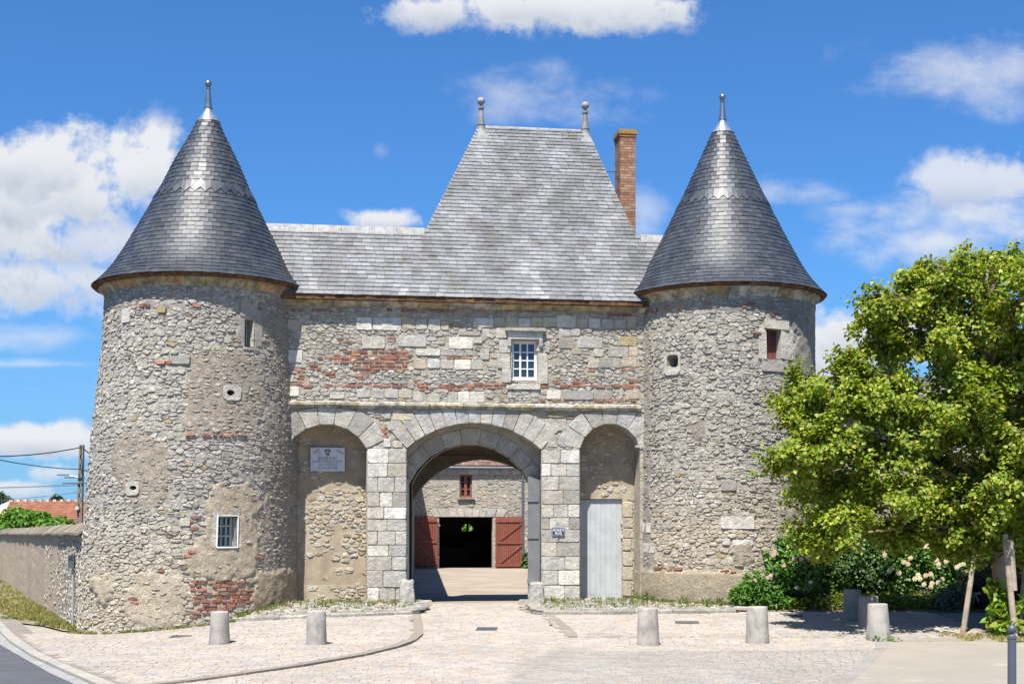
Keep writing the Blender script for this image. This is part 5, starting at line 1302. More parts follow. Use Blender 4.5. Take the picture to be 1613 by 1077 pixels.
for u0, u1, a, b in ((w0u, w0u+.09, w0z, w1z), (w1u-.09, w1u, w0z, w1z), (w0u+.09, w1u-.09, w1z-.08, w1z), (w0u+.09, w1u-.09, w0z, w0z+.09), ((w0u+w1u)/2-.07, (w0u+w1u)/2+.07, w0z+.09, w1z-.08)): wbar(u0, u1, a, b, BD+.16, .06, m, RED)
for t in (.36, .68): z = lerp(w0z, w1z, t); wbar(w0u+.09, (w0u+w1u)/2-.07, z-.02, z+.02, BD+.15, .04, m, RED); wbar((w0u+w1u)/2+.07, w1u-.09, z-.02, z+.02, BD+.15, .04, m, RED)
m.build('frame', 'paint', wr)
m = MB(); m.poly([Wp(w0u, BD+.17, w0z), Wp(w1u, BD+.17, w0z), Wp(w1u, BD+.17, w1z), Wp(w0u, BD+.17, w1z)], (.02,)*3); m.build('pane', 'glass', wr)
m = MB(); wbar(w0u-.12, w1u+.12, w0z-.1, w0z-.01, BD-.001, .14, m, (.36, .27, .17)); m.build('sill', 'moulding', wr)
hd = []
for k in range(9): a, b = lerp(w0u-.08, w1u+.08, k/9), lerp(w0u-.08, w1u+.08, (k+1)/9); e = .05*(1-((k-4)/4.5)**2); hd.append(block_piece([(a+.008, w1z+.01), (b-.008, w1z+.01), (b-.008, w1z+.14+e), (a+.008, w1z+.14+e)], mpf(BD), .03, jit((.40, .34, .28), .1)))
emit(hd, 'arch_brick', 'arch_rest', 'brick', wr)
m = MB(); m.tube([Wp(U0, BD-.22, zgut+.02), Wp(U1, BD-.22, zgut+.02)], .085, (.22, .25, .29), 8); m.build('gutter', 'zinc', barn)
pu, _ = bf(823, 780); m = MB(); m.tube([Wp(pu, BD-.2, zgut), Wp(pu, BD-.09, zgut-.3), Wp(pu, BD-.09, -.1)], .06, (.25, .28, .31), 8); m.build('downpipe', 'zinc', barn)
m = MB(); n = int((U1-U0)/.55)
for k in range(n): a, b = lerp(U0, U1, k/n), lerp(U0, U1, (k+1)/n); wbar(a+.01, b-.01, zgut-.32, zgut-.02, BD-.002, .1, m, jit(PALE, .08))
m.build('cornice', 'ashlar', barn, kind='stuff')
m = MB(); rows = 20     # tiled roof
for k in range(rows):
    d0, d1 = BD-.3+k*.22, BD-.3+(k+1.2)*.22; z0, z1 = zgut+.1+k*.2, zgut+.1+(k+1.2)*.2; u = U0
    while u < U1: w = .17; m.poly([Wp(u+.006, d0, z0+.03+random.uniform(-.01, .01)), Wp(u+w-.006, d0, z0+.03+random.uniform(-.01, .01)), Wp(u+w-.006, d1, z1), Wp(u+.006, d1, z1)], jit((.19, .115, .085), .3, .06)); u += w
m.build('roof', 'roof_tile', barn, kind='stuff')
m = MB(); m.poly([Wp(U0, BD-.3, zgut+.09), Wp(U1, BD-.3, zgut+.09), Wp(U1, BD+4.2, zgut+4.), Wp(U0, BD+4.2, zgut+4.)], (.1, .06, .04)); m.poly([Wp(U0, BD+4.2, zgut+4.), Wp(U1, BD+4.2, zgut+4.), Wp(U1, DB+.3, zgut), Wp(U0, DB+.3, zgut)], (.2, .1, .07)); m.build('roof_deck', 'roof_tile', barn)
# wing along the near side of the courtyard
wing = thing('courtyard_wing', 'shaded stone wing along the courtyard, barely seen past the near jamb of the gateway', 'building', (-4.5, 55, 0))
m = MB(); wl = [(-3.0, 41.2), (-5.1, 73.)]
a, b = wl
m.poly([(*a, -.5), (*b, -.5), (*b, 4.6), (*a, 4.6)], (.38, .35, .30)); m.poly([(*a, -.5), (a[0]-6, a[1]-.8, -.5), (a[0]-6, a[1]-.8, 4.6), (*a, 4.6)], (.38, .35, .3)); m.poly([(a[0]-6, a[1]-.8, -.5), (b[0]-6, b[1]-.8, -.5), (b[0]-6, b[1]-.8, 4.6), (a[0]-6, a[1]-.8, 4.6)], (.38, .35, .3)); m.poly([(*a, 4.6), (a[0]-6, a[1]-.8, 4.6), (a[0]-3, a[1]-.4, 7.4)], (.38, .35, .3)); m.build('wall', 'mortar', wing)
m = MB(); m.poly([(a[0]+.3, a[1]-.2, 4.5), (b[0]+.3, b[1], 4.5), (b[0]-3, b[1]-.4, 7.5), (a[0]-3, a[1]-.6, 7.5)], (.12, .12, .13)); m.poly([(a[0]-6.3, a[1]-1, 4.5), (b[0]-6.3, b[1]-1, 4.5), (b[0]-3, b[1]-.4, 7.5), (a[0]-3, a[1]-.6, 7.5)], (.12, .12, .13)); m.build('roof', 'slate_pale', wing)
# ================================================================== SIGNS ON THE WALLS
def text_obj(name, body, size, M, colmat, parent, align='CENTER', width=None):
    c = bpy.data.curves.new(name, 'FONT'); c.body = body; c.size = size; c.align_x = align; c.align_y = 'CENTER'; c.extrude = .0008
    c.materials.append(colmat); o = link('lettering_curve', c); bpy.context.view_layer.update(); me = bpy.data.meshes.new_from_object(o.evaluated_get(bpy.context.evaluated_depsgraph_get())); bpy.data.objects.remove(o); xs_t = [v.co.x for v in me.vertices]; me.transform(Matrix.Scale(width/(max(xs_t)-min(xs_t)), 4, (1, 0, 0)) if width else Matrix()); me.transform(M); me.materials.clear(); me.materials.append(colmat); return link(name, me, parent)
def flatmat(name, col, rough=.6):
    m = bpy.data.materials.new(name); m.use_nodes = True; b = m.node_tree.nodes['Principled BSDF']; b.inputs['Base Color'].default_value = (*col, 1); b.inputs['Roughness'].default_value = rough
    n = N(m.node_tree, 'ShaderNodeTexNoise'); n.inputs['Scale'].default_value = 40; mx = mixc(m.node_tree, n.outputs[0], tuple(v*.9 for v in col), tuple(min(1, v*1.08) for v in col)); m.node_tree.links.new(mx, b.inputs['Base Color']); return m
INK = flatmat('engraved_ink', (.10, .10, .12)); WHT = flatmat('white_enamel', (.8, .8, .82), .3)
def wallM(u, d, z, rot=0.):
    o = Vector(Wp(u, d, z)); ux = Vector((EX[0], EX[1], 0)); uz = Vector((0, 0, 1)); nn = Vector((-EY[0], -EY[1], 0))
    if rot: ux, uz = ux*math.cos(rot)+uz*math.sin(rot), uz*math.cos(rot)-ux*math.sin(rot)
    return Matrix(((ux.x, uz.x, nn.x, o.x), (ux.y, uz.y, nn.y, o.y), (ux.z, uz.z, nn.z, o.z), (0, 0, 0, 1)))
dP = NL-.05
p0, p1 = fac(489, 742, dP), fac(543, 705, dP)
pc = thing('plaque', 'white commemorative plaque with shield and engraved lettering high in the doorless arch', 'plaque', Wp((p0[0]+p1[0])/2, dP, p0[1]))
m = MB(); m.box(Wp(p0[0], dP, p0[1]), uv(p1[0]-p0[0], 0), uv(0, -.035), (0, 0, p1[1]-p0[1]), (.60, .60, .63)); m.build('slab', 'paint', pc)
PW, PH = p1[0]-p0[0], p1[1]-p0[1]; pm = (p0[0]+p1[0])/2; pz = p0[1]; df = dP-.037
for body, fz, sz, fw_ in (("JEANNE D'ARC", .545, .105, .57), ("ALLANT DE MEUNG À PATAY", .41, .09, .88), ("EST PASSÉE ICI", .275, .085, .52), ("LE 18 JUIN 1429", .14, .09, .57)):
    text_obj('inscription', body, sz*PH/.58, wallM(pm, df, pz+PH*fz), INK, pc, width=fw_*PW)
for body, fu, rot in (("1429", -.34, .55), ("1929", .35, -.55)): text_obj('inscription', body, .10*PH/.58, wallM(pm+PW*fu, df, pz+PH*.82, rot), INK, pc)
def flat(pts, name, col, parent, d, matn='paint'):
    m = MB(); m.poly([Wp(u, d, z) for u, z in pts], col); return m.build(name, matn, parent)
sw, sh_, sz_ = PW*.085, PH*.30, pz+PH*.67
shp = [(-1, 1), (1, 1), (1, .35), (.85, -.15), (.5, -.6), (0, -1), (-.5, -.6), (-.85, -.15), (-1, .35)]
shd = flat([(pm+x*sw, sz_+.06+y*sh_*.5) for x, y in shp], 'shield', (.012, .03, .075), pc, df)
cz = sz_+.06
flat([(pm-.006, cz-sh_*.36), (pm+.006, cz-sh_*.36), (pm+.006, cz+sh_*.16), (pm-.006, cz+sh_*.16)], 'sword', (.55, .6, .5), shd, df-.002)
flat([(pm-.03, cz+sh_*.05), (pm+.03, cz+sh_*.05), (pm+.03, cz+sh_*.09), (pm-.03, cz+sh_*.09)], 'sword_guard', (.55, .6, .5), shd, df-.0025)
flat([(pm-.035, cz+sh_*.2), (pm+.035, cz+sh_*.2), (pm+.045, cz+sh_*.36), (pm+.02, cz+sh_*.28), (pm, cz+sh_*.38), (pm-.02, cz+sh_*.28), (pm-.045, cz+sh_*.36)], 'crown', (.62, .58, .3), shd, df-.002)
for sx in (-1, 1):
    q = pm+sx*sw*.6; flat([(q-.008, cz-sh_*.16), (q+.008, cz-sh_*.16), (q+.012, cz), (q+.03, cz+sh_*.04), (q+.012, cz+sh_*.08), (q, cz+sh_*.17), (q-.012, cz+sh_*.08), (q-.03, cz+sh_*.04), (q-.012, cz)], 'fleur', (.62, .62, .42), shd, df-.002)
for fu in (-.37, .37):
    for fz in (0, 1): m = MB(); m.cbox(Wp(pm+PW*fu, df+.01, pz+PH*fz), .02, .05, .03, (.06, .06, .06), RA); m.build('clip', 'metal_paint', pc)
s0, s1 = fac(869.5, 844, -.05), fac(889.5, 830.5, -.05)
sg = thing('sign', 'small navy enamel sign reading PROPRIÉTÉ PRIVÉE on the gate pier', 'sign', Wp((s0[0]+s1[0])/2, 0, s0[1]))
SW, SH = s1[0]-s0[0], s1[1]-s0[1]; sm = (s0[0]+s1[0])/2
m = MB(); m.box(Wp(s0[0], -.045, s0[1]), uv(SW, 0), uv(0, -.012), (0, 0, SH), (.006, .006, .07)); m.build('plate', 'rubber', sg)
m = MB(); bt = .006; e = .012
for u0, u1, z0, z1 in ((e, SW-e, e, e+bt), (e, SW-e, SH-e-bt, SH-e), (e, e+bt, e+bt, SH-e-bt), (SW-e-bt, SW-e, e+bt, SH-e-bt)): m.box(Wp(s0[0]+u0, -.0575, s0[1]+z0), uv(u1-u0, 0), uv(0, -.0015), (0, 0, z1-z0), (.75, .75, .8))
m.build('border', 'paint', sg, kind='stuff')
text_obj('lettering', 'PROPRIÉTÉ', .085*SH/.21, wallM(sm, -.0585, s0[1]+SH*.66), WHT, sg, width=.84*SW); text_obj('lettering', 'PRIVÉE', .085*SH/.21, wallM(sm, -.0585, s0[1]+SH*.3), WHT, sg, width=.56*SW)

# ================================================================== STONE POSTS
def bollard_mesh(rb, rt, h, tone, seed):
    random.seed(seed); m = MB(); prof = [(rb*1.0, -.1), (rb*1.02, .03), (rb*.985, h*.2), (lerp(rb, rt, .5), h*.5), (rt, h-.03), (rt-.008, h-.012), (rt-.03, h), (0, h+.004)]
    m.lathe((0, 0, 0), prof, 22, tone); m.v = [(x+.007*nz(x*7+seed, z*5, y*7), y+.007*nz(y*7, z*5+seed, x*7), z) for x, y, z in m.v]; random.seed(seed+99); return m
def bollard(px, pyb, pyt, wpx, lab, tone=(.47, .44, .40), seed=1, taper=.86, group='old stone bollards'):
    X, Y = gp(px, pyb); k = Y/FPX; h = (pyb-pyt)*k; r = wpx/2*k
    o = bollard_mesh(r, r*taper, h, tone, seed).build('stone_bollard', 'concrete', None, smooth=False); o.location = (X, Y+r, g(X, Y)+.0); o.rotation_euler = (random.uniform(-.02, .02), random.uniform(-.03, .03), random.uniform(0, 6))
    for p in o.data.polygons: p.use_smooth = abs(p.normal.z) < .5
    tag(o, lab, 'bollard', group)
bollard(342.5, 1018, 963, 33, 'round grey stone bollard in front of the brick patch of the wider tower', tone=(.36, .335, .305), seed=3)
bollard(496, 1018, 962, 33, 'round stone bollard with dark top in front of the blind arch with the plaque', (.35, .33, .30), seed=8, taper=.9)
bollard(1023, 1017, 958, 36, 'pale stone bollard with dark flame-shaped stain, in line with the pale grey door', (.40, .365, .32), seed=12)
bollard(1196.5, 1014, 955.5, 37, 'smooth pale stone bollard standing alone in front of the bright green shrub', (.39, .36, .32), seed=17, taper=.88)
bollard(1388.5, 1010, 951, 38, 'thick pale stone bollard with weeds at its foot beside the gravel', (.37, .345, .31), seed=21, taper=.82)
bollard(1345, 979.5, 928, 28, 'tall square-cut grey stone post in front of the dark bush', (.27, .26, .24), seed=25, taper=.96)
bollard(1372, 994, 939, 32, 'low dark stone post half hidden behind the thick pale bollard', (.25, .24, .225), seed=31, taper=.96)
def guard(x0, x1, y0, y1, lab, seed):
    Y = facY((x0+x1)/2, -.55); k = Y/FPX; X = ((x0+x1)/2-CXP)*k; zb = EYE+(YHP-y1)*k; h = (y1-y0)*k; r = (x1-x0)/2*k; m = MB(); random.seed(seed)
    n = 12; P = []
    for (t, s) in ((-.15, 1.), (.05, 1.), (.35, .95), (.7, .86), (.92, .8), (1., .66)):
        for a in range(n):
            th = 2*math.pi*a/n+.3; q = max(abs(math.cos(th)), abs(math.sin(th)))**-.6; rr = r*s*q*(1+.08*math.sin(a*2.3+seed+t*5)); P.append((X+rr*math.cos(th), Y+.12+rr*math.sin(th)*.9, zb+h*t+.02*math.sin(a*1.7+seed)))
    m.v = P
    for j in range(5):
        for a in range(n): b = (a+1) % n; m.f.append((j*n+a, j*n+b, (j+1)*n+b, (j+1)*n+a)); m.c.append((.44, .42, .38))
    m.f.append(tuple(range(5*n, 6*n))); m.c.append((.46, .44, .40))
    o = m.build('wheel_guard', 'ashlar', None); tag(o, lab, 'wheel guard', 'stone wheel guards at the gateway')
guard(627.5, 654, 913, 951, 'squat wheel guard stone at the gate jamb nearer the plaque', 2); guard(832, 858.5, 917, 949.5, 'rounded wheel guard stone at the gate jamb under the navy sign', 5)
# slim steel bollard with a ball top
Yb = 15.; bx, _, bz = at(1594, 992, Yb); gz = g(bx, Yb)
mb_ = thing('steel_bollard', 'slim dark grey steel bollard with ball top standing on the gravel', 'bollard', (bx, Yb, gz))
m = MB(); r = 6.6*Yb/FPX; m.lathe((bx, Yb, 0), [(r*1.05, gz-.1), (r, EYE+(YHP-1003)/FPX*Yb-.02), (r*1.12, EYE+(YHP-1003)/FPX*Yb-.012), (r*1.12, EYE+(YHP-1003)/FPX*Yb+.012), (r*.75, EYE+(YHP-1001)/FPX*Yb+.012), (r*.6, EYE+(YHP-998)/FPX*Yb)], 20, (.075, .095, .125)); m.build('post', 'metal_paint', mb_, smooth=False)
m = MB(); rb = 7.3*Yb/FPX; m.lathe((bx, Yb, EYE+(YHP-990.5)/FPX*Yb), [(rb*math.sin(t*math.pi/12)+.0001, -rb*math.cos(t*math.pi/12)) for t in range(13)], 24, (.075, .095, .125)); m.build('ball', 'metal_paint', mb_, smooth=True)
m = MB(); m.tube([(bx+r*.9, Yb, EYE-.02+(YHP-1007)/FPX*Yb), (bx+r*1.75, Yb, EYE-.02+(YHP-1007)/FPX*Yb)], .009, (.06, .08, .1)); m.build('lug', 'metal_paint', mb_)

# ================================================================== GARDEN WALL, POLE, HOUSE, ALL ALONG THE ROAD
GW0, GW1 = Vector((-10.75, 34.6, 0)), Vector((-29.6, 80.2, 0)); GWL = (GW1-GW0).length; gd = (GW1-GW0).normalized(); gn = Vector((gd.y*1, -gd.x, 0))
if gn.y > 0: gn = -gn
gw = thing('garden_wall', 'long rough rendered garden wall with stone coping running back from the wider tower', 'wall', GW0)
GTOP = 1.66
def GM(u, z, off): p = GW0+gd*u+gn*off; return (p.x, p.y, z)
m = MB(); U = np.concatenate([np.arange(-1.2, 12, .25), np.arange(12, 130, 2.)]); Z = np.linspace(-.9, GTOP, 16)
for i in range(len(U)-1):
    for j in range(len(Z)-1):
        c = jit(mixt((.46, .37, .27), (.39, .325, .255), sst(nz(U[i]*.35, Z[j]*.12, 4.), -.3, .4)), .06)
        if U[i] < 6: c = mixt(c, (.42, .37, .30), .5)
        m.poly([GM(U[i], Z[j], .012*nz(U[i]*4, Z[j]*4)), GM(U[i+1], Z[j], .012*nz(U[i+1]*4, Z[j]*4)), GM(U[i+1], Z[j+1], .012*nz(U[i+1]*4, Z[j+1]*4)), GM(U[i], Z[j+1], .012*nz(U[i]*4, Z[j+1]*4))], c)
m.poly([GM(-1.2, -.9, -.45), GM(129, -.9, -.45), GM(129, GTOP, -.45), GM(-1.2, GTOP, -.45)], (.36, .31, .26))
gwm = m.build('render', 'mortar', gw)
Pg = []; sd = seeds(-.8, 11, -.8, GTOP-.05, (.08, .15), (.12, .3))
for p, cell in zip(sd, voronoi(sd, 1.6, .45)):
    if cell is None or random.random() < .25+.6*sst(p[0], 2, 7)+.5*max(0, nz(p[0]*.8, p[1]*1.2, 7.)): continue
    q = stone_piece(cell, GM, random.uniform(.008, .03), jit(mixt(GREY, CREAM, random.random()), .14, .03), gap=.014)
    if q: Pg.append(q)
emit(Pg, 'rubble_stone', 'small_rubble', 'rubble', gwm, 120)
cp = []; u = -1.3
while u < 60:
    w = random.uniform(.7, 1.1); m = MB(); dz = random.uniform(-.02, .02); o = .13+random.uniform(-.02, .02); a = [GM(u+.01, GTOP+dz, o), GM(u+w-.01, GTOP+dz+random.uniform(-.01, .01), o), GM(u+w-.01, GTOP+.24+dz, -.25), GM(u+.01, GTOP+.24+dz, -.25)]; b = [GM(u+.01, GTOP+dz+.055, o), GM(u+w-.01, GTOP+dz+.055, o), GM(u+w-.01, GTOP+.30+dz, -.25), GM(u+.01, GTOP+.30+dz, -.25)]
    c2 = [GM(u+.01, GTOP+dz, -.6), GM(u+w-.01, GTOP+dz, -.6)]
    col = jit(random.choice([(.25, .21, .17), (.22, .2, .18), (.29, .24, .18)]), .12); m.add(a+b+c2, [(4,5,6,7), (0,1,5,4), (0,1,2,3), (0,4,7,3), (1,2,6,5), (7,6,9,8), (3,2,9,8)], col); cp.append((1/(20+u), m.v, m.f, m.c)); u += w
emit(cp, 'coping_slab', 'coping_rest', 'moulding', gw, 60)
mx, my, _ = GM(.62, 0, .06)
mt = thing('meter_box', 'grey conduit with a small dark meter box at the corner of the garden wall', 'meter box', (mx, my, -.6))
m = MB(); m.tube([(mx, my-.03, -.62), (mx, my-.03, 1.0)], .03, (.33, .37, .42), 8); m.build('conduit', 'metal_paint', mt)
m = MB(); m.cbox((mx-.015, my-.08, 1.0), .15, .11, .34, (.08, .09, .11)); m.build('box', 'metal_paint', mt); m = MB(); m.cbox((mx-.015, my-.138, 1.08), .09, .004, .1, (.25, .26, .28)); m.build('window', 'glass', mt)
# concrete pole with cables
Yp = 62.; px0, _, pzt = at(129, 700.5, Yp)
pole = thing('utility_pole', 'tall weathered concrete utility pole with small crossarms and a street lamp behind the wall', 'utility pole', (px0, Yp, -.6))
m = MB(); pb = (at(123.5, 830, Yp)[0]); zb = EYE+(YHP-830)/FPX*Yp-1.5
for k in range(12):
    t0, t1 = k/12, (k+1)/12; z0, z1 = lerp(zb, pzt, t0), lerp(zb, pzt, t1); x0 = lerp(pb, px0, t0); w = lerp(.21, .12, t0)
    for sx in (-1, 1): m.box((x0+sx*w*.5-.03, Yp-.1, z0), (.06, 0, 0), (0, .2, 0), ((px0-pb)/12, 0, z1-z0), (.24, .21, .18))
    if k % 1 == 0: m.box((x0-w*.5+.04, Yp-.09, z0), (w-.08, 0, 0), (0, .18, 0), (0, 0, (z1-z0)*.55), (.22, .195, .165))
m.build('shaft', 'concrete', pole)
def cable(name, pts, r=.02, col=(.03, .03, .035), parent=pole):
    m = MB(); m.tube(pts, r, col, 5); return m.build(name, 'rubber', parent)
def sag(a, b, s, n=14): return [tuple(Vector(a).lerp(Vector(b), k/n)-Vector((0, 0, s*4*(k/n)*(1-k/n)))) for k in range(n+1)]
for y, L in ((752, .9), (761, 1.1)): x, _, z = at(126, y, Yp); m = MB(); m.cbox((x-.2, Yp-.12, z), L, .08, .05, (.10, .11, .12)); m.build('crossarm', 'metal_paint', pole)
x, _, z = at(126, 752, Yp); m = MB(); m.tube([(x, Yp, z), (x-.4, Yp, z+.08), (x-.55, Yp, z+.1)], .025, (.2, .22, .24)); m.build('lamp_arm', 'metal_paint', pole); m = MB(); m.cbox((x-.75, Yp, z+.12), .5, .16, .07, (.18, .2, .22)); m.build('lamp_head', 'metal_paint', pole)
x, _, z = at(124, 800, Yp); m = MB(); m.cbox((x, Yp-.2, z), .14, .12, .14, (.55, .55, .53)); m.build('junction_box', 'paint', pole)
cable('cable', sag(at(129, 704, Yp), at(-260, 690, 45), .5), .024); cable('cable', sag(at(129, 739, Yp), at(-240, 655, 40), .35), .02); cable('cable', sag(at(130, 704, Yp), at(160, 722, 57), .1), .03); cable('cable', sag(at(130, 739, Yp), at(160, 744, 57), .05), .03)
for y, e in ((762, 764), (764, 762), (775, 800)): cable('cable', sag(at(126, y, Yp), at(-250, e, 90), .2), .012, (.12, .14, .17))
# red-roofed house
Yh = 95.; hz0 = at(0, 788, Yh)[2]; hx1 = at(150, 800, Yh)[0]; rx0 = at(3, 784, Yh)[0]
house = thing('house', 'low cream house with red tiled roof behind the garden wall', 'house', (rx0, Yh, -.6))
ze = at(0, 838, Yh)[2]; rl = rx0-1.; rr = hx1+8; dr = 5.2
m = MB(); el = at(34, 838, Yh)[0]-.4; gx = at(-70, 838, Yh)[0]
m.poly([(gx, Yh-3, -.6), (el+20, Yh-3, -.6), (el+20, Yh-3, ze), (gx, Yh-3, ze)], (.62, .56, .46)); m.poly([(gx, Yh-3.0, -.6), (gx+.5, Yh+7, -.6), (gx+.5, Yh+7, ze), (gx, Yh-3, ze)], (.6, .55, .45))
m.poly([(gx-.3, Yh-3.4, ze-.1), (el, Yh-3.4, ze-.1), (rx0, Yh+1.5, hz0)], (.62, .55, .45)); m.build('wall', 'plaster_stone', house)
m = MB(); rows = 16
for k in range(rows):
    t0, t1 = k/rows, (k+1.25)/rows; d0 = Yh-3.5+5*t0; z0 = lerp(ze-.15, hz0, t0)+.03; d1 = Yh-3.5+5*t1; z1 = lerp(ze-.15, hz0, t1); xx = lerp(el-.2, rx0, t0)
    while xx < rr: m.poly([(xx, d0, z0+random.uniform(-.01, .01)), (xx+.3, d0, z0+random.uniform(-.01, .01)), (xx+.3, d1, z1), (xx, d1, z1)], jit((.25, .105, .062), .18, .05)); xx += .3
m.build('roof', 'roof_tile', house, kind='stuff')
m = MB(); m.poly([(el-.2, Yh-3.5, ze-.18), (rr, Yh-3.5, ze-.18), (rr, Yh+1.5, hz0-.03), (rx0, Yh+1.5, hz0-.03)], (.2, .08, .05)); m.poly([(rx0, Yh+1.5, hz0), (rr, Yh+1.5, hz0), (rr, Yh+7, ze), (rx0-2, Yh+7, ze)], (.25, .1, .06)); m.build('roof_deck', 'roof_tile', house)
m = MB(); xx = rx0
while xx < rr: m.box((xx, Yh+1.4, hz0-.05), (.22, 0, 0), (0, .25, 0), (0, 0, .16), jit((.6, .52, .44), .1)); xx += .5
m.build('ridge_tiles', 'roof_tile', house, kind='stuff')
Ya = 80; ax, _, azt = at(136, 762, Ya); m = MB(); m.tube([(ax, Ya, 1), (ax, Ya, azt)], .03, (.35, .36, .38), 5)
for k, w in enumerate((.5, .7, .6, .45)): m.tube([(ax-w, Ya, azt-.15-.28*k), (ax+w, Ya, azt-.1-.28*k)], .02, (.35, .36, .38), 4)
tag(m.build('antenna', 'zinc', None), 'thin rooftop television antenna just behind the utility pole', 'antenna')

# ================================================================== VEGETATION
def blob_pts(c, r, n, shell=.45):
    v = rng.normal(size=(n, 3)); v /= np.linalg.norm(v, axis=1, keepdims=True); rad = (shell+(1-shell)*rng.random((n, 1))**.7); k = 1+.22*np.sin(v[:, :1]*5+c[0])*np.cos(v[:, 2:]*4.+c[2]); return np.array(c)+v*rad*k*np.array(r), v
def leafcols(n, base, var=.18, alt=None, pa=.0):
    k = 1+rng.uniform(-var, var, (n, 1)); c = np.array(base)[None, :]*k*np.array([1, 1, 1])+0; c[:, 0] *= 1+rng.uniform(-.18, .18, n)
    if alt is not None: s = rng.random(n) < pa; c[s] = np.array(alt)*k[s]
    return np.clip(c, .004, 1)
def bush(name, label, cat, clumps, n, size, base, matn='leaf_dark', alt=None, pa=0., stems=True, group=None, up=.6, loc=None, elong=1.25):
    c0 = loc or (clumps[0][0][0], clumps[0][0][1], g(clumps[0][0][0], clumps[0][0][1]))
    r = thing(name, label, cat, c0, group); tot = sum(q[1][0]*q[1][1]*q[1][2] for q in clumps)**1.
    pos, out = [], []
    for c, rad in clumps:
        k = int(n*(rad[0]*rad[1]*rad[2])/tot)+30; a, v = blob_pts(c, rad, k); pos.append(a); out.append(v)
    pos = np.concatenate(pos); out = np.concatenate(out); ok = pos[:, 2] > g(c0[0], c0[1])+.02; pos, out = pos[ok], out[ok]
    leaves('foliage', pos, rng.uniform(.6, 1.25, len(pos))*size, leafcols(len(pos), base, .25, alt, pa), matn, r, up=up, outward=out, elong=elong, kind='stuff')
    if stems:
        m = MB()
        for c, rad in clumps:
            for _ in range(3): e = Vector(c)+Vector((random.uniform(-.6, .6)*rad[0], random.uniform(-.5, .5)*rad[1], random.uniform(.1, .8)*rad[2])); b = Vector((c[0]+random.uniform(-.15, .15), c[1], c0[2])); m.tube([b, b.lerp(e, .5)+Vector((random.uniform(-.08, .08), 0, .05)), e], [.014, .01, .005], (.13, .10, .055), 5)
        m.build('stems', 'bark', r, kind='stuff')
    return r
def ell(px, py, Y, rx, ry, d=None):
    k = Y/FPX; c = at(px, py, Y); return (c, (rx*k, (d or (rx*k)), ry*k))
# --- the lime tree
TY = 29.2
tr = thing('lime_tree', 'leafy young lime tree with staked trunk standing by the parked car', 'tree', (*gp(1583, 985), g(*gp(1583, 985))))
tb = at(1590, 992, TY); tk = [tb, at(1583, 950, TY), at(1575, 900, TY), at(1571, 850, TY), at(1566, 780, TY+.1), at(1560, 690, TY), at(1555, 590, TY), at(1552, 480, TY+.1), at(1556, 415, TY)]
m = MB(); m.tube(tk, [.23, .175, .16, .15, .14, .115, .085, .05, .02], (.26, .22, .175), 12); m.build('trunk', 'bark', tr, smooth=True)
CR = [(1490,428,50,42),(1560,428,62,46),(1425,470,60,42),(1530,480,85,55),(1610,470,70,60),(1660,540,90,80),(1400,530,52,38),(1470,545,85,52),(1580,570,95,60),(1345,575,26,26),(1400,600,40,26),(1270,610,44,36),(1320,625,58,40),(1255,660,40,42),(1300,690,62,46),(1375,640,40,30),
      (1250,720,34,36),(1290,755,56,44),(1370,715,52,40),(1345,780,62,44),(1315,820,58,34),(1300,848,34,18),(1420,770,70,46),(1395,835,66,30),(1480,640,75,44),(1560,660,85,55),(1490,740,80,50),(1575,750,80,52),(1465,815,62,38),(1545,825,60,36),(1640,700,90,75),(1625,800,60,50),(1440,690,52,40),(1590,860,36,18),(1500,850,42,20),(1680,640,80,80),(1435,445,30,26),(1380,480,26,28),(1600,412,40,26),(1540,845,52,26),(1590,825,40,32),(1610,760,40,40),(1555,790,60,34),(1520,600,60,40),(1610,600,60,50)]
pos, outv = [], []; twig = MB()
random.seed(41)
for (px, py, rx, ry) in CR:
    Y = TY+random.uniform(-1., 1.1); k = Y/FPX; c = Vector(at(px, py, Y)); R = np.array([rx*k, min(1.15, max(rx, ry)*k), ry*k])
    zt = min(max(c.z-.9, 2.2), 7.2); tpt = min(tk, key=lambda q: abs(q[2]-(zt-.3))); a = Vector(tpt); mid = a.lerp(c, .55)+Vector((0, 0, .25))
    twig.tube([a, mid, c], [.06+.02*(rx > 60), .038, .014], (.21, .165, .09), 6)
    # boughs inside each clump carry hanging sprays; the air between boughs stays open
    nb = int(6+rx*ry*.0036)
    for _ in range(nb):
        v = rng.normal(size=3); v /= np.linalg.norm(v); tip = c+Vector(v*R*(.75+.4*rng.random()))
        twig.tube([c.lerp(tip, .08), c.lerp(tip, .6)+Vector((0, 0, .06)), tip], [.016, .010, .004], (.21, .165, .085), 4, False)
        for _ in range(random.randint(7, 11)):
            f = random.uniform(.25, 1.05); s = c.lerp(tip, f)+Vector(rng.normal(size=3)*.09)
            d = Vector((v[0]+random.gauss(0, .5), v[1]+random.gauss(0, .5), -.45+random.gauss(0, .3))).normalized()*random.uniform(.2, .42)
            nl = random.randint(14, 22); t = rng.random((nl, 1))
            pos.append(np.array(s)+np.array(d)*t+rng.normal(size=(nl, 3))*.06); outv.append(np.tile(v+np.array([0, -.1, .35]), (nl, 1)))
pos = np.concatenate(pos); outv = np.concatenate(outv)
leaves('leaves', pos, rng.uniform(.058, .108, len(pos)), leafcols(len(pos), (.20, .275, .024), .3, (.33, .35, .045), .27), 'leaf', tr, up=.7, outward=outv*.8, kind='stuff', elong=1.05)
twig.build('limbs', 'bark', tr, smooth=True, kind='stuff')
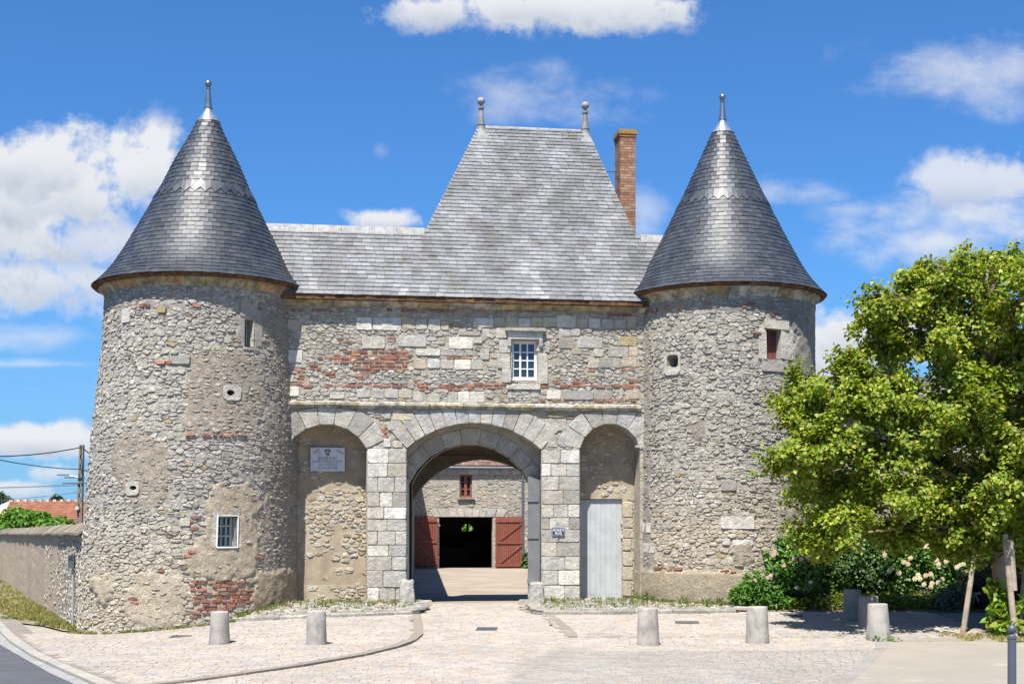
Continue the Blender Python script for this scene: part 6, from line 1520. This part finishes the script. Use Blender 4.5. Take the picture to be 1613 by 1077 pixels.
# stakes
def stake(x0, y0, x1, y1, w, Y0, Y1, lab):
    a, b = at(x0, y0, Y0), at(x1, y1, Y1); m = MB(); m.tube([a, b], [w/2*Y0/FPX, w/2*Y1/FPX*.92], (.30, .25, .19), 9); tag(m.build('tree_stake', 'old_wood', None, smooth=False), lab, 'stake', 'wooden stakes of the young tree')
stake(1516, 1003, 1537, 858, 9, 28.6, 28.9, 'leaning round wooden stake by the car wheel, in front of the cream roses')
stake(1600, 1012, 1583, 842, 10, 27.9, 28.4, 'weathered wooden stake crossing in front of the tree trunk')
stake(1604, 1003, 1620, 856, 10, 30., 30., 'wooden stake behind the trunk at the edge of the picture')
m = MB(); m.tube([at(1597, 930, 28.15), at(1591, 850, 28.28)], .07, (.31, .26, .2), 9); tag(m.build('stake_splint', 'old_wood', None), 'short split wooden piece fastened to the stake before the trunk', 'stake')
m = MB(); m.tube([at(1537, 886, 28.8), at(1560, 885, 28.95), at(1572, 878, 28.9), at(1585, 868, 28.5), at(1602, 862, 28.6), at(1616, 858, 30.)], .014, (.03, .03, .03), 6); m.tube([at(1560, 862, 29), at(1572, 868, 28.95), at(1587, 864, 28.4)], .016, (.03, .03, .03), 6); tag(m.build('tree_tie', 'rubber', None), 'thin black strap tying the trunk to its wooden stakes', 'tie')
# shoots at the foot of the tree
def big(name, lab, cat, clumps, n, size, base, **k): return bush(name, lab, cat, clumps, n, size, base, matn='leaf', **k)
big('basal_shoots', 'large-leaved lime green shoots growing at the foot of the tree trunk', 'shoots', [ell(1580, 985, 28.4, 20, 22, .35), ell(1572, 962, 28.5, 12, 18, .25), ell(1590, 990, 28.2, 16, 18, .3), ell(1575, 940, 28.6, 10, 10, .2), ell(1607, 955, 28.3, 8, 10, .15), ell(1568, 925, 28.7, 8, 10, .15)], 340, .16, (.15, .26, .02), alt=(.25, .30, .03), pa=.3, loc=(*gp(1575, 1003), g(*gp(1575, 1003))))
# --- planting bed
Yb_ = 33.2
bush('feathery_shrub', 'bright green feathery low shrub at the foot of the plaster base', 'shrub', [ell(1195, 930, 32.9, 40, 32, .6), ell(1225, 915, 33.1, 32, 30, .6), ell(1165, 940, 32.7, 16, 18, .4), ell(1215, 948, 32.6, 40, 16, .4)], 5200, .055, (.075, .19, .022), matn='leaf', alt=(.12, .24, .03), pa=.2, elong=2.2)
rs = bush('rose_bush', 'tall pink rose bush with upright sprigs against the narrower tower', 'rose bush', [ell(1262, 893, 33.2, 42, 34, .6), ell(1240, 870, 33.4, 32, 30, .5), ell(1280, 870, 33.4, 26, 28, .5), ell(1207, 848, 33.5, 8, 24, .15), ell(1243, 842, 33.5, 9, 20, .15), ell(1216, 872, 33.5, 12, 20, .2), ell(1205, 880, 33.3, 20, 16, .3), ell(1265, 920, 33, 34, 16, .4)], 5200, .075, (.085, .185, .025), alt=(.14, .25, .03), pa=.25)
bush('evergreen_bush', 'dense dark green bush in shade behind the square-cut stone post', 'bush', [ell(1320, 890, 34.5, 46, 50, .9), ell(1365, 900, 34.6, 50, 46, .9), ell(1340, 858, 34.8, 48, 26, .8), ell(1395, 870, 34.8, 38, 40, .8), ell(1300, 930, 34.1, 30, 22, .5)], 11000, .07, (.045, .10, .018), alt=(.08, .15, .025), pa=.2)
cr = bush('rambling_rose', 'spreading rose bush covered in cream blooms between the dark bush and the car', 'rose bush', [ell(1430, 885, 34.7, 48, 48, .8), ell(1485, 890, 34.7, 52, 48, .8), ell(1525, 880, 34.9, 36, 44, .7), ell(1460, 850, 35., 60, 24, .7), ell(1500, 925, 34.3, 46, 20, .5), ell(1415, 925, 34.3, 30, 20, .5), ell(1545, 900, 35., 24, 36, .6)], 11500, .075, (.07, .17, .02), alt=(.13, .24, .03), pa=.3)
def blooms(parent, pts, Y, rad, cols):
    for (px, py) in pts:
        c = Vector(at(px, py, Y+random.uniform(-.06, .06))); m = MB(); col = jit(random.choice(cols), .06)
        for lay, (n, rr, h) in enumerate(((6, 1., .1), (5, .68, .35), (4, .38, .6))):
            for k in range(n):
                a = 2*math.pi*(k+lay*.4)/n; d = Vector((math.cos(a), -h*1.2, math.sin(a))); t = Vector((-math.sin(a), 0, math.cos(a))); R = rad*rr
                m.poly([c+Vector((0, -rad*h*.5, 0)), c+d*R*.6+t*R*.45, c+d*R*1.0, c+d*R*.6-t*R*.45], jit(col, .07, .02))
        m.build('bloom', 'petal', parent)
blooms(cr, [(1461,857),(1459,862),(1481,850),(1483,858),(1478,846),(1506,864),(1475,882),(1478,888),(1510,890),(1517,888),(1507,893),(1404,895),(1401,899),(1446,905),(1449,911),(1458,906),(1466,904),(1455,920),(1468,918),(1478,917),(1466,924),(1441,911),(1390,868),(1394,874),(1416,902),(1424,885),(1430,888),(1476,940),(1520,912),(1524,905),(1521,920),(1517,916),(1434,878),(1490,884),(1413,845),(1438,860),(1500,875),(1484,912)], 33.75, .072, [(.80, .70, .48), (.82, .76, .6), (.78, .62, .42), (.82, .72, .56)])
blooms(rs, [(1219,873),(1220,868),(1190,913),(1201,906),(1214,906),(1217,914),(1208,910),(1251,879),(1277,917),(1255,925),(1243,915),(1262,880),(1234,890),(1272,877),(1186,917)], 32.62, .062, [(.72, .50, .47), (.74, .6, .55), (.76, .66, .6)])
bush('catmint', 'grey green catmint clump in front of the cream roses', 'plant', [ell(1505, 937, 32.6, 24, 22, .4), ell(1487, 945, 32.4, 18, 16, .3), ell(1520, 945, 32.5, 12, 16, .3)], 1900, .045, (.12, .19, .12), alt=(.16, .18, .26), pa=.08, elong=1.8)
m_pos = []; nrm = 5200; xx = rng.uniform(1195, 1525, nrm)
pos = np.array([(*gp(x, random.uniform(951, 963.5)), 0) for x in xx]); pos[:, 2] = [g(p[0], p[1])+.04+random.random()**1.5*.26 for p in pos]
o = leaves('ground_cover', pos, rng.uniform(.05, .09, nrm), leafcols(nrm, (.13, .19, .025), .25, (.20, .22, .03), .3), 'leaf', None, up=1.2, kind='stuff')
o['label'] = 'low yellow green ground cover along the edge of the planting bed'
# --- grass and weeds
def grass(name, pts, hgt, cols, wd=.008, n=5, parent=None):
    m = MB()
    for (x, y, z) in pts:
        for _ in range(n):
            a = random.uniform(0, 6.28); h = hgt*random.uniform(.4, 1.2); l = random.uniform(.1, .6)*h; bx_, by_ = x+random.gauss(0, .035), y+random.gauss(0, .035); dx, dy = math.cos(a), math.sin(a); w = wd*random.uniform(.7, 1.5); c = jit(random.choice(cols), .2, .05)
            m.poly([(bx_-dy*w, by_+dx*w, z), (bx_+dy*w, by_-dx*w, z), (bx_+dx*l*.4+dy*w*.7, by_+dy*l*.4-dx*w*.7, z+h*.6), (bx_+dx*l, by_+dy*l, z+h), (bx_+dx*l*.4-dy*w*.7, by_+dy*l*.4+dx*w*.7, z+h*.6)], c)
    return m.build(name, 'grass_blade', parent, kind='stuff')
GRN = [(.10, .17, .03), (.15, .20, .04), (.20, .22, .06)]; DRY = [(.38, .29, .12), (.42, .33, .16), (.25, .24, .07)]
pts = []
for _ in range(520):      # weeds in the aprons, thicker at the foot of the walls
    X = random.uniform(KL[0][0], KL[6][0]); yf = facYd(X)-.08; t = random.random()**.45; Y = lerp(YkL(X)+.2, yf, t)
    for a, b, r in towers:
        if math.hypot(X-a, Y-b) < r+.03: Y = None; break
    if Y: pts.append((X, Y, zfL(X, Y)-.01))
for _ in range(420):
    X = random.uniform(KR[2][0]+.2, KR[-1][0]-.05); t = random.random()**.6; Y = lerp(YkR(X)+.2, facYd(X)-.08, t)
    for a, b, r in towers:
        if math.hypot(X-a, Y-b) < r+.03: Y = None; break
    if Y: pts.append((X, Y, zfR(X, Y)-.01))
for (tw, a0, a1, n) in ((LT, -1.55, .95, 330), (RT, -1.2, .6, 220)):
    for _ in range(n):
        th = random.uniform(a0, a1)-tw.face; r = tw.rs[1]+.08+abs(random.gauss(0, .08)); X, Y = tw.c[0]+tw.dx[1]+r*math.sin(th), tw.c[1]-r*math.cos(th)
        inA = in_apron(X, Y); zz = (zfL if tw is LT else zfR)(X, Y) if inA and (X > KL[0][0]) else g(X, Y); pts.append((X, Y, zz))
grass('weeds', [p for p in pts if random.random() < .75], .10, GRN+DRY[2:], n=5)
grass('dry_grass', [(gp(x, y)[0], gp(x, y)[1], g(*gp(x, y))) for x, y in [(random.uniform(80, 210), random.uniform(968, 992)) for _ in range(260)] if y > 955+(x-80)*.26 and y < 975+(x-80)*.16]+[p for p in pts if random.random() < .3]+[(*gp(x, y), g(*gp(x, y))) for x, y in [(random.uniform(1480, 1613), random.uniform(1000, 1013)) for _ in range(420)] if y < 1004+(x-1480)*.06+3*math.sin(x*.1)], .075, DRY, n=6)
vp = []
for _ in range(5200):
    i = random.choices(range(len(VER)-1), [5, 5, 5, 4, 3, 1])[0]; t, s = random.random(), random.random()
    a, b = (lerp(VER[i][0], VER[i+1][0], t), lerp(VER[i][1], VER[i+1][1], t)), (lerp(VERO[i][0], VERO[i+1][0], t), lerp(VERO[i][1], VERO[i+1][1], t)); x, y = lerp(a[0], b[0], s), lerp(a[1], b[1], s)
    if s > .5 and nz(x*.8, y*.8, 3.) < (s-.72)*1.6: continue
    vp.append((x, y, g(x, y)-.01))
grass('verge_grass', vp, .085, GRN+DRY[2:]+DRY, wd=.016, n=4)
wp = []
for (x, y, n) in ((1540, 985, 0), (1130, 958, 9), (1115, 960, 5), (1148, 955, 9), (1075, 957, 4), (190, 985, 18), (170, 988, 12), (310, 978, 40), (330, 980, 40), (360, 977, 30), (398, 968, 26), (1003, 948, 6), (1015, 950, 6), (586, 944, 16), (612, 948, 12)):
    for _ in range(n): X, Y = gp(x+random.gauss(0, 5), y+random.gauss(0, 1)); wp.append((X, Y, g(X, Y)+.1))
grass('tall_weeds', wp, .2, GRN, wd=.014, n=4)
leaves('weed_leaves', np.array([(p[0]+random.gauss(0, .05), p[1]-.05+random.gauss(0, .05), p[2]+random.random()*.1) for p in wp for _ in range(3)]), .05, leafcols(len(wp)*3, (.10, .19, .03)), 'leaf', None, kind='stuff')
X, Y = gp(1391, 1009); pos = np.array([(X+random.gauss(.02, .12), Y-.05+random.gauss(0, .03), g(X, Y)+abs(random.gauss(.03, .06))) for _ in range(60)]); o = leaves('creeping_weed', pos, .05, leafcols(60, (.13, .22, .03)), 'leaf', None, kind='stuff')
# --- growth beyond the walls
def far_tree(name, lab, cat, clumps, n, size, base, trunk=True, group=None, matn='leaf', alt=None):
    r = bush(name, lab, cat, clumps, n, size, base, matn=matn, stems=False, group=group, alt=alt, pa=.2, loc=(clumps[0][0][0], clumps[0][0][1], -.6))
    if trunk: c = clumps[0][0]; m = MB(); m.tube([(c[0], c[1], -.8), (c[0]+.1, c[1], c[2]*.5), (c[0], c[1], c[2]+clumps[0][1][2]*.5)], [.22, .16, .06], (.2, .16, .12), 8); m.build('trunk', 'bark', r)
    return r
far_tree('rounded_shrub', 'rounded bright green shrub showing over the garden wall', 'shrub', [ell(40, 824, 80, 48, 24, 2.), ell(85, 827, 80, 30, 15, 1.6), ell(5, 838, 80, 34, 24, 1.8), ell(-45, 835, 84, 46, 34, 1.9), ell(60, 850, 80, 60, 26, 1.9)], 11000, .2, (.09, .21, .018), alt=(.14, .26, .03))
far_tree('distant_tree', 'dark treetop peeping over the red roof ridge', 'tree', [ell(88, 786, 130, 6, 8, .8), ell(96, 790, 130, 5, 6, .7), ell(90, 800, 130, 8, 12, .9)], 420, .25, (.035, .07, .025), matn='leaf_dark')
far_tree('distant_tree', 'small dark treetop at the edge of the picture beyond the cream gable', 'tree', [ell(0, 782, 130, 10, 7, .9), ell(12, 788, 130, 7, 5, .7), ell(-12, 790, 130, 14, 12, .9)], 560, .25, (.04, .075, .03), matn='leaf_dark')
far_tree('garden_tree', 'sunlit green tree framed in the back window of the barn', 'tree', [(Wp(bf(741, 830, 52)[0], 52, bf(741, 831, 52)[1]), (1.6, 1.2, 1.4)), (Wp(bf(728, 834, 53)[0]-.3, 53, bf(741, 836, 53)[1]), (1.2, 1., 1.1))], 2600, .18, (.12, .24, .02))
far_tree('yard_plant', 'small leafy plant by the barn downpipe', 'plant', [(Wp(bf(830, 888)[0], BD-.5, .2), (.3, .25, .5))], 260, .16, (.08, .17, .03), trunk=False)
r = far_tree('dark_conifer', 'dark conifer glimpsed behind the crown of the lime tree', 'tree', [ell(1578, 520, 47, 24, 50, .9), ell(1575, 490, 47, 16, 30, .7), ell(1595, 560, 47, 40, 40, 1.), ell(1577, 470, 47, 9, 20, .5)], 5200, .12, (.02, .045, .018), matn='leaf_dark')
# treeline far off along the horizon
pos = []
for k in range(260):
    x = random.uniform(-520, 520); y = random.uniform(430, 520); h = random.uniform(3, 8); n = 40; pos.append(np.array([x, y, h*.45])+rng.normal(size=(n, 3))*np.array([6, 2, h*.3]))
pos = np.concatenate(pos); leaves('far_woods', pos, rng.uniform(1.2, 2.4, len(pos)), leafcols(len(pos), (.05, .08, .03)), 'leaf_dark', None, kind='stuff')

# ================================================================== HOUSE BEHIND THE TREE
rh = thing('stone_house', 'long low stone house with grey slate roof mostly hidden behind the lime tree', 'house', (14, 37, -.2))
def RH(x, d, z): return (6.6+x, 37.2+d+.02*x, z)
m = MB()
for i in range(40):
    for j in range(10):
        a, b, z0, z1 = i*.5, i*.5+.5, -.5+j*.56, -.5+(j+1)*.56; m.poly([RH(a, 0, z0), RH(b, 0, z0), RH(b, 0, z1), RH(a, 0, z1)], jit((.40, .36, .30), .06))
m.poly([RH(0, 0, -.5), RH(0, 6, -.5), RH(0, 6, 5.1), RH(0, 2, 6.1), RH(0, 0, 5.1)], (.4, .36, .3)); rhw = m.build('wall', 'mortar', rh)
Pr = []; sd = seeds(.1, 9, 0, 5, (.1, .17), (.15, .35))
for p, cell in zip(sd, voronoi(sd, 1.6, .55)):
    if cell is None or random.random() < .25: continue
    q = stone_piece(cell, lambda x, z, o: RH(x, -o, z), random.uniform(.008, .03), jit(mixt(GREY, CREAM, random.random()), .14, .03), gap=.012)
    if q: Pr.append(q)
emit(Pr, 'rubble_stone', 'small_rubble', 'rubble', rhw, 60)
m = MB(); rows = 13
for k in range(rows):
    d0, d1, z0, z1 = -.3+k*.2, -.3+(k+1.15)*.2, 5.02+k*.086, 5.02+(k+1.15)*.086; x = -.3-(.1 if k % 2 else 0)
    while x < 19: w = random.uniform(.2, .28); m.poly([RH(x+.004, d0, z0+.03), RH(x+w-.004, d0, z0+.03+random.uniform(-.005, .005)), RH(x+w-.004, d1, z1+.01), RH(x+.004, d1, z1+.01)], jit(random.choice([(.16, .155, .15), (.22, .215, .21), (.12, .12, .115)]), .2)); x += w
m.build('roof_slates', 'slate_pale', rh, kind='stuff')
m = MB(); m.poly([RH(-.3, -.3, 5.0), RH(19, -.3, 5.0), RH(19, 2.3, 6.15), RH(-.3, 2.3, 6.15)], (.08, .08, .08)); m.poly([RH(-.3, 2.3, 6.15), RH(19, 2.3, 6.15), RH(19, 6.3, 5), RH(-.3, 6.3, 5)], (.1, .1, .1)); m.build('roof', 'slate_pale', rh)
m = MB(); m.tube([RH(-.3, -.36, 5.0), RH(19, -.36, 5.0)], .06, (.10, .10, .11), 7); m.build('gutter', 'zinc', rh)

# ================================================================== PARKED CAR
cY = 33.; cX = (1612-CXP)/FPX*cY; cg = g(cX, cY)
car = thing('parked_car', 'black car parked half out of the picture behind the staked tree', 'car', (cX, cY, cg))
ca = math.radians(115.5)           # heading
cf = Vector((math.cos(ca), math.sin(ca), 0)); cs_ = Vector((-math.sin(ca), math.cos(ca), 0))
# place so that the near front wheel sits at its sighting
wheel_w = Vector(at(1541, 971, 32.6)); wheel_w.z = cg
orig = wheel_w-cf*1.38-cs_*.80
def CP(x, y, z): p = orig+cf*x+cs_*y; return (p.x, p.y, cg+z)
secs = [(-2.2, .55, 1.05, .70, None), (-2.05, .35, 1.1, .86, None), (-1.4, .28, 1.14, .91, None), (0, .26, 1.10, .92, None), (.9, .27, 1.06, .91, None), (1.4, .28, 1.02, .90, None), (2.0, .32, .90, .82, None), (2.25, .42, .78, .62, None)]
m = MB(); ring = []
for (x, zb, zt, hw, _) in secs:
    prof = [(-hw*.9, zb), (-hw, zb+.15), (-hw*1.0, lerp(zb, zt, .6)), (-hw*.93, zt-.05), (-hw*.8, zt), (hw*.8, zt), (hw*.93, zt-.05), (hw*1.0, lerp(zb, zt, .6)), (hw, zb+.15), (hw*.9, zb)]
    ring.append(len(m.v)); m.v += [CP(x, y, z) for y, z in prof]
for a, b in zip(ring, ring[1:]):
    for k in range(10): j = (k+1) % 10; m.f.append((a+k, a+j, b+j, b+k)); m.c.append((.008, .008, .009))
m.f += [tuple(range(ring[0], ring[0]+10)), tuple(range(ring[-1], ring[-1]+10))]; m.c += [(.008,)*3]*2
m.build('body', 'car_paint', car, smooth=True)
m = MB(); m.v = [CP(x, y, z) for x, y, z in ((1.0, -.80, 1.05), (1.0, .80, 1.05), (-2.0, .80, 1.1), (-2.0, -.80, 1.1), (.15, -.62, 1.62), (.15, .62, 1.62), (-1.5, .62, 1.64), (-1.5, -.62, 1.64))]; m.f = [(4,5,6,7), (0,3,7,4), (1,5,6,2), (2,6,7,3), (0,4,5,1)]; m.c = [(.008,)*3]*5; m.build('cabin', 'car_paint', car)
def pane(name, pts, o=.012):
    v = [Vector(CP(*p)) for p in pts]; n = (v[1]-v[0]).cross(v[2]-v[0]).normalized(); c = Vector(CP(-.5, 0, 1.2)); ctr = sum(v, Vector())/len(v)
    if n.dot(ctr-c) < 0: n = -n
    q = [ctr+(p-ctr)*.9+n*o for p in v]; m = MB(); m.poly(q, (.02,)*3); m.build(name, 'glass', car)
pane('windscreen', [(1.0, -.80, 1.05), (1.0, .80, 1.05), (.15, .62, 1.62), (.15, -.62, 1.62)])
for s in (-1, 1): pane('side_window', [(.75, .80*s, 1.07), (-.4, .80*s, 1.08), (-.4, .62*s, 1.62), (.15, .62*s, 1.62)]); pane('side_window', [(-.5, .80*s, 1.08), (-1.8, .80*s, 1.1), (-1.4, .62*s, 1.62), (-.5, .62*s, 1.62)])
for (x, y) in ((1.38, .80), (1.38, -.80), (-1.35, .80), (-1.35, -.80)):
    st = math.radians(6) if x > 0 else 0
    wf = cf*math.cos(st)-cs_*math.sin(st); ws = (cs_*math.cos(st)+cf*math.sin(st))*(1 if y > 0 else -1); c = Vector(CP(x, y, .345)); m = MB()
    wl_ = link('wheel', None, car)
    prof = [(.20, .07), (.22, .10), (.31, .11), (.34, .07), (.345, 0), (.34, -.07), (.30, -.1), (.2, -.09)]; n = 28
    for (r_, o_) in prof:
        for k in range(n): t = 2*math.pi*k/n; m.v.append(tuple(c+(wf*math.cos(t)+Vector((0, 0, 1))*math.sin(t))*r_+ws*o_))
    for j in range(len(prof)-1):
        for k in range(n): k2 = (k+1) % n; m.f.append((j*n+k, j*n+k2, (j+1)*n+k2, (j+1)*n+k)); m.c.append((.015,)*3)
    m.build('tyre', 'rubber', wl_, smooth=True)
    m = MB(); Zv = Vector((0, 0, 1))
    for k in range(5):
        for e in (-.13, .13):
            t = 2*math.pi*k/5+e+.3; d = wf*math.cos(t)+Zv*math.sin(t); q = wf*-math.sin(t)+Zv*math.cos(t); a, b = c+d*.04+ws*.085, c+d*.225+ws*.075; m.poly([a-q*.018, b-q*.024, b+q*.024, a+q*.018], (.55, .56, .58))
    for (r0, r1) in ((0, .05), (.212, .235)):
        for k in range(20): t0, t1 = 2*math.pi*k/20, 2*math.pi*(k+1)/20; P2 = lambda r_, t: c+(wf*math.cos(t)+Zv*math.sin(t))*r_+ws*.088; m.poly([P2(r0, t0), P2(r1, t0), P2(r1, t1), P2(r0, t1)] if r0 else [P2(0, 0), P2(r1, t0), P2(r1, t1)], (.55, .56, .58))
    m.build('rim', 'alloy', wl_)
    m = MB(); m.poly([tuple(c+(wf*math.cos(2*math.pi*k/20)+Zv*math.sin(2*math.pi*k/20))*.22+ws*.03) for k in range(20)], (.01,)*3); m.build('hub_back', 'rubber', wl_)
    m = MB()      # dark arch above the wheel
    for k in range(12):
        t0, t1 = math.pi*k/12, math.pi*(k+1)/12; Q = lambda t, r_, o_: CP(x+math.cos(t)*r_, y+(o_ if y > 0 else -o_), .36+math.sin(t)*r_); m.poly([Q(t0, .40, .115), Q(t1, .40, .115), Q(t1, .46, .12), Q(t0, .46, .12)], (.012,)*3)
    m.build('wheel_arch', 'rubber', car)
for y in (-.58, .58): m = MB(); c = CP(2.14, y, .74); m.lathe((c[0], c[1], c[2]-.07), [(.02, 0), (.13, .03), (.14, .08), (.1, .13), (.02, .15)], 12, (.3, .32, .35)); m.build('headlight', 'glass', car, smooth=True)
m = MB(); a, b = Vector(CP(.75, .95, 1.0)), Vector(CP(.75, -.95, 1.0))
for q in (a, b): m2 = MB(); m2.cbox(q+Vector((0, 0, .06)), .12, .2, .15, (.01,)*3, ca); m2.build('mirror', 'car_paint', car)
